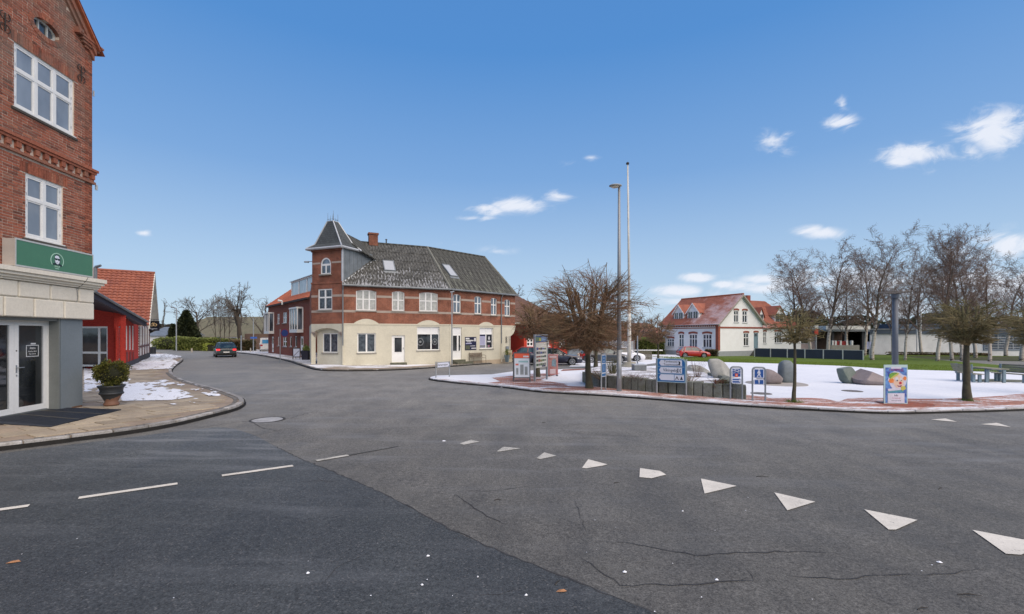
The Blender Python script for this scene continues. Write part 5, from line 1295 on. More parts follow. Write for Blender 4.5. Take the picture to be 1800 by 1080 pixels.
def roofmat(name, c, c2, lichen, snow, per=.25):
    m = bpy.data.materials.new(name); n, l, b = _nodes(m); MATS[name] = m
    pos = n.new("ShaderNodeNewGeometry").outputs['Position']; uv = n.new("ShaderNodeUVMap").outputs[0]
    cc = mixc(n, l, ramp(n, l, noi(n, l, uv, 1.3, 7, .75, (2.2, .5, 1)), .35, .65), c, c2)
    cc = mixc(n, l, ramp(n, l, noi(n, l, pos, 2.6, 8, .8), .56, .72, 0, .8), cc, lichen)
    cc = mixc(n, l, 1.0, cc, ramp(n, l, noi(n, l, pos, 12, 4, .7), .3, .7, .55, 1.5), 'MULTIPLY')
    sp = n.new("ShaderNodeSeparateXYZ"); l.new(pos, sp.inputs[0])
    su = n.new("ShaderNodeSeparateXYZ"); l.new(uv, su.inputs[0]); wv_ = newmath(n, l, 'SINE', newmath(n, l, 'MULTIPLY', su.outputs[0], 6.2832 / per))
    cc = mixc(n, l, 1.0, cc, ramp(n, l, wv_, -1, 1, .62, 1.38), 'MULTIPLY')  # relief shading painted into the colour: valleys darkened, crests lightened
    k = newmath(n, l, 'ADD', noi(n, l, uv, 1.1, 5, .7, (1, .8, 1)), ramp(n, l, sp.outputs[2], 5.7, 8.4, .10, -.10)); k = newmath(n, l, 'ADD', k, newmath(n, l, 'MULTIPLY', wv_, .07))
    cc = mixc(n, l, ramp(n, l, k, .60, .67, 0, .65), cc, snow)
    l.new(cc, b.inputs['Base Color']); b.inputs['Roughness'].default_value = .92; b.inputs['Specular IOR Level'].default_value = .2
    bump(n, l, b, noi(n, l, pos, 14, 4, .7), .5, .02); return m
M_corr = roofmat("mossy corrugated sheet", (.060, .060, .055), (.095, .094, .088), (.13, .132, .112), (.42, .43, .45))
M_corr2 = roofmat("mossy flat roof sheet", (.055, .056, .050), (.075, .075, .068), (.12, .122, .095), (.20, .21, .17), .5)
n1 = V((-F1.n.x, -F1.n.y)); n2 = V((-F2.n.x, -F2.n.y)); RD = 4.0; RZ = 9.45
def h3(p, z): return V((p.x, p.y, z))
E0_, E1_ = h3(P0 - n1 * .25 + d1v * .0, ZE - .12), h3(P1 - n1 * .25, ZE - .12)
R0_ = P0 + n1 * RD; R1_ = P1 + n1 * RD
mitre = (d1v + d2v).normalized(); mn = V((-mitre.y, mitre.x)); k_ = RD / mn.dot(n1); RB = P1 + mn * k_; EB = P1 - mn * (.25 / mn.dot(n1))
kk_ = (RZ - ZE) / RD
RL = P0 + n1 * RD + d1v * .1
roofplane([h3(P0 - n1 * .25, ZE - .2), h3(EB, ZE - .2), h3(RB, RZ), h3(RL, RZ)], .25, .040, 1.15, .03, M_corr, cb)
RE = P1 + n2 * RD + d2v * (L2 - 3.0)
RE = V((-2.85, 44.3)) if False else P1 + n2 * RD + d2v * (F2.S(852) - 0)
fr_ = Fr(P1 + n2 * RD, d2v, F2.n[:2]); RE = (P1 + n2 * RD) + d2v * fr_.S(852)
roofplane([h3(EB, ZE - .2), h3(P3 - n2 * .25 + d2v * .12, ZE - .2), h3(RE, RZ), h3(RB, RZ)], .18, .012, .6, .012, M_corr2, cb)
BK = lambda p, n: p + n * 8
MB().quad(h3(BK(P0, n1), ZE - .2), h3(BK(P1, mn), ZE - .2), h3(RB, RZ - .03), h3(RL, RZ - .03)).quad(h3(BK(P1, mn), ZE - .2), h3(BK(P3, n2), ZE - .2), h3(RE, RZ - .03), h3(RB, RZ - .03)).add([h3(P3 - n2 * .25 + d2v * .12, ZE - .2), h3(BK(P3, n2), ZE - .2), h3(RE, RZ - .03)], [(0, 1, 2)]).build("roof", M_corr2, cb, fix=False)
m = MB(); m.tube(h3(RL, RZ), h3(RB, RZ), .10, .10, 8).tube(h3(RB, RZ), h3(RE, RZ), .10, .10, 8)
m.build("ridge_cap", M_corr2, cb)
MB().tube(h3(EB, ZE - .12), h3(RB, RZ + .03), .10, .10, 6).build("valley_cap", mk("weathered cement cap", (.20, .20, .17), .9, .3, 4), cb)
MB().tube(h3(P3 - n2 * .25 + d2v * .12, ZE - .2), h3(RE, RZ), .08, .08, 6).build("verge_cap", mk("weathered cement cap", (.2, .2, .17)), cb)
m = MB(); m.tube(h3(P0 - n1 * .30, ZE - .16), h3(EB - mn * .05, ZE - .16), .07, .07, 8).tube(h3(EB - mn * .05, ZE - .16), h3(P3 - n2 * .3 + d2v * .12, ZE - .16), .07, .07, 8); m.build("gutter", M_zinc, cb)
for fr, s_ in ((F1, .06), (F2, F2.S(880.3))):
    zg = gz(*fr.p(s_, 0).xy) + .14
    m = MB().tube(fr.p(s_, ZE - .18, .28), fr.p(s_, ZE - .5, .09), .045, .045, 6).tube(fr.p(s_, ZE - .5, .09), fr.p(s_, 1.2, .09), .045, .045, 8); m.build("downpipe", M_zinc, cb)
    MB().tube(fr.p(s_, 1.2, .09), fr.p(s_, zg, .09), .045, .045, 8).build("downpipe", M_cream, cb, label="lower length of downpipe painted cream")
A_ = FS1.p(.2, ZT - .05, .2); B_ = FS1.p(3.35, 7.80, .25); Cc = h3(RL + d1v * .4, RZ - .02); Dd = tp(LT * .45, 2.2, 9.5)
lk = FS1.p(1.7, ZT - .14, .28)
roofplane([FS1.p(1.4, ZT - .0, .30), FS1.p(3.4, ZT - .42, .30), tp(LT * .5, 3.9, 9.42), tp(LT * .5, 1.2, 9.84)], .18, .025, 1.2, .01, M_corr2, cb)
MB().quad(tp(LT * .5, 1.2, 9.84), tp(LT * .5, 3.9, 9.42), FS2.p(3.4, ZT - .4, .3), FS2.p(1.4, ZT, .3)).build("roof", M_corr2, cb, fix=False)
MB().tube(FS1.p(3.32, 7.72, .28), h3(P0 + n1 * 3.7 + d1v * 1.0, 9.2), .05, .05, 6).tube(FS1.p(.05, ZE + .03, .02), FS1.p(3.32, 7.74, .1), .05, .05, 6).build("valley_flashing", M_zincpale, cb)
q0 = P0 + n1 * RD; frr = Fr(q0, d1v, F1.n[:2]); ca, cb_ = frr.S(648), frr.S(663.5)
ch = MB().fbox(frr, ca, cb_, 9.2, frr.Z(ca, 413), -.3, .3).build("chimney", M_cbrick, cb)
MB().fbox(frr, ca - .06, cb_ + .06, frr.Z(ca, 413), frr.Z(ca, 410), -.36, .36).build("chimney_cap", M_cbrick, ch)
q = frr.p(frr.S(679), RZ); MB().tube(q, q + V((0, 0, .35)), .05, .05, 6).tube(q + V((0, 0, .35)), q + V((0, 0, .42)), .1, .06, 8).build("flue", M_black, cb)
def rooflight(fr, base, x0, x1, y0, y1, RZ=RZ):
    nrm = (V((fr.n.x, fr.n.y, 0)) * (RZ - ZE + .2) + V((0, 0, 1)) * (RD + .25)).normalized(); p0 = V((base.x, base.y, ZE - .2)) + fr.n * .25
    def hit(px, py):
        d = V(((px - 900) / 800, 1, (588 - py) / 800)); o = V((0, 0, 2)); t = (p0 - o).dot(nrm) / d.dot(nrm); return o + d * t
    a, b = hit(x0, y1), hit(x1, y1); ct = hit((x0 + x1) / 2, y0); u = fr.u; v = (nrm.cross(u)).normalized(); v = v if v.z > 0 else -v
    hgt = (ct - (a + b) / 2).dot(v); wdt = abs((b - a).dot(u)); c0 = a
    o = thing("rooflight_tmp", "", "")
    bpy.data.objects.remove(o)
    f = lambda s, t, k: c0 + u * s + v * t + nrm * k
    m = MB(); e = .07
    for (s0, s1, t0, t1) in ((0, e, 0, hgt), (wdt - e, wdt, 0, hgt), (e, wdt - e, 0, e), (e, wdt - e, hgt - e, hgt)):
        m.hexa([f(s0, t0, -.02), f(s1, t0, -.02), f(s1, t1, -.02), f(s0, t1, -.02), f(s0, t0, .12), f(s1, t0, .12), f(s1, t1, .12), f(s0, t1, .12)])
    m.hexa([f(-.06, -.22, .0), f(wdt + .06, -.22, .0), f(wdt + .06, -.01, .0), f(-.06, -.01, .0), f(-.06, -.22, .03), f(wdt + .06, -.22, .03), f(wdt + .06, -.01, .06), f(-.06, -.01, .06)])
    w = m.build("roof_window", M_zinc, cb)
    MB().hexa([f(e, e, .05), f(wdt - e, e, .05), f(wdt - e, hgt - e, .05), f(e, hgt - e, .05), f(e, e, .10), f(wdt - e, e, .10), f(wdt - e, hgt - e, .10), f(e, hgt - e, .10)]).build("pane", mk("sky bright pane", (.40, .42, .44), .4, .08, 3), w)
rooflight(F1, P0, 675.5, 695.5, 459.5, 477); rooflight(F2, P1, 791, 803.5, 468, 486.5)
# ================================================================== BRICK WING, LEFT OF THE TOWER
WF, WN = V((-30.0, 56.4)), V((-19.2, 43.3)); wu = (WF - WN).normalized()
FW = Fr(WN, wu, (-wu.y, wu.x)); Lw = (WF - WN).length; Lw = FW.S(471.5)
M_wbrick = brickmat("plain red brick", (.23, .062, .038), (.18, .05, .033), (.21, .13, .10), ms=.006, var=.15)
wg = thing("brick_terrace", "two storey red brick terrace with bay windows beyond the turret", "building", (WN.x, WN.y, gz(*WN) + .12))
EW = 5.6
WW = [FW.R(487, 491.2, 552, 569.5), FW.R(496.8, 504, 549.5, 568), FW.R(509, 513.2, 547, 567), FW.R(488, 490.8, 592.5, 608), FW.R(497, 504, 592, 609.5), FW.R(509, 512.8, 592, 609.5), FW.R(518, 522, 591.5, 610)]
dd1 = FW.R(477.3, 481, 592, 619.5); dd2 = FW.R(527.5, 533.2, 591.5, 626)
wall(FW, 0, Lw, -1.2, EW, WW + [dd1, dd2], M_wbrick, wg)
for h in WW: window(FW, h, [.5] if h[1] - h[0] > 1.0 else [], [.5] if h[1] - h[0] > 1.0 else [], wg, M_white, M_glass, fw=.08, sill=M_sill, merge=True)
for h in (dd1, dd2): door(FW, h, [(.25, .75, .55, .9), (.3, .7, .12, .3)], wg)
for (x0, x1, y0, y1) in ((473.2, 481.8, 550, 587), (519.5, 533.2, 541, 585)):
    a, b, c, e = FW.R(x0, x1, y0, y1)
    bay = MB().fbox(FW, a, b, c, c + .32, 0, .6).build("bay_window", M_whiteold, wg); MB().fbox(FW, a, b, e - .16, e, 0, .65).build("bay_roof", M_whiteold, bay)
    m = MB()
    for q in (a, (a * 2 + b) / 3, (a + 2 * b) / 3, b - .09): m.fbox(FW, q, q + .09, c + .32, e - .16, .5, .59)
    m.fbox(FW, a, a + .09, c + .32, e - .16, 0, .1); m.fbox(FW, b - .09, b, c + .32, e - .16, 0, .1); m.build("frame", M_white, bay)
    MB().fbox(FW, a + .03, b - .03, c + .3, e - .1, .0, .54).build("pane", M_glass, bay)
wi = V((-FW.n.x, -FW.n.y)); WRZ = 8.85
def w3_(s, k, z): return FW.p(s, z, -k)
M_orange2 = mk("bright orange tiles", (.45, .13, .055), .8, .25, 1.4, c2=(.36, .10, .05), fine=10)
roofplane([w3_(0, -.3, EW - .1), w3_(Lw + .15, -.3, EW - .1), w3_(Lw + .15, 4, WRZ), w3_(0, 4, WRZ)], .3, .03, .35, .03, M_orange2, wg)
MB().quad(w3_(0, 8.3, EW - .1), w3_(Lw + .15, 8.3, EW - .1), w3_(Lw + .15, 4, WRZ), w3_(0, 4, WRZ)).build("roof", M_orange2, wg, fix=False)
bx(FW, 0, Lw + .1, EW - .25, EW - .08, 0, .35, "eaves_board", mk("dark brown board", (.04, .028, .025), .8), wg)
FWe = Fr(FW.p(Lw, 0)[:2], wi, wu); wall(FWe, 0, 8, -1.2, EW, [], M_wbrick, wg)
MB().fpoly(FWe, [(0, EW), (4, WRZ - .1), (8, EW)], -.05, 0).build("gable", M_wbrick, wg)
a, b = FW.S(541), FW.S(500); c0_, c1_ = EW + .25, EW + 2.25
m = MB()
fr2 = .7
for q in (a, a + (b - a) * .33, a + (b - a) * .66, b - .1): m.fbox(FW, q, q + .1, c0_ - .2, c1_, -fr2 - .1, -fr2)
m.fbox(FW, a, b, c1_ - .12, c1_, -fr2 - .11, -fr2 + .01); m.fbox(FW, a, b, c0_ + .25, c0_ + .36, -fr2 - .11, -fr2 + .01)
for k in (a, b - .1): m.fbox(FW, k, k + .1, c1_ - .12, c1_ - .0, -3.6, -fr2); m.fbox(FW, k, k + .1, c0_ + .9, c0_ + 1.0, -2.2, -fr2)
dm = m.build("dormer", M_white, wg)
MB().fbox(FW, b - .06, b - .04, c0_ - .1, c1_ - .12, -3.3, -fr2 - .1).fbox(FW, a + .1, b - .1, c0_ + .36, c1_ - .12, -fr2 - .06, -fr2 - .05).build("pane", glass("pale dormer glass", (.24, .28, .30), .1, (.4, .44, .46)), dm)
MB().fbox(FW, a - .1, b + .1, c1_, c1_ + .06, -3.8, -fr2 + .15).build("dormer_roof", M_zincpale, dm)
q = FW.p(FW.S(503), EW + .05, .4); MB().tube(q, q + V((-.35, -.25, .05)), .10, .12, 8).tube(q - V((0, 0, .4)), q, .09, .09, 8).build("rainwater_hopper", M_whiteold, wg)
# ================================================================== RED HOUSE BEHIND
RA, RBb = V((at(893, 47).x, 47)), V((at(921, 45.0).x, 45.0)); RC = V((at(998.5, 48.5).x, 48.5))
M_redh = mk("red painted render", (.50, .045, .022), .85, .12, 1.5, fine=9, bmp=.1)
rh_ = thing("red_house", "red rendered house with brown roof behind the photo board", "building", (RBb.x, RBb.y, gz(*RBb)))
q = (RBb - RA).normalized(); FR1 = Fr(RA, q, (q.y, -q.x)); q = (RC - RBb).normalized(); FR2 = Fr(RBb, q, (q.y, -q.x)); LR = (RC - RBb).length
wall(FR1, -3, (RBb - RA).length, -1.5, 3.3, [], M_redh, rh_)
hw_ = [FR2.R(926.2, 937.8, 589, 609), FR2.R(957.5, 966, 590, 608.5), FR2.R(983, 993, 589.5, 608.8)]
wall(FR2, 0, LR, -1.5, 3.3, hw_, M_redh, rh_)
for h in hw_: window(FR2, h, [.5], [.33, .66], rh_, M_white, M_glassdark, fw=.09, sill=M_white)
FR3 = Fr(RC, (-FR2.n.x, -FR2.n.y), FR2.u[:2]); wall(FR3, 0, 9, -1.5, 3.3, [], M_redh, rh_)
M_brroof = mk("brown ridged tiles", (.16, .085, .06), .85, .35, 2, c2=(.11, .065, .05), fine=10)
rzh = zat(521, 50)
roofplane([FR2.p(-2.2, 3.15, .35), FR2.p(LR + .3, 3.15, .35), FR2.p(LR * .45, rzh, -4.5), FR2.p(-3.0, rzh, -4.5)], .3, .03, .35, .03, M_brroof, rh_)
MB().quad(FR2.p(LR + .3, 3.15, .35), FR2.p(LR + .3, 3.15, -9.3), FR2.p(LR * .45, rzh, -4.5), FR2.p(LR * .45, rzh, -4.5)).quad(FR2.p(-3, 3.15, -9.3), FR2.p(LR + .3, 3.15, -9.3), FR2.p(LR * .45, rzh, -4.5), FR2.p(-3, rzh, -4.5)).build("roof", M_brroof, rh_, fix=False)
bx(FR2, -2, LR + .3, 3.0, 3.13, .0, .36, "eaves_board", M_vergew, rh_)
MB().tube(FR2.p(LR - .1, -.6, .06), FR2.p(LR - .1, 3.1, .06), .05, .05, 6).build("downpipe", M_zinc, rh_)
# ================================================================== WHITE HOUSE, RIGHT
W0 = V(G(1262.3, 627.3)[:2]); gu = V((.894, .447)); lu = V((-.447, .894))
GLn = None
FG = Fr(W0, gu, (gu.y, -gu.x)); FLw = Fr(W0, lu, (-lu.y, lu.x)); LG = FG.S(1340.5); LL = FLw.S(1163)
Zb = gz(*W0); ZEw = FG.Z(0, 566.5); ZR = FG.Z(LG / 2, 517.5)
wh = thing("white_house", "white rendered house with red brick trim, dormers and orange tiled roof", "building", (W0.x, W0.y, Zb))
M_whr = mk("white render", (.80, .80, .79), .85, .05, 1.2, c2=(.75, .745, .73), fine=8)
M_trim = mk("red brick trim", (.30, .085, .055), .9, .25, 4, fine=30)
M_gplinth = mk("grey plinth render", (.30, .32, .33), .9, .12, 2)
gu1, gu2 = FG.R(1290, 1298.2, 546.5, 567), FG.R(1305, 1313.4, 547, 567.5)
gl1, gdr = FG.R(1307.2, 1316, 586, 608.3), FG.R(1325, 1332.6, 585.5, 617)
m_ = LG / 2; rk = (ZR - ZEw) / m_
gpl = [(FG.p(0, ZEw), V((0, 0, 1)) - FG.u * rk), (FG.p(LG, ZEw), V((0, 0, 1)) + FG.u * rk)]
wall(FG, 0, LG, Zb - .5, ZR + .1, [gu1, gu2, gl1, gdr], M_whr, wh, planes=gpl)
lw = [FLw.R(1172.5, 1184.8, 596, 609.5), FLw.R(1193.4, 1202, 588, 610), FLw.R(1211.3, 1225.5, 588, 611), FLw.R(1235.4, 1251, 588, 611.5)]
wall(FLw, 0, LL, Zb - .5, ZEw, lw, M_whr, wh)
for h in lw[1:] + lw[:1]: window(FLw, h, [.5] if h is lw[1] else [.33, .67], [.66], wh, M_white, M_glass, fw=.09, sill=M_gplinth, merge=True, d=-.05)
for h in (gu1, gu2, gl1): window(FG, h, [.5], [.66], wh, M_white, M_glassdark, fw=.09, sill=M_gplinth, merge=True, d=-.05)
M_bluedoor = mk("blue grey door", (.17, .25, .29), .6, .1, 3); door(FG, gdr, [(.2, .8, .82, .95)], wh, mf=M_bluedoor, label="blue-grey front door in the gable")
def seghead(fr, h, up=.42, rise=.16):
    a, b, c, e = h; n = 8; lo = [(a - .08 + (b - a + .16) * i / n, e + rise * math.sin(math.pi * i / n) * .8 + .02) for i in range(n + 1)]
    hi = [(x, z + up - .12) for x, z in lo][::-1]; MB().fpoly(fr, lo + hi, -.02, .05).build("brick_arch", M_trim, wh)
for h in lw: seghead(FLw, h)
for h in (gu1, gu2, gl1, gdr): seghead(FG, h, .38, .1)
zb_ = FG.Z(0, 577.5)
bx(FG, .3, LG, zb_, zb_ + .26, -.02, .05, "brick_band", M_trim, wh)
m = MB().fbox(FG, -.03, .38, Zb + .9, ZEw - .05, -.1, .06); m.fbox(FLw, -.02, .4, Zb + .9, ZEw - .4, -.1, .065); m.build("brick_quoin", M_trim, wh)
m = MB().fbox(FLw, .0, LL, ZEw - .30, ZEw - .05, 0, .14).fbox(FLw, .0, LL, ZEw - .92, ZEw - .80, 0, .07); s = .05
while s < LL - .2: m.fbox(FLw, s, s + .16, ZEw - .66, ZEw - .32, 0, .10); s += .34
m.build("brick_cornice", M_trim, wh)
bx(FG, 0, LG, Zb - .4, Zb + .78, 0, .05, "plinth", M_gplinth, wh); bx(FLw, 0.05, LL, Zb - .4, gz(*(W0 + lu * LL * .5)) + .7, 0, .048, "plinth", M_gplinth, wh)
m = MB()
for i in range(5): m.fbox(FG, gdr[0] - 1.0 + i * .25 - .0, gdr[1] + .2, Zb - .1 + i * .22, Zb + .12 + i * .22 - .002, .05, 1.1 - i * .02)
m.build("steps", mk("stone steps", (.16, .155, .12), .9, .3, 5), wh)
tA = Fr(W0, gu, FG.n[:2])
def wp(sl_, sg_, z): return V((W0.x + lu.x * sl_ + gu.x * sg_, W0.y + lu.y * sl_ + gu.y * sg_, z))
M_tileR = mk("pink orange frosted tiles", (.46, .17, .11), .8, .25, .5, c2=(.40, .10, .05), fine=4)
def frost():
    m = bpy.data.materials.new("frosted clay tiles"); n, l, b = _nodes(m)
    pos = n.new("ShaderNodeNewGeometry").outputs['Position']; sp = n.new("ShaderNodeSeparateXYZ"); l.new(pos, sp.inputs[0])
    cc = mixc(n, l, ramp(n, l, noi(n, l, pos, 1.4, 5, .7), .35, .65), (.34, .115, .068), (.25, .085, .055))
    k = newmath(n, l, 'ADD', noi(n, l, pos, .45, 4, .6), ramp(n, l, sp.outputs[1], 66, 76, .16, -.22))
    fz = newmath(n, l, 'MULTIPLY', ramp(n, l, k, .40, .60, 0, .7), ramp(n, l, noi(n, l, pos, 6, 4, .7), .3, .55, .45, 1))
    l.new(mixc(n, l, fz, cc, (.55, .46, .47)), b.inputs['Base Color']); b.inputs['Roughness'].default_value = .85; return m
M_frost = frost()
ovv = .5; lowz = ZEw - .42 * rk
roofplane([wp(-.45, -.42, lowz), wp(LL + .4, -.42, lowz), wp(LL + .4, m_, ZR), wp(-.45, m_, ZR)], .3, .03, .36, .03, M_frost, wh)
roofplane([wp(-.45, LG + .42, lowz), wp(LL + .4, LG + .42, lowz), wp(LL + .4, m_, ZR), wp(-.45, m_, ZR)], .3, .03, .36, .03, M_frost, wh)
MB().tube(wp(-.45, m_, ZR + .04), wp(LL + .4, m_, ZR + .04), .12, .12, 8).build("ridge_tile", M_tile, wh)
m = MB()
for sg_, sgn in ((-.42, 1), (LG + .42, -1)):
    p, q = wp(-.47, sg_, lowz - .02), wp(-.47, m_, ZR - .02); dv = V((lu.x, lu.y, 0)) * .1
    m.hexa([p - V((0, 0, .3)), q - V((0, 0, .3)), q - V((0, 0, .3)) + dv, p - V((0, 0, .3)) + dv, p, q, q + dv, p + dv])
m.build("verge_board", mk("grey verge board", (.30, .28, .24), .8, .1), wh)
MB().quad(wp(-.4, -.4, lowz - .08), wp(-.4, m_, ZR - .08), wp(.02, m_, ZR - .08), wp(.02, -.4, lowz - .08)).quad(wp(-.4, LG + .4, lowz - .08), wp(-.4, m_, ZR - .08), wp(.02, m_, ZR - .08), wp(.02, LG + .4, lowz - .08)).build("soffit", M_vergew, wh, fix=False)
MB().tube(wp(-.3, -.5, lowz - .02), wp(LL, -.5, lowz - .02), .07, .07, 6).build("gutter", M_zinc, wh)
MB().fpoly(Fr(wp(LL, 0, 0)[:2], gu, lu), [(0, ZEw), (LG, ZEw), (m_, ZR - .1)], -.1, 0).build("gable", M_whr, wh)
Fb = Fr(wp(LL, 0, 0)[:2], gu, lu); wall(Fb, 0, LG, Zb - 1, ZEw, [], M_whr, wh)
def dormer(px0, px1, py_sill, py_top, deep=2.6):
    frd = Fr(wp(0, .9, 0)[:2], lu, (-gu.x, -gu.y)); a, b = frd.S(px0), frd.S(px1); a, b = min(a, b), max(a, b)
    z0, zt = frd.Z((a + b) / 2, py_sill), frd.Z((a + b) / 2, py_top); zm = z0 + (zt - z0) * .52
    o = MB().fpoly(frd, [(a, z0 - .3), (b, z0 - .3), (b, zm), ((a + b) / 2, zt - .1), (a, zm)], -.1, 0).fbox(frd, a, a + .1, z0 - .3, zm, -deep, -.1).fbox(frd, b - .1, b, z0 - .3, zm, -deep, -.1).build("dormer", M_whr, wh)
    m_d = (a + b) / 2
    MB().fbox(frd, a + .12, m_d - .06, z0, zm - .12, 0, .02).fbox(frd, m_d + .06, b - .12, z0, zm - .12, 0, .02).build("pane", M_glassdark, o)
    mm = MB()
    for q in (a + .12, (a + .12 + m_d - .06) / 2 - .03, m_d - .12, m_d + .06, (b - .12 + m_d + .06) / 2 - .03, b - .18): mm.fbox(frd, q, q + .06, z0, zm - .12, .02, .04)
    mm.build("frame", M_white, o)
    e = .25
    for sgn, A in ((1, a - e), (-1, b + e)):
        zz = zm - (zt - zm) * e / (m_d - a)
        q = [frd.p(A, zz, .2), frd.p(A, zz, -deep), frd.p(m_d, zt, -deep - .8), frd.p(m_d, zt, .2)]
        MB().quad(*q).quad(*[v - V((0, 0, .07)) for v in q]).quad(q[0], q[3], q[3] - V((0, 0, .14)), q[0] - V((0, 0, .14))).build("dormer_roof", M_orange, o, fix=False)
    m2 = MB()
    for A in (a - e, b + e):
        zz = zm - (zt - zm) * e / (m_d - a); p, q = frd.p(A, zz, .21), frd.p(m_d, zt, .21); m2.hexa([p - V((0, 0, .22)), q - V((0, 0, .22)), q - V((0, 0, .22)) - frd.n * .06, p - V((0, 0, .22)) - frd.n * .06, p, q, q - frd.n * .06, p - frd.n * .06])
    m2.build("bargeboard", M_white, o)
dormer(1184.5, 1201.5, 563.5, 535.5); dormer(1208.5, 1228, 562.5, 532.8)
WS = W0 + gu * LG + V((.35, 1.0)) * .8; FWg = Fr(WS, gu, FG.n[:2]); LWg = FWg.S(1408)
rw = thing("white_house_wing", "right wing of the white house with frosted tiled roof and gabled dormers", "building", (WS.x, WS.y, gz(*WS)))
ww_ = [FWg.R(1341.8, 1347, 584, 604), FWg.R(1361.8, 1374, 584, 603.5), FWg.R(1388.5, 1395.5, 584, 603)]
ZEg = FWg.Z(0, 574)
wall(FWg, 0, LWg, Zb - .8, ZEg, ww_, M_whr, rw)
for h in ww_: window(FWg, h, [.33, .67] if h is ww_[1] else [.5], [.66], rw, M_white, M_glassdark, fw=.09, sill=M_gplinth, merge=True)
for h in ww_:
    a, b, c, e = h; n = 8; lo = [(a - .08 + (b - a + .16) * i / n, e + .08 * math.sin(math.pi * i / n) + .02) for i in range(n + 1)]
    MB().fpoly(FWg, lo + [(x, z + .26) for x, z in lo][::-1], -.02, .05).build("brick_arch", M_trim, rw)
ZRg = FWg.Z(3, 528.5, -4.2)
roofplane([FWg.p(-.3, ZEg - .3, .35), FWg.p(LWg + .4, ZEg - .3, .35), FWg.p(LWg - 3.4, ZRg, -4.2), FWg.p(-4.0, ZRg, -4.2)], .3, .03, .36, .03, M_frost, rw)
MB().quad(FWg.p(-.3, ZEg - .3, -8.7), FWg.p(LWg + .4, ZEg - .3, -8.7), FWg.p(LWg - 3.4, ZRg, -4.2), FWg.p(-4.0, ZRg, -4.2)).add([FWg.p(LWg + .4, ZEg - .3, .35), FWg.p(LWg + .4, ZEg - .3, -8.7), FWg.p(LWg - 3.4, ZRg, -4.2)], [(0, 1, 2)]).build("roof", M_frost, rw, fix=False)
bx(FWg, 0, LWg, ZEg - .35, ZEg - .15, 0, .3, "eaves_board", M_trim, rw)
FWe2 = Fr(FWg.p(LWg, 0)[:2], (-FG.n.x, -FG.n.y), gu); wall(FWe2, 0, 8.4, Zb - .8, ZEg, [], M_whr, rw)
for (x0, x1, ys, yt, hf) in ((1333, 1342, 566, 540, .7), (1362, 1378, 566, 537, .6)):
    frd = Fr(FWg.p(0, 0, -.7)[:2], gu, FG.n[:2]); a, b = frd.S(x0), frd.S(x1); z0, zt = frd.Z(a, ys), frd.Z(a, yt); zm = z0 + (zt - z0) * .5; md = (a + b) / 2
    o = MB().fpoly(frd, [(a, z0 - .3), (b, z0 - .3), (b, zm), (md, zt - .1), (a, zm)], -.1, 0).fbox(frd, a, a + .1, z0 - .3, zm, -2.4, -.1).build("dormer", M_whr, rw)
    MB().fbox(frd, a + .15, md - .05, z0, zm, 0, .02).fbox(frd, md + .05, b - .15, z0, zm, 0, .02).build("pane", M_glassdark, o)
    for A in (a - .25, b + .25):
        zz = zm - (zt - zm) * .25 / (md - a); q = [frd.p(A, zz, .2), frd.p(A, zz, -2.4), frd.p(md, zt, -3.2), frd.p(md, zt, .2)]
        MB().quad(*q).quad(*[v - V((0, 0, .08)) for v in q]).quad(q[0], q[3], q[3] - V((0, 0, .16)), q[0] - V((0, 0, .16))).build("dormer_roof", M_frost, o, fix=False)
frr = Fr(FWg.p(0, 0, -4.2)[:2], gu, FG.n[:2]); a, b = frr.S(1311), frr.S(1316.5)
MB().fbox(frr, a, b, ZRg - .8, frr.Z(a, 519.5), -.3, .3).build("chimney", M_trim, rw)
# ================================================================== FAR BUILDINGS
M_thatch = mk("mossy grey thatch", (.15, .135, .09), .95, .4, .8, c2=(.11, .11, .07), fine=5, bmp=.4)
M_farcream = mk("cream far wall", (.52, .46, .36), .9, .2, .6, c2=(.36, .31, .25))
def simple_house(name, label, x0, x1, y0, y1, ze, zr, mw, mr, hip=0, group=None, wins=(), ang=0):
    zb = min(gz(x0, y0), gz(x1, y1)) - .6
    t = thing(name, label, "building", ((x0 + x1) / 2, y0, zb + .6), group)
    MB().box(x0, x1, y0, y1, zb, ze).build("wall", mw, t)
    ym = (y0 + y1) / 2; o = .4
    m = MB(); a, b, c, d = V((x0 - o, y0 - o, ze - .15)), V((x1 + o, y0 - o, ze - .15)), V((x1 + o, y1 + o, ze - .15)), V((x0 - o, y1 + o, ze - .15)); e, f = V((x0 - o + hip, ym, zr)), V((x1 + o - hip, ym, zr))
    m.add([a, b, c, d, e, f], [(0, 1, 5, 4), (2, 3, 4, 5), (1, 2, 5), (3, 0, 4), (0, 3, 2, 1)]); m.build("roof", mr, t)
    for (px0, px1, py0, py1) in wins:
        fr = Fr((x0, y0), (1, 0), (0, -1)); r = fr.R(px0, px1, py0, py1)
        o_ = MB().fbox(fr, r[0] - .08, r[1] + .08, r[2] - .08, r[3] + .08, 0, .03).build("window", M_white, t); MB().fbox(fr, *r, .03, .04).build("pane", M_glassdark, o_)
    return t
Y = 95.; simple_house("thatched_house", "long low cream house under a big mossy thatched roof behind the hedge", at(290, 90).x, at(475, 90).x, 90, 103, zat(591, 90), zat(557, 96), M_farcream, M_thatch, hip=4.5, wins=((350, 360, 594, 603), (376, 388, 594, 603), (405, 416, 594, 603)))
Y = 74.; simple_house("white_cottage", "small white cottage with grey roof at the bend of the left street", at(262, 78).x, at(300, 78).x, 78, 86, zat(589, 78), zat(575, 82), M_lime, M_zinc, wins=((287, 290, 596, 606), (294, 296, 597, 603)))
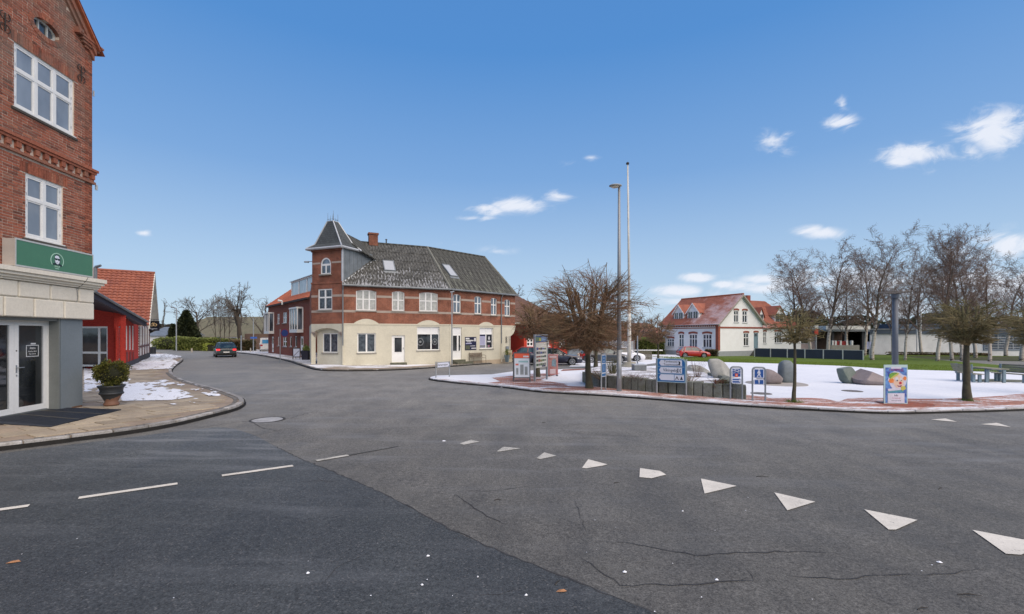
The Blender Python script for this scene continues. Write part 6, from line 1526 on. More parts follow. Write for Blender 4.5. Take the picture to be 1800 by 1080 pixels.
MB_w = MB().box(at(430, 72).x, at(476, 72).x, 72, 72.5, -2.5, zat(587, 72)).build("garden_wall", brickmat("dull brown brick", (.17, .10, .07), (.13, .075, .05), (.2, .16, .13), var=.2)); tag(MB_w, "dull brown brick wall behind the white van", "wall")
M_fartile = mk("far orange tile", (.26, .11, .065), .85, .3, 1, c2=(.18, .08, .055))
M_farbrick = mk("far brick wall", (.22, .085, .06), .9, .2, 1)
simple_house("brown_brick_house", "brown brick house with orange roof and white window beyond the grey fence", at(1042, 66).x, at(1112, 66).x, 66, 76, zat(592, 66), zat(562, 71), M_farbrick, M_fartile, hip=2, wins=((1078, 1083, 595, 605),))
simple_house("red_roofed_house", "dark house with low orange roof glimpsed behind the small tree", at(1100, 88).x, at(1165, 88).x, 88, 97, zat(584, 88), zat(568, 92), M_farbrick, M_fartile, hip=2)
simple_house("pink_house", "low house with dark roof partly hidden by the hedge trees", at(1392, 96).x, at(1436, 96).x, 96, 104, zat(584, 96), zat(570, 100), mk("greyish pink wall", (.45, .36, .33), .9), mk("dark roof", (.07, .06, .06), .9), wins=((1408, 1420, 592, 604),))
HY = 98.0
hall = thing("white_hall", "long low white hall with flat blue fascia behind the birch trees", "building", (at(1660, HY).x, HY, -2.4))
FHa = Fr(at(1530, HY)[:2], (1, -.0), (0, -1)); Lh_ = at(1990, HY).x - at(1530, HY).x; ha = gz(at(1660, HY).x, HY)
wb = FHa.R(1728, 1800 + 60, 587, 614); wtop = FHa.Z(0, 587)
wall(FHa, 0, Lh_, ha - .8, wtop + .3, [wb], mk("white painted block wall", (.66, .67, .66), .9, .15, .7, fine=6), hall)
M_bluefas = mk("blue fascia", (.05, .075, .11), .6, .2, 2); bx(FHa, -.3, Lh_, wtop, FHa.Z(0, 580), -1, .3, "fascia", M_bluefas, hall)
bx(FHa, -.3, Lh_, FHa.Z(0, 580), FHa.Z(0, 578), -12, .4, "roof", M_zinc, hall)
bx(FHa, 8, 22, FHa.Z(0, 578), FHa.Z(0, 569), -9, -4, "roof_box", M_bluefas, hall)
wf = MB(); a, b, c, e = wb
for q in ((a, a + .35, c - .3, e), (b - .3, b, c - .3, e), (a + .35, b - .3, c - .3, c - .02), (a + .35, b - .3, e - .2, e)): wf.fbox(FHa, *q, -.02, .12)
wfo = wf.build("window", mk("blue grey steel frame", (.15, .19, .24), .5, .1, 3), hall)
MB().fbox(FHa, a + .3, b - .3, c, e - .1, -.3, -.25).build("pane", glass("hall glass", (.06, .075, .10), .12, (.16, .19, .24)), wfo)
m = MB(); z = c + .35
while z < e - .4: m.fbox(FHa, a + .35, b - .3, z, z + .09, -.03, .02); z += .52
for i in range(1, 5): x = a + (b - a) * i / 5; m.fbox(FHa, x, x + .08, c, e - .2, -.05, .0)
m.build("bar", M_zincpale, wfo)
cy = 92.0; cn = thing("flat_canopy", "flat white roofed canopy on dark supports beyond the blue panel fence", "canopy", (at(1492, cy).x, cy, -2.2))
x0, x1 = at(1452, cy).x, at(1530, cy).x
MB().box(x0, x1, cy, cy + 8, zat(579.5, cy), zat(573, cy)).build("roof", M_whiteold, cn); MB().box(x0, x1, cy + .1, cy + 8, zat(583, cy), zat(579.6, cy)).build("fascia", M_zinc, cn)
for px in (1468, 1490, 1522): MB().box(at(px, cy).x, at(px, cy).x + .5, cy + 1, cy + 1.5, -3, zat(583, cy)).build("support", M_black, cn)
MB().box(x0 + 1, x1 + 1, cy + 7.5, cy + 8, -3, zat(583, cy)).build("back_wall", mk("shadowed brown wall", (.10, .065, .05), .9, .4, 1), cn)
wy = 76.0
rwl = thing("white_pillar_wall", "low red wall with white square pillars beyond the panel fence", "wall", (at(1478, wy).x, wy, -2))
for i, px in enumerate((1462, 1467, 1476, 1487, 1496)): MB().box(at(px, wy).x, at(px + 3, wy).x, wy - .1, wy + .3, -3, zat(599, wy)).build("pillar", M_whiteold, rwl)
MB().box(at(1462, wy).x, at(1490, wy).x, wy, wy + .2, -3, zat(600, wy)).build("panel", mk("dark red panel", (.27, .02, .02), .8), rwl); MB().box(at(1460, wy).x, at(1510, wy).x, wy - .12, wy + .1, -3, zat(607, wy)).build("base", M_sill, rwl)
fs = thing("red_price_sign", "small red and white roadside sign behind the left plaza tree", "sign", (at(1434, 80).x, 80, -2)); fr = Fr(at(1431, 80)[:2], (1, 0), (0, -1))
MB().fbox(fr, 0, .65, zat(589, 80), zat(579, 80), 0, .15).build("board", mk("signal red", (.55, .04, .02), .5), fs); MB().fbox(fr, 0, .65, zat(579, 80), zat(571, 80), 0, .15).build("header", M_whiteold, fs); MB().fbox(fr, .25, .4, -3, zat(589, 80), 0, .12).build("pole", M_galv, fs)
bn = thing("white_banner", "white upright banner standing by the trunk of the tallest birch", "banner", (at(1527, 70).x, 70, -2)); fr = Fr(at(1523.5, 70)[:2], (1, 0), (0, -1))
MB().fbox(fr, 0, .65, zat(614, 70), zat(601, 70), 0, .05).build("panel", M_pviolet, bn); MB().fbox(fr, .3, .36, -2.4, zat(601, 70), .05, .1).build("pole", M_galv, bn)
# ================================================================== FENCES
def panel_fence(name, label, A, B, n, h0, h1, mp, mpost, pw=.12, gap=.05, postlabel=None, top=0):
    fr = Fr(A, ((B - A).x, (B - A).y), (0, -1)); u = (B - A).normalized(); fr.n = V((u.y, -u.x, 0)); L = (B - A).length; w = L / n
    t = thing(name, label, "fence", (A.x, A.y, gz(A.x, A.y)))
    for i in range(n + 1):
        p = fr.p(i * w, 0); zb = gz(p.x, p.y)
        bx(fr, i * w - pw / 2, i * w + pw / 2, zb - .1, zb + (h0 + (h1 - h0) * i / n) + .05, -.06, .07, "post", mpost, t)
        if i < n:
            q = fr.p((i + 1) * w, 0); zb2 = gz(q.x, q.y)
            bx(fr, i * w + pw / 2 + .01, (i + 1) * w - pw / 2 - .01, min(zb, zb2) + gap, (zb + zb2) / 2 + (h0 + (h1 - h0) * i / n), -.02, .03, "panel", mp, t)
            if top: bx(fr, i * w + pw / 2 + .01, (i + 1) * w - pw / 2 - .01, (zb + zb2) / 2 + (h0 + (h1 - h0) * i / n) + .003, (zb + zb2) / 2 + (h0 + (h1 - h0) * i / n) + .05, -.03, .04, "cap_rail", mpost, t)
    return t
M_navyp = mk("dark blue fence panel", (.022, .030, .050), .6, .2, 2)
A, B = V(G(1326.5, 628.2)[:2]), V(G(1517.5, 634.3)[:2]); pd = [1326.5, 1356.7, 1387, 1418, 1450, 1482.5, 1516.8]
panel_fence("panel_fence", "low dark blue panel fence with pale posts between the white house and the lawn", A, B, 6, 1.30, 1.28, M_navyp, M_alu, top=1)
M_fgrey = mk("grey fence board", (.17, .20, .23), .7, .12, 2)
panel_fence("grey_fence", "tall plain grey board fence behind the parked cars", V(at(999, 50)[:2]), V(at(1088, 57)[:2]), 5, 1.75, 1.75, M_fgrey, M_fgrey, pw=.1)
panel_fence("slatted_fence", "lighter grey fence with capped posts behind the white hatchback", V(at(1049, 60)[:2]), V(at(1112, 62)[:2]), 7, 2.1, 2.1, mk("pale grey fence board", (.25, .28, .32), .7, .15, 2), M_alu, pw=.1)
t = thing("wooden_fence", "weathered low plank fence between the white car and the small tree", "fence", (at(1118, 52).x, 52, -1.2)); m_p = mk("weathered plank", (.14, .125, .09), .9, .3, 4)
for i in range(11):
    x = at(1121 + i * 2.3, 52).x; zb = gz(x, 52); MB().box(x, x + .12, 52, 52.04, zb, zb + .95 + .1 * (i % 3 == 0)).build("plank", m_p, t)
MB().box(at(1118, 52).x, at(1147, 52).x, 52.05, 52.1, -.75, -.65).build("rail", m_p, t); MB().box(at(1098, 60).x, at(1165, 60).x, 60, 60.15, zat(617, 60), zat(615, 60)).build("rail", M_whiteold, t)
# ================================================================== TREES
def grow(rng, p, d, L, r, depth, out, spec, side=0):
    """recursive branching; out[level] collects (a, b, ra, rb)"""
    n = spec['seg'][depth]; seg = L / n; nodes = [(p.copy(), d.copy(), r)]
    for i in range(n):
        t = (i + 1) / n; rr = r * (1 - t * spec['taper'][depth])
        d2 = (d + V((rng.gauss(0, 1), rng.gauss(0, 1), rng.gauss(0, 1))) * spec['wig'][depth] + V((0, 0, spec['up'][depth]))).normalized()
        q = p + d2 * seg; out.append((depth, p.copy(), q.copy(), nodes[-1][2], rr)); p, d = q, d2; nodes.append((p.copy(), d.copy(), rr))
    if depth + 1 >= len(spec['seg']): return
    nc = spec['kids'][depth]
    for k in range(nc):
        t = spec['from'][depth] + (1 - spec['from'][depth]) * ((k + rng.random()) / nc)
        i = min(int(t * n), n - 1); a = nodes[i][0].lerp(nodes[i + 1][0], t * n - i); dd = nodes[i][1]; rr = nodes[i][2]
        ax = dd.cross(V((rng.uniform(-1, 1), rng.uniform(-1, 1), rng.uniform(-1, 1)))).normalized()
        ang = math.radians(rng.gauss(spec['ang'][depth], 9)); nd = (dd * math.cos(ang) + ax * math.sin(ang)).normalized()
        l2 = L * spec['len'][depth] * rng.uniform(.7, 1.15) * (1 - .45 * t if depth < 1 else 1 - .25 * t)
        grow(rng, a, nd, l2, max(rr * spec['rad'][depth], spec['rmin']), depth + 1, out, spec)
def tree_meshes(name, out, mt, mc, parent, cut=1, mtw=None, sides=(8, 6, 4, 3, 3, 3)):
    tr, cr = MB(), MB()
    for (dp, a, b, ra, rb) in out:
        (tr if dp < cut else cr).tube(a, b, ra, rb, sides[min(dp, 5)], cap=False)
    a = tr.build("trunk", mt, parent, fix=False, smooth=True); b = cr.build("crown", mc, parent, fix=False)
    return a, b
M_bark = mk("dark wet bark", (.055, .045, .032), .9, .4, 6, c2=(.085, .08, .045), bmp=.5)
def birchbark():
    m = bpy.data.materials.new("birch bark"); n, l, b = _nodes(m); tcn = n.new("ShaderNodeTexCoord").outputs['Object']
    a = noi(n, l, tcn, 2.2, 6, .8, (1, 1, 3.2)); sp = n.new("ShaderNodeSeparateXYZ"); l.new(tcn, sp.inputs[0])
    k = newmath(n, l, 'ADD', a, ramp(n, l, sp.outputs[2], 2.0, 9.0, 0, -.35)); k = newmath(n, l, 'ADD', k, ramp(n, l, sp.outputs[2], 0, 1.2, -.12, 0))
    l.new(mixc(n, l, ramp(n, l, k, .36, .44), (.10, .075, .055), (.50, .44, .37)), b.inputs['Base Color']); b.inputs['Roughness'].default_value = .8; return m
M_birch = birchbark(); M_twigs = mk("purple brown twigs", (.15, .095, .075), .9, .3, 1.5, c2=(.19, .135, .105))
M_brush = mk("rusty brown twigs", (.23, .125, .075), .9, .4, 1.5, c2=(.15, .115, .06), rnd=.15); M_limb = mk("limb bark", (.07, .055, .04), .9, .3, 3)
M_greenish = mk("mossy twigs", (.22, .175, .085), .9, .4, 2.2, c2=(.12, .11, .045), rnd=.15); M_greybr = mk("grey twigs", (.15, .135, .115), .9, .3, 1, c2=(.11, .095, .085))
BS = dict(seg=[9, 5, 4, 3, 2], taper=[.86, .8, .8, .8, .7], wig=[.045, .10, .14, .20, .25], up=[.03, .10, .05, .0, -.06], kids=[22, 7, 6, 6], **{'from': [.24, .12, .12, .15]}, ang=[38, 36, 38, 42], len=[.46, .50, .5, .55], rad=[.42, .55, .6, .6], rmin=.011)
protos = []; PH = []
for s in range(4):
    rg_ = random.Random(40 + s); out = []; grow(rg_, V((0, 0, -.1)), V((rg_.uniform(-.06, .06), 0, 1)).normalized(), 13.0, .19, 0, out, BS)
    t = thing("birch_tree", "tmp", "tree"); tree_meshes("b", out, M_birch, M_twigs, t); protos.append(t); PH.append(max(o[2].z for o in out))
used_ = set()
def put(i, px, base, top, label, group=None, Yd=None, sx=1.0, name=None, hp=13.6):
    g = G(px, base) if Yd is None else at(px, Yd); h = zat(top, g.y) - g.z
    if i in used_: t = copy_tree(protos[i])
    else: t = protos[i]; used_.add(i)
    s = h / (PH[i] * .985); t.location = g; t.scale = (s * sx, s * sx, s); t.rotation_euler = (0, 0, random.Random(px).uniform(0, 6.28)); t['label'] = label
    if group: t['group'] = group
    if name: t.name = name
    return t
BG = "bare birch trees on the lawn"
put(0, 1533, 634, 400, "tall birch with a white trunk at the right end of the blue panel fence", BG, sx=1.25)
put(1, 1591, 634.5, 432, "slim birch just right of the tall post with the flat top", BG, sx=1.0)
put(2, 1648, 636, 404, "birch left of the double white trunks behind the plaza", BG, sx=1.05)
put(3, 1674, 634.5, 398, "birch with a reddish flaking trunk base", BG, sx=1.0)
put(0, 1691, 635, 390, "white trunked birch directly behind the picnic table tree", BG, sx=1.05)
put(1, 1740, 636, 424, "birch with a leaning white trunk in front of the barred window", BG, sx=1.15)
put(2, 1795, 634, 415, "birch at the right edge above the wooden bench", BG, sx=1.2)
put(3, 1569, 630, 452, "thin pale birch behind the tall flat-topped post", BG, sx=.7)
for k, (px, yd, top, i, sx, lab) in enumerate(((1455, 72, 412, 1, 1.35, "dark bare tree with wide crown behind the panel fence"), (1425, 78, 438, 2, 1.25, "bare tree right of the white house wing"), (1392, 84, 458, 3, 1.35, "bare tree rising behind the white house wing"),
        (1490, 90, 470, 0, 1.2, "lower bare tree above the flat canopy"), (1620, 92, 455, 3, 1.3, "bare tree in front of the white hall"), (1768, 95, 452, 0, 1.5, "bare tree above the barred window of the white hall"), (1520, 82, 430, 3, 1.0, "bare tree close behind the tall birch"), (1715, 80, 440, 2, 1.2, "bare tree between the birches at the right"))):
    t = put(i, px, 0, top, lab, "bare trees beyond the lawn", Yd=yd, sx=sx)
    for c_ in t.children:
        if c_.name.startswith("trunk"): c_.data = c_.data.copy() if False else c_.data
def pollard(seed, R, zc, fl, trunk_h, r0, n1, n2, n3, mt, tw=.010, drop=0.0, zmin=-.35, twl=.32, fz=1.0):
    """short trunk, knuckle of limbs, round head of straight twigs"""
    rg_ = random.Random(seed); out = []
    p = V((0, 0, -.05)); lean = V((rg_.uniform(-.05, .05), rg_.uniform(-.05, .05), 0))
    for i in range(6):
        q = p + V((0, 0, trunk_h / 6)) + lean * trunk_h / 6 + V((rg_.gauss(0, .012), rg_.gauss(0, .012), 0)); rr = r0 * (1.25 - .3 * min(i, 2) / 2 - .05 * i); out.append((0, p, q, rr, r0 * (1.25 - .3 * min(i + 1, 2) / 2 - .05 * (i + 1)))); p = q
    c = V((p.x, p.y, zc)); crown = []
    for i in range(n1):
        a = 6.283 * (i + rg_.random()) / n1; e = rg_.uniform(zmin + .35, 1.3); d = V((math.cos(a) * math.cos(e), math.sin(a) * math.cos(e), math.sin(e) * 1.0))
        tgt = c + V((d.x * R, d.y * R, d.z * R * fl)) * .62; m1 = p.lerp(tgt, .5) + V((rg_.gauss(0, .08), rg_.gauss(0, .08), rg_.gauss(0, .05) - .08)) * R * .5
        rr = r0 * rg_.uniform(.36, .56); out.append((1, p, m1, rr * 1.2, rr * .8)); out.append((1, m1, tgt, rr * .8, rr * .45))
        for j in range(n2):
            t = rg_.uniform(.15, 1); s = (p.lerp(m1, t * 2) if t < .5 else m1.lerp(tgt, t * 2 - 1))
            dd = (V((rg_.gauss(0, 1), rg_.gauss(0, 1), rg_.gauss(0, .8)))).normalized(); dd = (dd + (s - c).normalized() * .9 + V((0, 0, .15))).normalized()
            if dd.z < zmin: dd.z = zmin + abs(dd.z) * .2; dd.normalize()
            dd.z *= fz
            L = R * rg_.uniform(.25, .55); e1 = s + dd * L; out.append((2, s, e1, tw * 2.2, tw * 1.3))
            for k in range(n3):
                u = rg_.uniform(.1, 1); s2 = s.lerp(e1, u); d3 = (dd + V((rg_.gauss(0, .55), rg_.gauss(0, .55), rg_.gauss(.1 - drop, .45)))).normalized()
                e2 = s2 + d3 * R * twl * rg_.uniform(.5, 1.2)
                v = e2 - c; lim = math.sqrt((v.x / R) ** 2 + (v.y / R) ** 2 + (v.z / (R * fl)) ** 2)
                if lim > rg_.uniform(.92, 1.12): e2 = c + v / lim * rg_.uniform(.9, 1.08)
                out.append((3, s2, e2, tw, tw * .45))
    return out
def mkpollard(px, base, crown, label, seed, n=(16, 14, 14), tr=.13, mt=None, tw=.010, drop=0, zmin=-.35, twl=.32, fz=1.0, group="pruned round street trees on the plaza", Yd=None, h=0.1):
    g = G(px, base, h) if Yd is None else at(px, Yd, h); x0, x1, y0, y1 = crown; k = g.y / 800
    R = (x1 - x0) / 2 * k / math.sqrt(1 + (g.x / g.y) ** 2) * 1.07; zt, zb = zat(y0, g.y) - g.z, zat(y1, g.y) - g.z; zc = (zt + zb) / 2; fl = (zt - zb) / 2 / R
    out = pollard(seed, R, zc, fl, zb * 1.02 + .0, tr, n[0], n[1], n[2], None, tw, drop, zmin, twl, fz)
    t = thing("street_tree", label, "tree", group=group); ORG[t.name] = V((0, 0, 0)); tree_meshes("s", out, M_bark, mt or M_brush, t, cut=1)
    t.location = g; return t
mkpollard(1036, 683, (938, 1160, 474, 622), "large round-headed bare tree with dark trunk left of the street lamp", 1, (22, 15, 15), .15, tw=.0065, zmin=-.25)
mkpollard(1395, 707, (1342, 1452, 534, 604), "small flat-headed mossy tree between the walking sign and the clown poster", 2, (12, 10, 9), .060, M_greenish, .0065, .05, -.5, fz=.6)
mkpollard(1701, 705, (1624, 1795, 520, 606), "mossy umbrella-headed tree in front of the picnic benches", 3, (16, 11, 10), .118, M_greenish, .008, .05, -.4, fz=.55)
mkpollard(1830, 692, (1762, 1900, 520, 612), "umbrella-headed tree cut off by the right edge", 8, (14, 12, 12), .10, M_greenish, .009, .12, -.4, fz=.4)
mkpollard(945, 663, (898, 1005, 534, 596), "brown round-headed tree behind the tall photo board", 4, (14, 12, 12), .14, tw=.012)
mkpollard(1047, 645, (1010, 1100, 545, 600), "round-headed tree whose trunk stands beside the dark blue estate car", 5, (12, 11, 11), .15, tw=.014)
mkpollard(972, 642, (930, 1015, 548, 600), "thin street tree behind the dark blue saloon car", 6, (11, 10, 10), .07, tw=.014)
mkpollard(1157, 629.5, (1132, 1192, 549, 604), "small brown-headed tree above the white house's left corner", 7, (12, 11, 11), .13, tw=.016)
mkpollard(1108, 632, (1080, 1140, 560, 598), "small brown street tree behind the flagpole", 9, (10, 10, 10), .11, tw=.018)
mkpollard(1070, 630, (1045, 1100, 556, 596), "brown street tree behind the large round-headed tree", 10, (10, 10, 10), .11, tw=.018)
OS = dict(seg=[5, 5, 4, 3, 2], taper=[.55, .75, .8, .8, .7], wig=[.06, .10, .16, .22, .25], up=[.02, .07, .04, .02, 0], kids=[9, 7, 6, 4], **{'from': [.45, .15, .15, .15]}, ang=[44, 40, 40, 42], len=[.95, .50, .5, .5], rad=[.55, .5, .55, .6], rmin=.016)
def oldtree(px, yd, top, label, seed, spec=OS, r0=.35, Lm=.42, mc=None, sx=1.0, name="bare_tree", group="bare trees behind the hedge", lean=.0, L0=4.0):
    rg_ = random.Random(seed); out = []; grow(rg_, V((0, 0, -.1)), V((lean, 0, 1)).normalized(), L0, r0, 0, out, spec)
    zt = max(o[2].z for o in out); t = thing(name, label, "tree", group=group); tree_meshes("o", out, M_limb, mc or M_greybr, t, cut=2, sides=(8, 6, 4, 3, 3, 3))
    g = at(px, yd); s = (zat(top, yd) - g.z) / zt; t.location = g; t.scale = (s * sx, s * sx, s); return t
oldtree(424, 68, 497, "broad bare tree with thick dark trunk behind the hedge", 11, r0=.24, sx=1.05)
oldtree(350, 76, 515, "pale round-crowned bare tree behind the hedge", 12, sx=1.0, r0=.13)
SS = dict(OS); SS['ang'] = [24, 30, 36, 40]; SS['kids'] = [7, 5, 5, 3]
for k, (px, yd, top) in enumerate(((379, 66, 520), (386, 64, 512), (394, 67, 524), (402, 65, 530))): oldtree(px, yd, top, ["slender bare tree left of the row behind the hedge", "tallest slender bare tree of the row behind the hedge", "third slender bare tree of the row behind the hedge", "short slender bare tree next to the broad one"][k], 20 + k, SS, r0=.09, sx=.6)
oldtree(460, 86, 520, "bare tree behind the terrace's left end", 31, SS, r0=.2, sx=1.2)
oldtree(895, 62, 484, "bare tree rising behind the right end of the corner house", 33, SS, r0=.2, sx=1.1, group="bare trees behind the houses")
oldtree(1128, 84, 540, "bare tree left of the white house", 34, OS, r0=.2, sx=1.2, group="bare trees behind the houses")
oldtree(1090, 90, 545, "bare tree beyond the brown brick house", 35, OS, r0=.2, sx=1.2, group="bare trees behind the houses")
PSp = dict(OS); PSp['ang'] = [14, 16, 20, 25]; PSp['from'] = [.15, .1, .1, .1]; PSp['kids'] = [16, 6, 5, 3]; PSp['len'] = [.35, .45, .5, .5]
oldtree(286, 120, 526, "narrow bare poplar behind the white cottage", 36, PSp, r0=.16, L0=9, sx=.7, group="bare trees behind the houses", name="poplar_tree")
M_conif = foliage("dark needles", (.028, .038, .018), (.045, .055, .025), (.06, .07, .03), .8)
M_hedge = foliage("bright hedge leaves", (.36, .42, .07), (.27, .34, .065), (.48, .50, .12), .9)
M_hedge2 = foliage("olive hedge leaves", (.22, .26, .065), (.16, .20, .06), (.28, .29, .10), .9); M_ivy = foliage("brown hedge twigs", (.18, .14, .08), (.11, .115, .05), (.24, .15, .09), .6)
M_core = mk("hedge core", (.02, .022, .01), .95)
def blob(name, label, cat, c, rx, ry, rz, mat, n, size, seed, group=None, cone=False):
    c = V(c); t = thing(name, label, cat, c, group)
    cl = random.Random(seed); cc = [(cl.uniform(-1, 1), cl.uniform(-1, 1), cl.uniform(0, 1)) for _ in range(40)]
    def f(r):
        a, z = r.uniform(0, 6.283), r.random()
        prof = (1 - z) ** .75 if cone else math.sqrt(max(0, 1 - (z * 2 - 1) ** 2)) * .9 + .1
        k = (1 + .28 * noise.noise(V((math.cos(a) * 1.6, math.sin(a) * 1.6, z * 4 + seed)))) * (r.random() ** .3)
        d = V((math.cos(a), math.sin(a), .3)); return c + V((math.cos(a) * rx * prof * k, math.sin(a) * ry * prof * k, z * 2 * rz)), d
    leafcloud(f, n, size, "foliage", mat, t, seed=seed)
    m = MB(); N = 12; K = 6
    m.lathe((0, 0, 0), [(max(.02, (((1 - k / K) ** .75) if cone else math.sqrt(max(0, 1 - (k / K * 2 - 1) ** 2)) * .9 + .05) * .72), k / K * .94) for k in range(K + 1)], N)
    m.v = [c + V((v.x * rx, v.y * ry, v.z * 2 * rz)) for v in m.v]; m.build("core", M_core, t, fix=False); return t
g = at(327, 74); blob("conifer", "dark broad conifer behind the hedge at the bend", "tree", g, 2.6, 2.2, (zat(547, 74) - g.z) / 2, M_conif, 5000, .34, 1, cone=True)
g = at(305, 73); blob("conifer", "dark lower conifer left of the broad one by the street bend", "tree", g, 1.4, 1.4, (zat(572, 73) - g.z) / 2, M_conif, 2200, .30, 2, cone=True)
g = at(292, 70); blob("round_bush", "dark green bush beside the white cottage", "bush", g, 2.2, 1.5, .9, M_hedge2, 1500, .22, 3)
def hedge(name, label, A, B, w, h0, h1, mat, n, size, seed, group=None):
    A, B = V((A.x, A.y)), V((B.x, B.y)); u = (B - A); L = u.length; u.normalize(); nn = V((-u.y, u.x)); t = thing(name, label, "hedge", (A.x, A.y, gz(A.x, A.y)), group)
    def f(r):
        s, k, z = r.uniform(0, L), r.random(), r.random(); hh = (h0 + (h1 - h0) * s / L) * (1 + .10 * noise.noise(V((s * .8, seed, 0))))
        side = r.random()
        if side < .45: off, zz, d = -w / 2 * r.uniform(.85, 1.12), z * hh, V((-nn.x, -nn.y, .2))
        elif side < .85: off, zz, d = r.uniform(-w / 2, w / 2), hh * r.uniform(.88, 1.05), V((0, 0, 1))
        else: off, zz, d = w / 2, z * hh, V((nn.x, nn.y, .2))
        p = A + u * s + nn * off; return V((p.x, p.y, gz(p.x, p.y) + zz)), d
    leafcloud(f, n, size, "foliage", mat, t, seed=seed)
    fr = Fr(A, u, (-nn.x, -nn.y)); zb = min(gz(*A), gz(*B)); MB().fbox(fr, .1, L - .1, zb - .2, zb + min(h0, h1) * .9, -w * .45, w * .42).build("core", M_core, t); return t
hedge("hedge", "clipped bright green low hedge at the street bend", G(304, 614), G(374, 617.5), 1.4, 1.0, 1.0, M_hedge, 7000, .12, 4)
hedge("hedge", "tall olive hedge behind the clipped low one", at(312, 66), at(418, 66), 1.5, 1.75, 1.55, M_hedge2, 8000, .22, 5)
hedge("hedge", "brownish hedge behind the black car's right side", at(405, 64), at(447, 66), 1.5, 1.5, 1.4, M_ivy, 3500, .22, 6)
hedge("hedge", "dark green hedge left of the white house", at(1118, 76), at(1166, 76), 1.5, 2.5, 2.6, M_hedge2, 4500, .25, 7)
hedge("hedge", "low brown hedge under the white house's bay corner beside the red car", at(1240, 67), at(1262, 66), 1.0, .95, .9, M_ivy, 1800, .16, 8)
hedge("hedge", "dark hedge behind the grey fence", at(1000, 60), at(1052, 64), 1.5, 2.6, 2.6, M_conif, 4000, .25, 9)
hedge("hedge", "low hedge in front of the white hall", at(1560, 92), at(1735, 92), .8, .5, .5, M_ivy, 3000, .2, 12)
for k, (px, yd, top, rx, lab) in enumerate(((1020, 84, 572, 4.5, "dark evergreen mass behind the grey fence"), (1500, 112, 556, 9, "evergreen thicket behind the flat canopy"), (1415, 104, 548, 6, "evergreen behind the low dark-roofed house"), (1640, 118, 552, 7, "dark evergreen behind the white hall's left part"), (1690, 116, 545, 8, "dark evergreen behind the white hall's middle"), (1590, 122, 562, 8, "low evergreen mass right of the tall flat-topped post"), (1776, 118, 560, 9, "evergreen above the barred window"))):
    g = at(px, yd); blob("evergreen_tree", lab, "tree", g, rx, 3, (zat(top, yd) - g.z) / 2, M_conif, 3800, .5, 30 + k, "evergreens behind the plaza")
rg_ = random.Random(77)
def farline(r):
    x = r.uniform(-330, 330); y = 215 + 20 * r.random(); h = 6.5 + 3.5 * noise.noise(V((x * .03, 0, 5))) + 2.0 * noise.noise(V((x * .15, 0, 9)))
    return V((x, y, gz(x, y) + h * r.random() ** .6)), V((0, -1, .3))
tag(leafcloud(farline, 36000, 2.0, "far_treeline", mk("hazy bare trees", (.11, .10, .085), .95, .3, .05), None, seed=3, elong=1.6), "hazy brown band of far-off trees along the horizon", "woods", kind='stuff')
# ================================================================== CARS
M_tyre = mk("tyre rubber", (.015, .015, .016), .85, .2, 9); M_rim = mk("alloy rim", (.50, .50, .51), .35, .1, 5, metal=.7); M_under = mk("dark underbody", (.01, .01, .01), .9)
M_lampw = mk("clear headlamp", (.65, .68, .72), .15, .1, 9); M_carglass = glass("car glass", (.012, .018, .02), .03, (.06, .10, .10)); M_platew = mk("white number plate", (.62, .62, .60), .5, .08, 9); M_chrome = mk("bright trim", (.6, .6, .6), .25, .1, 5, metal=.8)
M_tail = mk("red tail lamp", (.45, .01, .012), .25, .2, 9)
M_taillit = bpy.data.materials.new("lit tail lamp"); n_, l_, b_ = _nodes(M_taillit); b_.inputs['Base Color'].default_value = (.6, .02, .02, 1); b_.inputs['Emission Color'].default_value = (1, .04, .05, 1); b_.inputs['Emission Strength'].default_value = 1.1; b_.inputs['Roughness'].default_value = .2
def carpaint(name, c, fl=.2): return mk(name, c, .28, .08, 1.5, coat=.7, spec=.6)
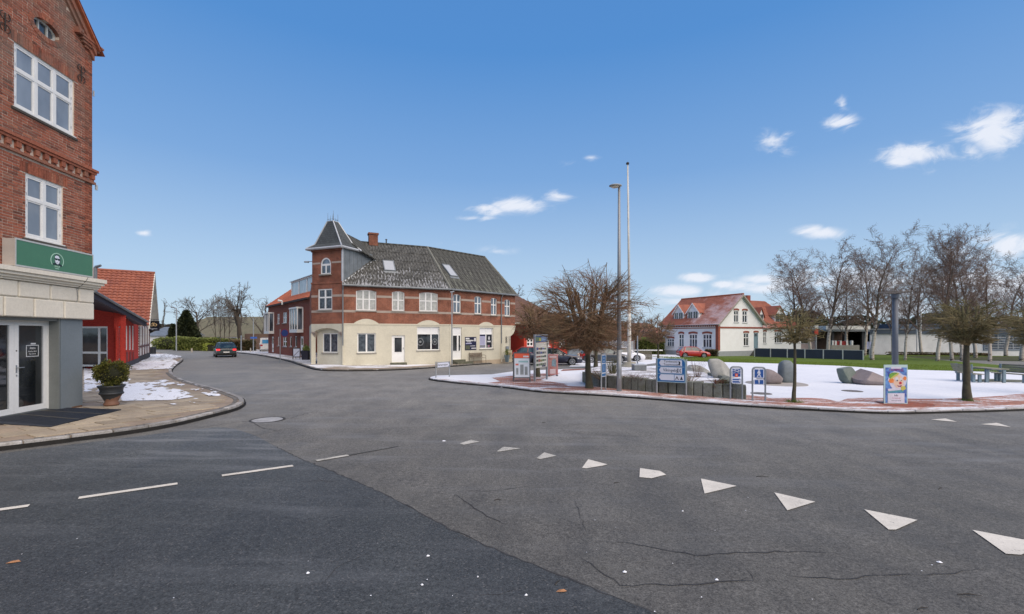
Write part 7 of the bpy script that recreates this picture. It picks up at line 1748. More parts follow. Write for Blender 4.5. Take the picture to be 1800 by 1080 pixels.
def car(label, paint, L, Wd, H, kind, plate=True, lit=False, spokes=5, group="cars parked around the square", name="parked_car"):
    """x runs forward; kind: saloon, hatch, van"""
    t = thing(name, label, "van" if kind == 'van' else "car", group=group)
    w = Wd / 2; wr = .325 if kind != 'van' else .34; xf, xr = L * .5 - .88, -L * .5 + .88 if kind != 'hatch' else -L * .5 + .72
    xs = sorted(set([round(v, 3) for v in [-L / 2, -L / 2 + .05, -L / 2 + .18, -L / 2 + .4, -L * .22, -L * .1, 0, L * .1, L * .2, L * .27, L / 2 - .45, L / 2 - .22, L / 2 - .08, L / 2]] + [round(c + wr * 1.22 * math.cos(a), 3) for c in (xf, xr) for a in [math.pi * i / 8 for i in range(9)]]))
    def belt(x):
        f = x / (L / 2)
        if kind == 'van': return H * .55 - max(0, f - .55) * .5
        pts = {'saloon': ((-1, .56), (-.92, .66), (-.6, .68), (0, .655), (.42, .64), (.85, .56), (.97, .47), (1, .40)), 'hatch': ((-1, .52), (-.95, .62), (-.5, .645), (0, .63), (.45, .62), (.85, .54), (.97, .46), (1, .38))}[kind]
        for (a, b), (c, d) in zip(pts[:-1], pts[1:]):
            if a <= f <= c: return H * (b + (d - b) * (f - a) / (c - a))
        return H * .5
    def hw(x):
        f = abs(x) / (L / 2); return w * (1 - .16 * max(0, (f - .62) / .38) ** 2.2 - .0)
    vs, fs = [], []; NP = 9
    for x in xs:
        b = belt(x); h = hw(x); z0 = .20
        if abs(abs(x) - L / 2) < .03: z0 = .34
        arch = 0
        for c in (xf, xr):
            if abs(x - c) <= wr * 1.221: arch = max(arch, wr + math.sqrt(max(0, (wr * 1.18) ** 2 - ((x - c) * .97) ** 2)))
        z0s = max(z0, arch); k = (b - .2)
        ring = [(h * .93, z0s), (h * .995, max(z0s + .01, .2 + k * .22)), (h * 1.0, max(z0s + .02, .2 + k * .5)), (h * .985, max(z0s + .03, .2 + k * .78)), (h * .95, b - .03), (h * .87, b), (0, b + .025)]
        ring = ring + [(-y, z) for y, z in ring[:-1][::-1]]
        vs += [V((x, y, z)) for y, z in ring]
    NR = 13
    for i in range(len(xs) - 1):
        for j in range(NR - 1): fs.append((i * NR + j, (i + 1) * NR + j, (i + 1) * NR + j + 1, i * NR + j + 1))
        fs.append((i * NR + NR - 1, (i + 1) * NR + NR - 1, (i + 1) * NR, i * NR))
    fs += [tuple(range(NR)), tuple(range((len(xs) - 1) * NR, len(xs) * NR))[::-1]]
    o = MB().add(vs, fs).build("body", paint, t, smooth=False)
    for p in o.data.polygons: p.use_smooth = abs(p.normal.x) < .9
    if kind == 'saloon': A_, B_, C_, D_ = -L * .37, -L * .20, L * .06, L * .235
    elif kind == 'hatch': A_, B_, C_, D_ = -L * .475, -L * .33, L * .06, L * .25
    else: A_, B_, C_, D_ = -L * .495, -L * .47, L * .22, L * .36
    bl = lambda x: belt(x) + .0; wb, wt = w * .90, w * (.70 if kind != 'van' else .84); R_ = H - .04
    def hull(i=0.0):
        return [V((A_ + i, -wb + i, bl(A_))), V((D_ - i, -wb + i, bl(D_))), V((D_ - i, wb - i, bl(D_))), V((A_ + i, wb - i, bl(A_))), V((B_, -wt + i, R_)), V((C_, -wt + i, R_ - .01)), V((C_, wt - i, R_ - .01)), V((B_, wt - i, R_))]
    MB().hexa(hull()).build("window_glass", M_carglass, t)
    m = MB(); q = [(B_ - .08, wt + .015, R_ - .05), (B_ + .1, wt + .012, R_ + .0), ((B_ + C_) / 2, wt + .01, H - .0), (C_ - .15, wt + .012, R_ + .012), (C_ + .06, wt + .015, R_ - .04)]
    for (x0, w0, z0), (x1, w1, z1) in zip(q[:-1], q[1:]):
        m.hexa([V((x0, -w0, z0 - .05)), V((x1, -w1, z1 - .05)), V((x1, w1, z1 - .05)), V((x0, w0, z0 - .05)), V((x0, -w0 + .1, z0 + .01)), V((x1, -w1 + .1, z1 + .01)), V((x1, w1 - .1, z1 + .01)), V((x0, w0 - .1, z0 + .01))])
    m.build("roof_panel", paint, t)
    m = MB()
    for sg in (-1, 1):
        a, b, c, d = V((A_, sg * wb, bl(A_) - .02)), V((B_, sg * (wt + .01), R_ - .02)), V((C_, sg * (wt + .01), R_ - .02)), V((D_, sg * wb, bl(D_) - .02))
        m.tube(a, b, .055, .045, 6).tube(c, d, .04, .045, 6).tube(b, c, .03, .03, 6)
        for f in ((.52,) if kind != 'van' else (.35, .62)):
            xb = A_ + (D_ - A_) * f; m.tube(V((xb, sg * wb * .995, bl(xb))), V((B_ + (C_ - B_) * min(1, max(0, (f - .12) / .7)), sg * (wt + .012), R_ - .02)), .035, .03, 5)
        if kind == 'hatch': m.tube(V((A_ + .5, sg * wb, bl(A_))), V((B_ + .15, sg * wt, R_ - .03)), .12, .06, 6)
    m.build("pillar", paint, t)
    if kind == 'van':
        MB().box(A_ - .03, B_ + (C_ - B_) * .30, -wb - .0, wb, belt(0) - .02, H - .08).build("rear_bodywork", paint, t)
        MB().box(A_ - .055, A_ - .031, -wb * .72, wb * .72, H * .60, H * .86).build("rear_window", glass("blue rear glass", (.02, .14, .30), .15, (.05, .25, .45)), t)
    for x in (xf, xr):
        for sg in (-1, 1):
            y = sg * (w - .12); c = V((x, y, wr)); fr = Fr((x, 0), (1, 0), (0, sg))
            wh_ = MB(); n = 22
            wh_.fdisc(fr, 0, wr, wr, abs(y) - .09, abs(y) + .09, n); wo = wh_.build("tyre", M_tyre, t)
            m = MB(); ro = wr * .72
            for i in range(n):
                t0, t1 = 6.283 * i / n, 6.283 * (i + 1) / n; m.fpoly(fr, [(r_ * math.cos(a), wr + r_ * math.sin(a)) for r_, a in ((ro, t0), (ro, t1), (ro * .87, t1), (ro * .87, t0))], abs(y) + .085, abs(y) + .10)
            for i in range(spokes):
                a = 6.283 * i / spokes + .3; da = .22 if spokes < 7 else .13
                m.fpoly(fr, [(r_ * math.cos(b), wr + r_ * math.sin(b)) for r_, b in ((ro * .9, a - da * .7), (ro * .9, a + da * .7), (ro * .2, a + da * 1.8), (ro * .2, a - da * 1.8))], abs(y) + .082, abs(y) + .098)
            m.fdisc(fr, 0, wr, ro * .25, abs(y) + .08, abs(y) + .102, 10); m.build("rim", M_rim, wo)
    MB().box(-L / 2 + .35, L / 2 - .35, -w + .13, w - .13, .18, .50).build("underbody", M_under, t)
    for sg in (-1, 1):
        xh = L / 2 - .20; z = belt(xh) - .10
        MB().hexa([V((xh - .22, sg * (hw(xh - .22) + .006), z - .07)), V((xh + .12, sg * (hw(xh + .12) - .0), z - .08)), V((xh + .17, sg * w * .52, z - .09)), V((xh - .1, sg * w * .50, z - .05)), V((xh - .22, sg * (hw(xh - .22) - .02), z + .06)), V((xh + .10, sg * (hw(xh + .12) - .03), z + .01)), V((xh + .14, sg * w * .54, z + .01)), V((xh - .1, sg * w * .52, z + .06))]).build("headlight", M_lampw, t)
        xt = -L / 2; zt = belt(xt + .1) - .06; hh = .17 if kind != 'van' else .20
        MB().box(xt - .015, xt + .22, sg * w * .58 if sg > 0 else -hw(xt + .1) - .012, hw(xt + .1) + .012 if sg > 0 else -w * .58, zt - hh, zt).build("tail_light", M_taillit if lit else M_tail, t)
        m = MB().box(D_ - .42, D_ - .30, sg * (wb + .0) if sg > 0 else -(wb + .22), wb + .22 if sg > 0 else -wb, bl(D_) + .02, bl(D_) + .14); m.build("mirror", paint, t, bevel=.02)
        m = MB()
        for x in (-.05 * L - .35, -.05 * L + .75): m.box(x, x + .16, sg * (w * .985) if sg > 0 else -w * 1.008, w * 1.008 if sg > 0 else -w * .985, H * .50, H * .50 + .025)
        m.build("door_handle", M_chrome if kind == 'saloon' else paint, t)
    MB().box(-L / 2 - .02, -L / 2 + .02, -.26, .26, .46 if kind != 'van' else .5, .58 if kind != 'van' else .62).build("number_plate", M_platew, t)
    MB().box(-L / 2 - .012, -L / 2 + .1, -w * .86, w * .86, .28, .40).build("rear_bumper", M_under if kind != 'van' else M_greysteel, t)
    MB().box(L / 2 - .14, L / 2 + .012, -w * .62, w * .62, .30, .50).build("grille", M_under, t)
    if kind == 'hatch': MB().hexa([V((A_ - .0, -wb * .74, bl(A_) + .02)), V((A_ + .02, -wb * .74, bl(A_) + .02)), V((A_ + .02, wb * .74, bl(A_) + .02)), V((A_, wb * .74, bl(A_) + .02)), V((B_ - .16, -wt * .9, R_ - .12)), V((B_ - .12, -wt * .9, R_ - .12)), V((B_ - .12, wt * .9, R_ - .12)), V((B_ - .16, wt * .9, R_ - .12))]).build("rear_window", M_carglass, t)
    if kind == 'saloon': MB().tube(V((A_ + .12, wb + .0, bl(A_) + .01)), V((D_ - .15, wb, bl(D_) + .01)), .012, .012, 4).tube(V((A_ + .12, -wb, bl(A_) + .01)), V((D_ - .15, -wb, bl(D_) + .01)), .012, .012, 4).build("window_trim", M_chrome, t)
    return t
def putcar(t, x, y, ang, h=0.01):
    t.location = (x, y, gz(x, y) + h); a = math.radians(ang)
    fx = (gz(x + math.cos(a), y + math.sin(a)) - gz(x, y)); t.rotation_euler = (0, -math.atan(fx), a)
g = G(393, 628.5); putcar(car("black hatchback driving away down the left street with red tail lights on", carpaint("black green paint", (.018, .026, .028)), 4.5, 1.86, 1.48, 'hatch', lit=True, name="hatchback", group="cars on the left street"), g.x - .9, g.y + 1.6, 180 - 54)
g = at(962, 39.2); putcar(car("dark navy saloon car with silver wheels and bright window trim parked behind the photo board", carpaint("navy paint", (.010, .011, .035)), 4.75, 1.85, 1.42, 'saloon', spokes=9), at(972, 38.6).x, 38.6, 2)
putcar(car("black estate-like hatchback parked between the tree trunk and the lamp post", carpaint("blue black paint", (.014, .018, .026)), 4.4, 1.8, 1.50, 'hatch', spokes=7), at(1062, 43.5).x, 43.5, 4)
putcar(car("white hatchback parked behind the flagpole", carpaint("white paint", (.72, .72, .74)), 4.2, 1.78, 1.48, 'hatch', spokes=7), at(1096, 48).x, 48.0, -4)
putcar(car("red hatchback parked beside the white house", carpaint("red paint", (.42, .018, .015)), 4.05, 1.72, 1.50, 'hatch', spokes=6), at(1218.5, 61.5).x, 61.5, -4)
putcar(car("red car mostly hidden behind the tall photo board", carpaint("dark red paint", (.30, .012, .012)), 4.1, 1.75, 1.45, 'hatch'), at(921, 44).x, 44, 174)
g = G(461.5, 619.5); putcar(car("white van with blue rear window parked by the brick terrace", carpaint("white van paint", (.66, .64, .60)), 4.6, 1.85, 2.0, 'van', name="parked_van", group="vehicles by the terrace"), at(463, 64).x, 65, 118)
# ================================================================== PLAZA FURNITURE
def post(t, px, base, ztop_y, r, mat, h=.10, r2=None, name="post", n=10, dy=0):
    g = G(px, base, h); p = V((g.x, g.y, g.z - .02)); q = V((g.x, g.y, zat(ztop_y, g.y))); MB().tube(p, q, r, r2 or r, n).build(name, mat, t); return g
g = G(1088.3, 688, .1); lp = thing("street_lamp", "tall grey street lamp with flat round head on the plaza edge", "street lamp", g)
zt = zat(327, g.y); MB().tube(g, g + V((0, 0, 1.6)), .098, .095, 16).tube(g + V((0, 0, 1.6)), V((g.x, g.y, zt)), .085, .045, 14).build("pole", M_galv if False else mk("grey lamp pole", (.27, .28, .29), .5, .1, 3, metal=.3), lp, smooth=True)
MB().box(g.x - .03, g.x + .03, g.y - .102, g.y - .09, g.z + .5, g.z + .85).build("hatch", M_greysteel, lp)
hd = V((g.x - .14, g.y, zt)); s_ = g.y / 800
lh = MB(); lh.lathe((0, 0, 0), [(0, .07), (.10, .065), (.19, .04), (.235, .01), (.23, -.015), (.15, -.03), (0, -.03)], 24); lh.v = [V((hd.x + v.x * 1.05, hd.y + v.y * .8, hd.z + v.z)) for v in lh.v]; lh.build("lamp_head", mk("grey lamp head", (.30, .31, .30), .5, .1, 3), lp, smooth=True)
lh = MB(); lh.lathe((hd.x - .02, hd.y, hd.z), [(.15, -.031), (.13, -.06), (0, -.07)], 20); lh.build("lens", mk("pale lamp lens", (.66, .60, .45), .3, .1, 4), lp)
c = G(1106, 653.5, .1); c.y = c.y; fp = thing("flagpole", "very tall white flagpole on a round stepped stone base", "flagpole", c)
k = c.y / 800; MB().lathe(c, [(1.15, 0), (1.15, .12), (.95, .12), (.95, .28), (.75, .28), (.75, .46), (.45, .46), (.4, .62), (0, .62)], 28).build("stone_base", mk("pale mossy stone", (.34, .32, .26), .9, .3, 3, bmp=.4), fp)
zt = zat(290, c.y); MB().tube(c + V((0, 0, .5)), c + V((0, 0, 4.2)), .13, .10, 16).tube(c + V((0, 0, 4.2)), V((c.x - .1, c.y, zt)), .08, .04, 14).build("pole", mk("weathered white pole", (.60, .57, .50), .6, .2, 1.2), fp, smooth=True)
MB().lathe((c.x - .1, c.y, zt), [(.05, 0), (.10, .04), (.10, .12), (.04, .17), (0, .18)], 12).build("cap", M_rust, fp); MB().tube(c + V((.13, -.02, 1.2)), V((c.x - .02, c.y, zt)), .006, .006, 4).build("halyard", M_whiteold, fp)
bt = [(1023.5, 671.5), (1031, 675.5), (1040, 678), (1054, 680.5), (1067, 682), (1083, 683.6), (1094, 684.6), (1109, 686), (1121, 687.2), (1134, 688.5), (1146, 689.8), (1157, 690.8), (1174, 692.2), (1189, 693.4), (1208, 695), (1219, 696), (1235, 697.2), (1253, 698.6), (1270, 700), (1286, 701), (1312, 702.6)]
pts = [V(G(*q, .1)[:2]) for q in bt]; pw = thing("granite_planter", "curved planting bed edged with upright grey granite blocks", "planter", (pts[10].x, pts[10].y, gz(*pts[10]) + .1))
M_gblock = mk("mossy granite block", (.175, .185, .165), .9, .4, 3.5, c2=(.12, .125, .09), fine=20, bmp=.6, rnd=.22)
rg_ = random.Random(9)
ins = []
for a, b in zip(pts[:-1], pts[1:]):
    t = (b - a).normalized(); nn = V((-t.y, t.x)); gap = rg_.uniform(.01, .022); j = rg_.uniform(-.02, .02); h = .50 + rg_.uniform(-.02, .02)
    q = [a + t * gap + nn * j, b - t * gap + nn * j, b - t * gap + nn * (.30 + j), a + t * gap + nn * (.30 + j)]
    MB().hexa([V((v.x, v.y, gz(v.x, v.y) + .06)) for v in q] + [V((v.x, v.y, gz(v.x, v.y) + .10 + h)) for v in q]).build("granite_block", M_gblock, pw, bevel=.02)
L_, R__ = pts[0], pts[-1]
bk = [R__, R__ + V((.35, .9)), R__ + V((.2, 2.0)), V(G(1285, 681, .1)[:2]), V(G(1250, 668, .1)[:2]) + V((0, 1)), V(at(1180, 27)[:2]), V(at(1110, 31)[:2]), V(at(1060, 30)[:2]), V(at(1028, 26)[:2]), L_]
bl = resample(bk, .62)
for a, b in zip(bl[:-1], bl[1:]):
    t = (b - a).normalized(); nn = V((-t.y, t.x)); q = [a + t * .015, b - t * .015, b - t * .015 + nn * .3, a + t * .015 + nn * .3]; h = .46
    MB().hexa([V((v.x, v.y, gz(v.x, v.y) + .06)) for v in q] + [V((v.x, v.y, gz(v.x, v.y) + .10 + h * (1 if a.y < 22 else .35))) for v in q]).build("granite_block", M_gblock, pw, bevel=.02)
bed = [(p.x, p.y) for p in offset(pts, .28)] + [(p.x, p.y) for p in bk[1:-1]]
M_bed = snowmat("snowy planting soil", (.13, .075, .045), .55, .9)
MB().slab(bed, .1, .42).build("soil", M_bed, pw, fix=False)
def tuft(px, base, n, h, w, mat, label, seed, hh=.42, name="dry_plant", sz=.006, cat="plant", grp="plants in the granite bed"):
    g = G(px, base, hh); r = random.Random(seed); m = MB()
    for i in range(n):
        a = r.uniform(0, 6.283); k = r.random(); p = g + V((math.cos(a) * w * .4 * k, math.sin(a) * w * .4 * k, -.02)); d = V((math.cos(a) * w * k, math.sin(a) * w * k, h * r.uniform(.5, 1.1))); q = p + d * .55 + V((0, 0, .02)); m.tube(p, q, sz, sz * .7, 3, cap=False); m.tube(q, p + d + V((r.uniform(-.06, .06), r.uniform(-.06, .06), 0)), sz * .7, sz * .4, 3, cap=False)
        for _ in range(2):
            s2 = q.lerp(p + d, r.random()); m.tube(s2, s2 + V((r.gauss(0, .07), r.gauss(0, .07), r.uniform(.02, .10))), sz * .6, sz * .3, 3, cap=False)
    return tag(m.build(name, mat, fix=False), label, cat, grp)
M_straw = mk("dry stems", (.22, .15, .08), .9, .4, 5); M_reddish = mk("reddish stems", (.12, .06, .045), .9, .4, 5); M_greenst = mk("dull green stems", (.10, .10, .05), .9, .4, 5)
tuft(1120, 672, 70, .30, .45, M_reddish, "low reddish brown heather tuft in front of the metal tub", 1)
tuft(1060, 667, 70, .40, .5, M_straw, "dry straw-coloured clump beside the lamp post", 2); tuft(1077, 657, 90, .75, .35, M_greenst, "leafy dull green shrub left of the stone flagpole base", 3, sz=.009)
tuft(1045, 664, 60, .25, .5, M_straw, "flat brown clump at the left end of the granite bed", 4); tuft(1212, 672, 50, .35, .35, M_straw, "dry grass right of the direction sign", 5)
tuft(1225, 663, 26, 1.0, .35, M_reddish, "bare upright twigs right of the direction sign", 6, sz=.007); tuft(1168, 672, 50, .3, .5, M_reddish, "low brown clump hidden behind the direction sign", 7)
tuft(1096, 670, 50, .22, .5, M_straw, "low straw clump right of the lamp post", 8); tuft(1275, 683, 90, .32, .42, M_greenst, "green and brown shrub spilling over the granite near the cycle sign", 9, sz=.008)
r = random.Random(5)
def flw(rr):
    g0 = G(1262 + rr.uniform(-7, 14), 683 - rr.uniform(0, 3), .42); return g0 + V((0, 0, rr.uniform(.02, .26))), V((rr.uniform(-1, 1), -1, rr.uniform(-.3, 1)))
tag(leafcloud(flw, 700, .05, "flowering_heather", foliage("pink flower heads", (.34, .11, .09), (.25, .07, .07), (.16, .13, .05), 8), None, seed=6), "pinkish red flowering heather on the granite edge left of the cycle sign", "plant", "plants in the granite bed")
def boulder(label, px, base, x0, x1, y0, mat, seed, lean=0, cuts=(), flat=1.0, rough=.10, top=1.0, h=.1, sub=4, ex=.6):
    g = G(px, base, h); k = g.y / 800; w, hh = (x1 - x0) * k, (base - y0) * k; cx = (x0 + x1) / 2; cx = ((cx - 900) / 800) * g.y
    bm = bmesh.new(); bmesh.ops.create_icosphere(bm, subdivisions=sub, radius=1)
    for v in bm.verts:
        p = v.co; nzv = noise.fractal(p * 1.3 + V((seed * 7.1, 0, 0)), 1.0, 2.0, 4); p = p * (1 + rough * nzv)
        sgn = lambda a, e: math.copysign(abs(a) ** e, a)
        p = V((sgn(p.x, ex), sgn(p.y, .7), sgn(p.z, ex)))
        z = (p.z + 1) / 2; f = 1 - (1 - top) * z
        v.co = V((p.x * w / 2 * f + lean * hh * (z - .5), p.y * w / 2 * flat * f, z * hh))
    for (cpt, no) in cuts:
        co = V((cpt[0] * w, cpt[1] * w, cpt[2] * hh)); no = V(no)
        gq = bmesh.ops.bisect_plane(bm, geom=bm.verts[:] + bm.edges[:] + bm.faces[:], plane_co=co, plane_no=no, clear_outer=True)
        bmesh.ops.contextual_create(bm, geom=[e for e in gq['geom_cut'] if isinstance(e, bmesh.types.BMEdge)])
    for v in bm.verts: v.co += V((cx, g.y, g.z - .04))
    me = bpy.data.meshes.new("boulder"); bm.to_mesh(me); bm.free(); autouv(me); me.materials.append(mat)
    for p in me.polygons: p.use_smooth = len(p.vertices) < 6
    o = bpy.data.objects.new("boulder", me); col.objects.link(o); return tag(o, label, "boulder", "boulders on the plaza")
M_bl = mk("blue grey granite", (.175, .20, .21), .8, .25, 2.5, c2=(.13, .15, .155), fine=30, bmp=.4); M_bg = mk("green grey granite", (.16, .185, .165), .8, .25, 3, c2=(.11, .14, .12), fine=30, bmp=.4); M_bp = mk("pinkish grey granite", (.25, .21, .205), .85, .2, 3, c2=(.20, .165, .16), fine=30, bmp=.4); M_bw = mk("pale grey granite", (.34, .335, .31), .85, .25, 3, c2=(.25, .25, .23), fine=30, bmp=.5)
boulder("tall rounded blue grey boulder left of the small plaza tree", 1381, 674, 1369, 1394.5, 632.5, M_bl, 1, lean=.0, flat=.8, rough=.06, top=.92)
boulder("brownish rounded boulder left of the tall blue grey one", 1356, 675, 1334, 1372, 647.5, M_bp, 2, flat=.9, rough=.06, cuts=(((.1, 0, .8), (.65, 0, .75)),))
boulder("leaning green grey boulder with a flat slanting top near the clown poster", 1491, 674, 1475, 1507, 642.5, M_bg, 3, lean=-.38, flat=.8, rough=.04, top=.8, cuts=(((-.2, 0, .90), (-.18, 0, 1)), ((-.1, -.22, .6), (.25, -.9, .25))), ex=.5)
boulder("pinkish pyramid-shaped boulder just left of the clown poster", 1530, 676, 1503, 1555, 642, M_bp, 4, flat=.8, rough=.03, cuts=(((-.02, 0, .74), (-.50, -.12, .86)), ((-.02, 0, .74), (.42, -.12, .90)), ((.43, 0, .42), (.95, 0, -.3)), ((0, -.2, .6), (.05, -.75, .62))), ex=.45)
boulder("tall leaning grey boulder with a pale split face behind the granite bed", 1264, 669, 1244, 1288, 629, M_bw, 5, lean=-.55, flat=.45, rough=.05, top=.62, h=.3, cuts=(((.05, -.18, .5), (.45, -.85, .25)),))
boulder("low rough pale boulder behind the dry twigs of the granite bed", 1226, 657, 1207, 1247, 641, M_bw, 6, flat=.7, rough=.2, cuts=(((.15, 0, .75), (.5, 0, .86)),), h=.2)
c = G(1364, 675, .1); tag(MB().lathe((c.x, c.y, c.z - .02), [(1.3, 0), (1.3, .05), (0, .06)], 28).build("stone_ring", mk("pale stone slab", (.38, .35, .32), .9, .2, 3)), "flat round stone slab under the brownish and blue grey boulders", "stone slab")
g = G(1126.5, 662, .1); x0, x1 = at(1115.5, g.y).x, at(1136.5, g.y).x; zt = zat(642.5, g.y)
tb = thing("metal_tub", "square grey metal tub standing behind the granite bed", "planter", g); m = MB().box(x0, x1, g.y, g.y + .65, g.z - .2, zt); m.build("box", M_zinc, tb); MB().box(x0 - .02, x1 + .02, g.y - .02, g.y + .67, zt, zt + .05).build("rim", M_zincpale, tb)
M_mossw = mk("mossy bench wood", (.16, .155, .08), .9, .35, 5); g = G(1231, 671, .1); y = g.y + 2; bn = thing("park_bench", "mossy wooden bench seen from behind above the granite bed", "bench", (at(1231, y).x, y, gz(at(1231, y).x, y)))
x0, x1 = at(1208, y).x, at(1255, y).x; z0, z1 = zat(668.5, y), zat(655.5, y)
for i in range(3): MB().box(x0, x1, y, y + .04, z0 + (z1 - z0) * (i / 3 + .02), z0 + (z1 - z0) * ((i + 1) / 3 - .03)).build("back_slat", M_mossw, bn)
for f in (.06, .5, .86): MB().box(x0 + (x1 - x0) * f, x0 + (x1 - x0) * f + .07, y - .05, y - .001, z0 - .5, z1 + .02).build("leg", M_bark, bn)
for i in range(3): MB().box(x0, x1, y + .08 + i * .15, y + .2 + i * .15, z0 - .03, z0 + .01).build("seat_slat", M_mossw, bn)
M_slat = mk("weathered slat", (.27, .25, .19), .85, .3, 5, rnd=.15); M_bluel = mk("blue grey steel leg", (.17, .235, .27), .6, .12, 3)
def slatbench(label, px, base, facing, w=1.3, name="park_bench", pxs=None):
    g = G(px, base, .1); t = thing(name, label, "bench", group="seats of the picnic set")
    for i in range(3): MB().box(-w / 2, w / 2, -.22 + i * .155, -.08 + i * .155, .43, .47).build("seat_slat", M_slat, t)
    for i in range(4):
        z = .50 + i * .115; y = .27 + i * .045; MB().box(-w / 2, w / 2, y, y + .025, z, z + .095).build("back_slat", M_slat, t)
    for x in (-w / 2 + .12, w / 2 - .2): MB().box(x, x + .10, -.16, -.04, 0, .43).build("leg", M_bluel, t); MB().box(x, x + .10, .10, .22, 0, .43).build("leg", M_bluel, t); MB().box(x, x + .08, .22, .27, .40, .95).build("back_strut", M_bluel, t)
    t.location = g; t.rotation_euler = (0, 0, math.radians(facing)); return t
slatbench("slatted bench at the left side of the picnic table, behind the tree trunk", 1704, 671, 75, 1.5)
slatbench("slatted bench with leaning back at the right side of the picnic table", 1777, 672, -78, 1.5)
g = G(1735, 671.5, .1); tt = thing("picnic_table", "slatted picnic table on blue grey steel legs", "table", group=None)
for i in range(5): MB().box(-.38 + i * .155, -.235 + i * .155, -.85, .85, .72, .76).build("table_slat", M_slat, tt)
for y in (-.55, .5):
    for x in (-.42, .34): MB().box(x, x + .12, y, y + .1, 0, .70).build("leg", M_bluel, tt)
    MB().box(-.42, .46, y, y + .1, .66, .719).build("cross_bar", M_bluel, tt)
tt.location = g; tt.rotation_euler = (0, 0, math.radians(-12))
MB_s = G(1750, 673.5, .1); tag(sheet("bare_ground_patch", [P2(1700, 671), P2(1720, 674.5), P2(1800, 675.5), P2(1850, 674), P2(1800, 671.5), P2(1740, 669.5)], mk("bare damp ground", (.13, .135, .09), .95, .3, 2), .108), "bare damp ground showing under the picnic table", "ground", kind='structure')
g = G(1573.5, 673, .1); pt = thing("lattice_top_post", "tall dark grey post with a flat lattice disc on top behind the clown poster", "street lamp", g); zt = zat(521, g.y)
M_dkpost = mk("dark grey post", (.085, .10, .125), .5, .12, 3); MB().tube(g - V((0, 0, .1)), V((g.x, g.y, zt)), .135, .125, 16).build("pole", M_dkpost, pt, smooth=True); MB().tube(V((g.x, g.y, zt - .1)), V((g.x, g.y, zt + .1)), .17, .17, 14).build("collar", M_dkpost, pt)
m = MB(); R_ = 23.5 * g.y / 800; zz = zat(516, g.y)
for i in range(14): a = 6.283 * i / 14; m.tube(V((g.x, g.y, zz - .04)), V((g.x + R_ * math.cos(a), g.y + R_ * math.sin(a), zz + .06)), .022, .016, 4)
for rr in (.35, .62, .85, 1.0):
    pp = [V((g.x + R_ * rr * math.cos(6.283 * i / 20), g.y + R_ * rr * math.sin(6.283 * i / 20), zz - .04 + .10 * rr)) for i in range(21)]; m.path(pp, .014, 4)
m.build("lattice", mk("rusty grey lattice", (.16, .14, .12), .7, .3, 6), pt)
# ---- signs
M_sblue = mk("traffic blue", (.012, .12, .33), .45, .1, 3); M_sblue2 = mk("deep traffic blue", (.01, .075, .30), .45, .1, 3); M_swhite = mk("sign white", (.66, .70, .76), .5, .05, 3); M_sframe = mk("pale blue sign edge", (.30, .42, .48), .5, .1, 3); M_sblk = mk("sign black", (.02, .02, .03), .6)
ga, gb = G(1154.5, 692, .1), G(1206.5, 695.5, .1); u = V((gb.x - ga.x, gb.y - ga.y)); FS_ = Fr(ga, u, (u.y, -u.x)); Ls = u.length
ds = thing("direction_sign", "blue and white three-panel direction sign with a rounded corner on two posts", "road sign", ga)
for s, y in ((0, 0), (Ls, 0)):
    p = FS_.p(s, 0); MB().tube(V((p.x, p.y, gz(p.x, p.y) + .05)), V((p.x, p.y, zat(632 if s else 630.5, p.y))), .032, .032, 10).build("post", M_galv, ds)
zT, zB = FS_.Z(Ls / 2, 630.3), FS_.Z(Ls / 2, 672.3); H_ = zT - zB; rc = .16
cor = [(Ls - rc + rc * math.sin(t), zT - rc + rc * math.cos(t)) for t in [math.pi / 2 * i / 6 for i in range(7)]]
MB().fpoly(FS_, [(0.02, zB), (Ls - .02, zB)] + [(min(a, Ls), b) for a, b in cor[::-1]] + [(.02, zT)], .035, .055).build("board", M_sframe, ds)
MB().fpoly(FS_, [(0.045, zB + .03), (Ls - .05, zB + .03)] + [(a - .035, b - .03) for a, b in cor[::-1]] + [(.045, zT - .03)], .055, .06).build("blue_field", M_sblue, ds)
ph = (H_ - .1) / 3
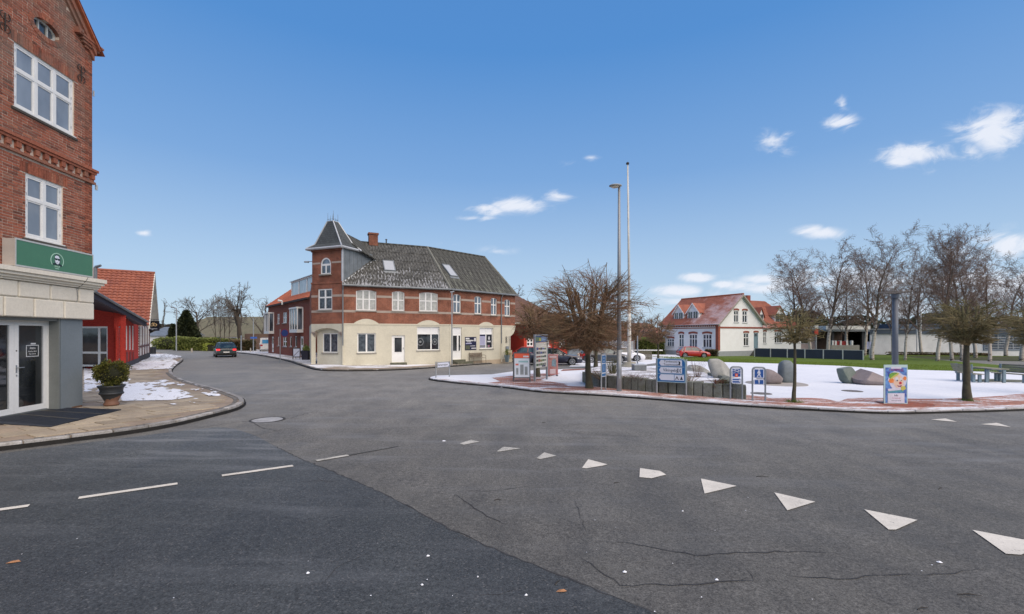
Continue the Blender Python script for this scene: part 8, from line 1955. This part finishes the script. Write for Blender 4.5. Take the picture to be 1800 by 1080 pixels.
for i in range(3):
    z1 = zT - .055 - i * (ph + .005); z0 = z1 - ph + .03; zm = (z0 + z1) / 2; xr_ = Ls - .14 if i < 2 else Ls * .60
    o = MB().fpoly(FS_, [(.10, zm), (.16, z1 - .005), (xr_, z1 - .005), (xr_, z0 + .01), (.16, z0 + .01)], .06, .064).build("panel", M_swhite, ds)
    if i: MB().fbox(FS_, .05, Ls - .06, z1 + .010, z1 + .024, .06, .065).build("divider", M_sframe, ds)
    if i == 0:
        lettering("Tambocint", FS_, .51, zm + .055, .065, .112, M_sblk, ds, sx=1.0); lettering("Toumocaw", FS_, .51, zm - .055, .065, .112, M_sblk, ds, sx=1.0)
        m = MB(); x = Ls - .235; m.fpoly(FS_, [(x - .03, zm + .08), (x + .03, zm + .06), (x + .05, zm - .0), (x + .02, zm - .02), (x + .05, zm - .08), (x - .06, zm - .07), (x - .01, zm - .02)], .065, .067).build("symbol", M_sblk, ds)
    if i == 1:
        lettering("Vikingeby", FS_, .50, zm, .065, .16, M_sblk, ds, sx=.84)
        m = MB(); x = Ls - .24
        for q in ((x - .065, x - .045, -.07, .07), (x - .045, x - .01, .05, .07), (x - .045, x - .01, -.07, -.05), (x - .012, x + .008, -.045, .045), (x + .03, x + .05, -.06, .06), (x + .05, x + .075, .05, .07), (x + .05, x + .075, -.07, -.05)): m.fbox(FS_, q[0], q[1], zm + q[2], zm + q[3], .065, .067)
        m.build("symbol", M_sblk, ds)
    if i < 2: MB().fbox(FS_, Ls - .315, Ls - .31, z0 + .02, z1 - .01, .0645, .066).build("symbol_line", M_sblk, ds)
    if i == 2:
        for j, x in enumerate((Ls * .70, Ls * .85)):
            MB().fbox(FS_, x - .085, x + .085, z0 + .012, z1 - .012, .06, .064).build("panel", M_swhite, ds)
            q = MB()
            if j == 0: q.fpoly(FS_, [(x - .065, zm - .07), (x, zm + .07), (x + .065, zm - .07), (x + .035, zm - .07), (x, zm + .005), (x - .035, zm - .07)], .065, .067)
            else: q.fpoly(FS_, [(x - .05, zm - .07), (x - .015, zm + .03), (x, zm + .06), (x + .015, zm + .03), (x + .05, zm - .07)], .065, .067)
            q.build("symbol", M_sblk, ds)
def hoopsign(label, pxa, pxb, base, y0, y1, kind):
    ga, gb = G(pxa, base, .1), G(pxb, base + .8, .1); u = V((gb.x - ga.x, gb.y - ga.y)); fr = Fr(ga, u, (u.y, -u.x)); L = u.length; t = thing("cycle_sign" if kind == 'bike' else "walking_sign", label, "road sign", ga, "blue route signs on hooped posts")
    zt = fr.Z(L / 2, y0); r = .10; zg = ga.z
    pp = [fr.p(0, zg - .05)] + [fr.p(r - r * math.cos(a), zt - r + r * math.sin(a)) for a in [math.pi / 2 * i / 5 for i in range(6)]] + [fr.p(L - r + r * math.sin(a), zt - r + r * math.cos(a)) for a in [math.pi / 2 * i / 5 for i in range(6)]] + [fr.p(L, gb.z - .05)]
    MB().path(pp, .028, 8).build("post", M_greysteel, t)
    z1 = zt - .04; z0 = fr.Z(L / 2, y1); zs = z1 - (z1 - z0) * .62; i_ = .035
    for (a, b, nm) in ((zs + .01, z1, "plate"), (z0, zs - .01, "sub_plate")):
        c_ = .03; MB().fpoly(fr, [(i_ + c_, a), (L - i_ - c_, a), (L - i_, a + c_), (L - i_, b - c_), (L - i_ - c_, b), (i_ + c_, b), (i_, b - c_), (i_, a + c_)], .0, .012).build(nm, M_swhite, t); e = .03
        MB().fpoly(fr, [(i_ + e, a + e), (L - i_ - e, a + e), (L - i_ - e, b - e), (i_ + e, b - e)], .012, .015).build("blue_field", M_sblue2, t)
    cx, zc = L / 2, (zs + z1) / 2; m = MB()
    if kind == 'bike':
        for s in (-1, 1):
            pp = [fr.p(cx + s * .085 + .05 * math.cos(a), zc + .04 + .05 * math.sin(a), .02) for a in [6.283 * i / 12 for i in range(13)]]; m.path(pp, .007, 4)
        m.path([fr.p(cx - .085, zc + .04, .02), fr.p(cx - .05, zc + .12, .02), fr.p(cx + .05, zc + .12, .02), fr.p(cx + .085, zc + .04, .02), fr.p(cx, zc + .04, .02), fr.p(cx - .05, zc + .12, .02)], .008, 4); m.path([fr.p(cx + .05, zc + .12, .02), fr.p(cx + .055, zc + .15, .02), fr.p(cx + .03, zc + .15, .02)], .007, 4)
        MB().fbox(fr, cx - .045, cx + .045, zs + .02, zs + .14, .016, .02).build("route_square", mk("route orange red", (.75, .12, .05), .5), t); lettering("4", fr, cx, zs + .08, .02, .09, M_swhite, t)
        zq = (z0 + zs) / 2; m.fbox(fr, cx - .14, cx + .09, zq - .014, zq + .014, .016, .02); m.fpoly(fr, [(cx + .08, zq - .05), (cx + .15, zq), (cx + .08, zq + .05)], .016, .02)
    else:
        m.fdisc(fr, cx, zc + .12, .024, .016, .02, 10); m.fpoly(fr, [(cx - .03, zc + .09), (cx + .03, zc + .09), (cx + .05, zc + .0), (cx + .035, zc - .0), (cx + .025, zc + .04), (cx + .025, zc - .01), (cx + .06, zc - .10), (cx + .035, zc - .11), (cx, zc - .03), (cx - .04, zc - .11), (cx - .065, zc - .10), (cx - .02, zc - .0), (cx - .025, zc + .04), (cx - .045, zc + .0), (cx - .06, zc + .01)], .016, .02)
        lettering("Torvet", fr, cx, zs + .055, .016, .055, M_swhite, t); zq = (z0 + zs) / 2; m.fbox(fr, cx - .012, cx + .012, zq - .055, zq + .03, .016, .02); m.fpoly(fr, [(cx - .03, zq + .02), (cx + .03, zq + .02), (cx, zq + .065)], .016, .02)
    m.build("symbol", M_swhite, t)
hoopsign("blue bicycle route sign with a white arrow at the right end of the granite bed", 1284, 1304.8, 702, 645.2, 674.5, 'bike')
hoopsign("blue walking person sign right of the granite bed", 1322.7, 1345.3, 704.5, 646.2, 677, 'walk')
ga, gb = G(1057, 687, .1), G(1064.8, 685.5, .1); u = V((gb.x - ga.x, gb.y - ga.y)); fr = Fr(ga, u, (u.y, -u.x)); L = u.length; t = thing("info_sign", "narrow blue information sign on hooped posts left of the street lamp", "road sign", ga)
zt = fr.Z(L / 2, 622.5); MB().path([fr.p(0, ga.z - .05), fr.p(0, zt - .04), fr.p(.04, zt), fr.p(L - .04, zt), fr.p(L, zt - .04), fr.p(L, gb.z - .05)], .026, 8).build("post", M_galv, t)
z0 = fr.Z(L / 2, 662.5); MB().fbox(fr, .03, L - .03, z0, zt - .03, 0, .012).build("plate", M_swhite, t)
zs_ = [z0 + .03, z0 + (zt - z0) * .14, z0 + (zt - z0) * .19, z0 + (zt - z0) * .56, z0 + (zt - z0) * .60, zt - .06]
for i in range(0, 6, 2): MB().fbox(fr, .045, L - .045, zs_[i], zs_[i + 1], .012, .015).build("blue_field", M_sblue, t)
MB().fbox(fr, L / 2 - .014, L / 2 + .014, zs_[2] + .06, zs_[3] - .13, .016, .018).fdisc(fr, L / 2, zs_[3] - .08, .02, .016, .018, 8).fbox(fr, L / 2 - .03, L / 2 + .03, zs_[4] + .05, zs_[4] + .10, .016, .018).fbox(fr, L / 2 - .03, L / 2 + .03, zs_[4] + .17, zs_[4] + .22, .016, .018).build("symbol", M_swhite, t)
ga, gb = G(766.3, 664.5, .1), G(789.9, 662.6, .1); u = V((gb.x - ga.x, gb.y - ga.y)); fr = Fr(ga, u, (u.y, -u.x)); L = u.length; t = thing("street_name_sign", "low white and grey street name sign with arrow end at the tip of the plaza", "road sign", ga)
for s, g_ in ((0, ga), (L, gb)): MB().tube(V((g_.x, g_.y, g_.z - .05)), V((g_.x, g_.y, fr.Z(s, 636.2))), .028, .028, 8).build("post", M_galv, t)
zt, z0 = fr.Z(L / 2, 637), fr.Z(L / 2, 645.5); MB().fbox(fr, .03, L + .02, z0 - .02, zt + .02, .03, .045).build("board", M_greysteel, t)
zm = (z0 + zt) / 2; MB().fpoly(fr, [(.06, z0 + .01), (L - .14, z0 + .01), (L - .05, zm), (L - .14, zt - .02), (.06, zt - .02)], .045, .05).build("panel", M_swhite, t); lettering("Danavejen", fr, .40, zm, .051, .17, M_sblk, t, sx=1.1)
def aboard(label, x0, x1, base, y0, cols_, group="boards on the left part of the plaza"):
    g = G((x0 + x1) / 2, base, .1); w = (x1 - x0) * g.y / 800; h = (base - y0) * g.y / 800; fr = Fr((g.x - w / 2, g.y), (1, .02), (.02, -1)); t = thing("pavement_sign", label, "signboard", g, group); return t, fr, w, h, g
t, fr, w, h, g = aboard("A-frame pavement sign with orange-red header and grey picture poster", 902.5, 932, 671, 620, None)
ti = -.30; P_ = lambda s, z, d=0: fr.p(s, g.z + z, ti * z / h + .25 + d)
M_dkfr = mk("dark grey frame", (.09, .10, .11), .6, .12, 3)
def tq(s0, s1, z0, z1, d0, d1): return MB().hexa([P_(s0, z0, d1), P_(s1, z0, d1), P_(s1, z0, d0), P_(s0, z0, d0), P_(s0, z1, d1), P_(s1, z1, d1), P_(s1, z1, d0), P_(s0, z1, d0)])
m = MB()
for q in ((0, .04, 0, h), (w - .04, w, 0, h), (.04, w - .04, h - .04, h), (.04, w - .04, .18, .22)): a = tq(*q, -.02, .02); m.add(a.v, a.f)
m.build("front_frame", M_dkfr, t)
tq(.045, w - .045, .225, h * .80, -.01, .012).build("poster", mk("pale blue poster", (.60, .66, .72), .5, .1, 2), t); tq(.045, w - .045, h * .81, h - .045, -.01, .014).build("header", mk("orange red", (.70, .09, .03), .5), t)
tq(w * .58, w * .9, h * .835, h * .89, .0145, .018).build("print", M_pwhite, t)
M_greyfig = mk("grey print", (.26, .29, .30), .5, .3, 6)
for (cx_, zz, ww, hh) in ((.22, .36, .13, .22), (.5, .42, .2, .34), (.75, .38, .17, .28)): tq(w * (cx_ - ww / 2), w * (cx_ + ww / 2), h * (zz - hh / 2), h * (zz + hh / 2), .0125, .015).build("print", M_greyfig, t)
tq(w * .12, w * .3, h * .56, h * .62, .0125, .015).build("print", mk("print red", (.6, .15, .12), .5), t); tq(w * .3, w * .88, h * .66, h * .72, .0125, .015).build("print", mk("print teal", (.30, .50, .52), .5), t)
m = MB(); p = [fr.p(0, g.z, -.45), fr.p(w, g.z, -.45), fr.p(w, g.z + h * .98, .0 - .06), fr.p(0, g.z + h * .98, -.06)]; q = [v + V((0, .02, 0)) for v in p]
MB().hexa([fr.p(0, g.z + .2, -.40), fr.p(w, g.z + .2, -.40), fr.p(w, g.z + .2, -.43), fr.p(0, g.z + .2, -.43), p[3], p[2], p[2] + V((0, .03, 0)), p[3] + V((0, .03, 0))]).build("rear_board", M_dkfr, t)
MB().tube(p[0], p[3], .02, .02, 5).tube(p[1], p[2], .02, .02, 5).build("rear_leg", M_dkfr, t)
ga, gb = G(939.8, 671, .1), G(961.3, 667.3, .1); u = V((gb.x - ga.x, gb.y - ga.y)); fr = Fr(ga, u, (u.y, -u.x)); L = u.length; t = thing("photo_board", "tall notice board with rows of small photographs on two steel posts", "notice board", ga, "boards on the left part of the plaza")
zt = fr.Z(0, 588.2)
for s, g_ in ((0, ga), (L, gb)): MB().fbox(fr, s - .04, s + .04, g_.z - .05, zt, -.04, .04).build("post", M_galv, t)
MB().fbox(fr, .04, L - .04, zt - .06, zt, -.03, .03).build("top_rail", M_galv, t)
z1, z2, z3, z4 = fr.Z(L / 2, 591.3), fr.Z(L / 2, 601.6), fr.Z(L / 2, 602), fr.Z(L / 2, 646)
MB().fbox(fr, .05, L - .05, z2, z1, -.02, .02).build("header", M_sblue2, t); MB().fbox(fr, .08, L * .48, z2 + .03, z1 - .03, .02, .024).build("print", mk("print green", (.12, .20, .12), .5, .4, 9), t); MB().fbox(fr, L * .32, L * .48, z2 + .06, z1 - .1, .024, .027).build("print", mk("print yellow", (.55, .50, .08), .5), t)
MB().fbox(fr, L * .5, L - .08, z2 + .03, z1 - .03, .02, .024).build("print", mk("print sky blue", (.22, .36, .60), .5, .4, 9), t)
MB().fbox(fr, .05, L - .05, z4, z3 - .01, -.02, .02).build("panel", mk("cream notice panel", (.62, .60, .53), .6, .05, 3), t)
pal = [(.10, .12, .35), (.35, .10, .08), (.07, .08, .06), (.10, .17, .07), (.22, .20, .20), (.30, .26, .10), (.06, .06, .07)]
pm_ = [mk("photograph %s" % n_c, c, .5, .5, 25) for n_c, c in zip(("blue", "red", "dark", "green", "grey", "ochre", "black"), pal)]; r = random.Random(2)
for j in range(5):
    for i in range(5):
        x = .14 + (L - .28) * i / 5; z = z3 - .30 - j * (z3 - z4 - .25) / 5.1; MB().fbox(fr, x + .012, x + (L - .28) / 5 - .012, z - .04 - r.uniform(0, .03), z + r.uniform(.02, .06), .02, .024).build("photograph", r.choice(pm_), t)
MB().fbox(fr, L * .55, L * .85, z4 + .02, z4 + .09, .02, .024).build("print", M_navy, t)
t, fr, w, h, g = aboard("small red and white poster stand right of the tall photo board", 963.3, 980.8, 661, 623, None)
MB().fbox(fr, 0, w, g.z + .06, g.z + h, -.03, .03).build("frame", mk("rosy frame", (.50, .22, .22), .5, .2, 6), t); MB().fbox(fr, .05, w - .05, g.z + .12, g.z + h - .05, .03, .036).build("poster", mk("red poster print", (.36, .07, .06), .5, .45, 6, c2=(.42, .30, .27)), t)
MB().fbox(fr, .10, w * .76, g.z + .12, g.z + h * .32, .036, .04).build("print", mk("pinkish white", (.62, .50, .52), .5), t); MB().fpoly(fr, [(w * .35, g.z + h * .45), (w * .8, g.z + h * .42), (w * .8, g.z + h * .72), (w * .62, g.z + h * .82), (w * .38, g.z + h * .7)], .036, .04).build("print", mk("print slate blue", (.22, .32, .38), .5, .4, 8), t); MB().fbox(fr, w * .15, w * .85, g.z + h * .84, g.z + h * .92, .036, .04).build("print", mk("pinkish white", (1, 1, 1)), t)
for s in (.02, w - .08): MB().fbox(fr, s, s + .06, g.z - .03, g.z + .06, -.25, .25).build("foot", M_dkfr, t)
g = G(1574.5, 710.5, .1); w = 41.5 * g.y / 800; x0 = at(1554, g.y).x; fr = Fr((x0, g.y), (1, 0), (0, -1)); zt = zat(641.5, g.y); z0 = g.z + .0; h = zt - z0
t = thing("clown_poster", "upright blue poster of a clown with green hat and red nose", "poster", g)
MB().fbox(fr, 0, w, z0, zt, -.02, .0).build("board", mk("pale teal board", (.45, .58, .58), .5, .08, 4), t)
def bluemat():
    m = bpy.data.materials.new("mottled blue print"); n, l, b = _nodes(m); pos = n.new("ShaderNodeNewGeometry").outputs['Position']
    l.new(mixc(n, l, ramp(n, l, noi(n, l, pos, 8, 4, .6), .38, .62), (.045, .07, .30), (.13, .30, .62)), b.inputs['Base Color']); b.inputs['Roughness'].default_value = .5; return m
MB().fbox(fr, w * .055, w * .96, z0 + h * .03, z0 + h * .93, 0, .003).build("print", bluemat(), t)
cp = lambda pts, nm, mt, d=0: MB().fpoly(fr, [(w * (x - 1554) / 41.5, zat(y, g.y)) for x, y in pts], .003 + d, .006 + d).build(nm, mt, t)
def el(cx, cy, rx, ry, n=16, a0=0, a1=6.2831): return [(cx + rx * math.cos(a0 + (a1 - a0) * i / n), cy + ry * math.sin(a0 + (a1 - a0) * i / n)) for i in range(n)]
C_skin = mk("print skin", (.72, .50, .38), .5, .1, 9); C_halo = mk("print pale lilac", (.62, .60, .70), .5); C_green = mk("print hat green", (.16, .34, .05), .5, .3, 9); C_yel = mk("print hat yellow", (.55, .50, .10), .5, .2, 9); C_org = mk("print hair orange", (.75, .22, .05), .5, .2, 9); C_redn = mk("print nose red", (.55, .02, .04), .4); C_w = M_pwhite
cp([(1566, 645), (1584, 645), (1584, 648.5), (1566, 648.5)], "print", C_halo)
lettering("TRAPEZ", fr, w * .50, zat(650.8, g.y), .007, .105, mk("print wine red", (.38, .06, .16), .5), t, sx=1.3)
cp([(1560.5, 668), (1564, 657), (1572, 653), (1580, 654), (1586, 659), (1593, 661), (1595 - 1, 668), (1592, 676), (1588, 684), (1580, 690), (1573, 688), (1566, 680)], "halo", C_halo)
cp([(1567, 667), (1572, 661), (1581, 659.5), (1586, 664), (1588, 671), (1587.5, 678), (1583, 684), (1577, 684.5), (1571, 676)], "face", C_skin, .003)
cp(el(1590.3, 665.5, 3.0, 3.6), "hair", C_org, .003); cp([(1561.5, 671), (1563, 666.5), (1568, 665), (1571, 668), (1570, 673), (1565, 673.5)], "hair", C_org, .006)
cp([(1562.5, 664), (1562.8, 658), (1568, 655), (1575, 655), (1580, 656.5), (1578, 659.5), (1571, 663), (1566, 666.5)], "hat", C_green, .006)
cp([(1565.5, 667.2), (1571, 663.2), (1578, 659.6), (1580.5, 656.5), (1577, 656.0), (1570, 661), (1565, 664.7)], "hat_brim", C_yel, .009)
cp(el(1575.8, 666.8, 2.9, 4.0), "eye", C_w, .006); cp(el(1576.6, 669.2, 1.2, 1.2, 10), "pupil", M_sblk, .009); cp(el(1583.2, 667, 1.9, 3.2), "eye", C_w, .006); cp(el(1583.6, 669.0, .8, .9, 8), "pupil", M_sblk, .009)
cp(el(1582.2, 673.5, 2.3, 2.4), "nose", C_redn, .009); cp([(1576.5, 677), (1580, 678.5), (1585, 677), (1583, 680.5), (1578.5, 680)], "mouth", mk("print plum", (.25, .06, .18), .5), .006)
cp([(1560, 684), (1584, 681), (1584, 685.5), (1561, 688)], "ribbon", C_halo, .006); cp([(1583, 680), (1590, 678.5), (1592, 684), (1586, 687), (1583, 685)], "bow_tie", C_yel, .009); cp([(1561, 687.5), (1588, 685.5), (1588, 689.5), (1561, 691)], "ribbon", mk("print teal deep", (.08, .28, .36), .5), .003)
cp([(1560, 691.5), (1589.5, 691.5), (1589.5, 709), (1560, 709)], "notice", mk("print white lilac", (.66, .64, .74), .5), .006)
lettering("Info", fr, w * .5, zat(695.3, g.y), .012, .085, M_navy, t); lettering("Cirkusvej", fr, w * .5, zat(700, g.y), .012, .05, mk("print wine red", (1, 1, 1)), t, sx=1.4); lettering("www.circus.dk", fr, w * .5, zat(704.4, g.y), .012, .04, M_navy, t, sx=1.3)
MB().fbox(fr, w * .45, w * .55, z0 - .02, z0 + .6, -.45, -.42).fbox(fr, w * .1, w * .9, z0 - .02, z0 + .02, -.45, -.02).build("stand", M_dkfr, t)
# ---- items by the corner house
g = G(492.4, 635.5, .12); t = thing("no_parking_sign", "round blue sign with dark red rim on a thin post by the left pavement", "road sign", g); MB().tube(g - V((0, 0, .1)), V((g.x, g.y, zat(579, g.y))), .035, .035, 8).build("post", M_greysteel, t)
q = at(500.6, g.y - .1); fr = Fr(q[:2], (1, 0), (0, -1)); zc = zat(585.8, g.y); rr = 7.6 * g.y / 800
MB().fdisc(fr, 0, zc, rr, 0, .02, 28).build("rim", mk("dull red sign edge", (.16, .02, .03), .5), t); MB().fdisc(fr, 0, zc, rr * .78, .02, .025, 28).build("blue_field", mk("dark sign blue", (.012, .035, .15), .5), t); fbr = MB().fbox(fr, -rr, -rr + (q.x - g.x) * 0 + .05, zc - .02, zc + .02, -.02, 0); MB().tube(V((g.x, g.y, zc)), V((q.x, q.y, zc)), .02, .02, 5).build("bracket", M_greysteel, t)
g = G(794.3, 641.5, .12); t = thing("sign_pole", "thin tall galvanised pole with a short arm before the corner house's double door", "pole", g); MB().tube(g - V((0, 0, .1)), V((g.x, g.y, zat(513.5, g.y))), .055, .04, 8).build("pole", M_galv, t); MB().tube(V((g.x - .12, g.y, zat(514, g.y))), V((g.x + .18, g.y, zat(512.8, g.y))), .05, .05, 6).build("lamp_head", M_galv, t)
M_benchm = mk("rusty bronze bench metal", (.16, .12, .085), .6, .3, 6); z_b = gz(*(P1 + d2v * 3)) + .12
A_, B_ = F2.S(829), F2.S(850.5); t = thing("iron_bench", "brown slatted metal bench against the cream wall below the dark advert board", "bench", F2.p((A_ + B_) / 2, z_b, .6)); Lb_ = 1.35; A_ = F2.S(829, .4)
for i in range(6): MB().fbox(F2, A_, A_ + Lb_, z_b + .52 + i * .058, z_b + .56 + i * .058, .20 - i * .01, .22 - i * .01).build("back_slat", M_benchm, t)
for i in range(6): MB().fbox(F2, A_, A_ + Lb_, z_b + .43, z_b + .45, .25 + i * .07, .30 + i * .07).build("seat_slat", M_benchm, t)
for s in (A_, A_ + Lb_ - .03):
    MB().path([F2.p(s, z_b, .15), F2.p(s, z_b + .9, .12)], .018, 5).build("leg", M_benchm, t); MB().path([F2.p(s, z_b, .70), F2.p(s, z_b + .62, .66), F2.p(s, z_b + .66, .55), F2.p(s, z_b + .66, .15)], .018, 5).build("armrest", M_benchm, t)
q = F2.p(F2.S(893, .6), 0, .6); zq = gz(q.x, q.y) + .12; t = thing("shop_planter", "blue grey tapered tub with a clipped plant by the right corner of the corner house", "planter", (q.x, q.y, zq))
m = MB().lathe((q.x, q.y, zq), [(.22, 0), (.36, .62), (.32, .62), (.3, .55), (0, .55)], 4); m.build("tub", M_bluel, t); leafcloud(lambda r: (V((q.x, q.y, zq + .8)) + V((r.gauss(0, .13), r.gauss(0, .13), r.gauss(0, .13))), V((r.gauss(0, 1), r.gauss(0, 1), 1))), 500, .07, "foliage", M_hedge2, t, seed=2)
q = F2.p(F2.S(898, .9), 0, .9); zq = gz(q.x, q.y) + .12; fr = Fr((q.x - .25, q.y), (1, 0), (0, -1)); t = thing("menu_board", "small cream standing board beside the blue grey tub", "signboard", (q.x, q.y, zq)); MB().fbox(fr, 0, .36, zq + .02, zq + 1.05, -.04, 0).build("board", mk("cream board", (.60, .52, .36), .6), t); MB().fbox(fr, .05, .31, zq + .3, zq + .85, .0, .006).build("print", mk("tan print", (.5, .36, .22), .6), t)
q = F2.S(889, 0);
t = thing("wall_letterbox", "grey letter box on the cream wall near the shop corner", "letter box", F2.p(F2.S(890), F2.Z(F2.S(890), 613), .05)); bx(F2, F2.S(888.2), F2.S(892.6), F2.Z(F2.S(890), 616), F2.Z(F2.S(890), 609), .031, .16, "box", M_greysteel, t)
t = thing("hanging_ornament", "dark scrolled iron ornament on the cream wall by the corner", "ornament", F2.p(F2.S(890), 1.7, .05)); m = MB()
for i in range(3):
    a_, z_ = F2.S(889.5), F2.Z(F2.S(889.5), 594 + i * 3.6); m.path([F2.p(a_ + .09 * math.cos(6.283 * k / 8), z_ + .08 * math.sin(6.283 * k / 8), .06) for k in range(8)], .02, 4)
m.build("scroll", M_black, t)
g = G(521.5, 632, .12); t = thing("framed_a_board", "black framed white pavement sign leaning near the terrace door", "signboard", g); fr = Fr((g.x - .35, g.y), (1, 0), (0, -1)); k = g.y / 800
for q_ in ((0, .05, 0, 20 * k), (.62, .67, 0, 20 * k), (.05, .62, 19 * k, 20 * k), (.05, .62, 4 * k, 5 * k)): MB().fbox(fr, q_[0], q_[1], g.z + q_[2], g.z + q_[3], -.03, .03).build("frame_bar", M_black, t)
MB().fbox(fr, .06, .61, g.z + 5.2 * k, g.z + 18.8 * k, -.01, .01).build("panel", M_swhite, t); MB().tube(fr.p(.1, g.z + 6 * k, .015), fr.p(.55, g.z + 15 * k, .015), .02, .02, 4).build("print", M_sblk, t); MB().tube(fr.p(.05, g.z, -.5), fr.p(.05, g.z + 19 * k, -.03), .02, .02, 4).tube(fr.p(.62, g.z, -.5), fr.p(.62, g.z + 19 * k, -.03), .02, .02, 4).build("rear_leg", M_black, t)
g = G(538.3, 632.5, .12); t = thing("square_planter", "tall black square planter with small conifer by the terrace", "planter", g); MB().hexa([g + V((x * .27, y * .27, 0)) for x, y in ((-1, -1), (1, -1), (1, 1), (-1, 1))] + [g + V((x * .33, y * .33, .78)) for x, y in ((-1, -1), (1, -1), (1, 1), (-1, 1))]).build("tub", M_fascia, t)
leafcloud(lambda r: (g + V((r.gauss(0, .13), r.gauss(0, .13), .78 + abs(r.gauss(0, .18)))), V((r.gauss(0, .4), r.gauss(0, .4), 1))), 700, .09, "foliage", M_hedge2, t, seed=4)
def lamp(label, px, yd, top, arm=.0, r=.055, cat="street lamp"):
    g = at(px, yd, .1); t = thing("street_lamp", label, cat, g, "slim lamp posts along the left street"); zt = zat(top, yd); MB().tube(g - V((0, 0, .1)), V((g.x, g.y, zt)), r * 1.3, r, 8).build("pole", M_galv, t)
    if arm: MB().tube(V((g.x, g.y, zt)), V((g.x + arm, g.y, zt + .1)), .05, .06, 6).box(min(g.x + arm, g.x + arm * 1.7), max(g.x + arm, g.x + arm * 1.7), g.y - .12, g.y + .12, zt + .02, zt + .16).build("lamp_head", M_greysteel, t)
lamp("slim street lamp in front of the dark conifer", 310, 62, 542, -.4, .06); lamp("slim lamp post beyond the black car carrying the blue street sign", 445.5, 62, 560, .0, .055)
g = at(443, 61.5); tag(MB().box(at(440, 61.5).x, at(451.5, 61.5).x, 61.5, 61.56, zat(595.5, 61.5), zat(592.5, 61.5)).build("street_name_plate", mk("street sign blue", (.05, .16, .55), .5)), "small blue street name plate on the slim post by the van", "street sign")
for (px, y0, y1, c, lab) in ((423.5, 590, 618, M_galv, "thin grey pole behind the black car's right side"), (440, 612, 620, M_farcream, "short pale post beside the blue sign's pole")):
    g = at(px, 60, .05); tag(MB().box(g.x - .06, g.x + .06, g.y, g.y + .12, g.z - .1, zat(y0, 60)).build("bollard", c, bevel=.02), lab, "post")
g = at(336.5, 59, .05); tag(MB().box(g.x - .07, g.x + .07, g.y, g.y + .12, g.z - .1, g.z + .45).build("bollard", M_farcream), "short pale post before the clipped hedge", "post")
for (px, yd, y0, rr, mt_, lab) in ((1120.5, 36, 590, .06, M_greysteel, "dark grey pole between the flagpole and the metal tub"), (1114.5, 50, 598, .05, M_galv, "thin grey pole behind the flagpole"), (1618.5, 92, 548, .16, M_whiteold, "tall pale mast in front of the white hall, right one"), (1612, 96, 548, .14, M_whiteold, "tall pale mast in front of the white hall, left one"), (972, 45, 588, .06, M_black, "dark pole in front of the red house")):
    g = at(px, yd, .05); tag(MB().tube(g - V((0, 0, .1)), V((g.x, g.y, zat(y0, yd))), rr, rr * .85, 8).build("pole", mt_), lab, "pole")
g = at(1017, 48, .05); tag(MB().lathe(g - V((0, 0, .05)), [(.12, 0), (.10, .6), (.13, .72), (0, .80)], 10).build("bollard", M_farcream), "small pale bollard before the grey fence", "post")
for (px, b, lab) in ((1701, 705.5, "green grass tuft round the foot of the umbrella-headed tree"), (1395, 707.5, "thin grass tuft round the foot of the small plaza tree")):
    tuft(px, b, 45, .05, .22, M_lawn, lab, px, hh=.10, name="grass_tuft", cat="grass", grp="grass tufts at tree feet", sz=.006)
for i, p in enumerate(protos):
    if i not in used_:
        for c_ in list(p.children): bpy.data.objects.remove(c_)
        bpy.data.objects.remove(p)
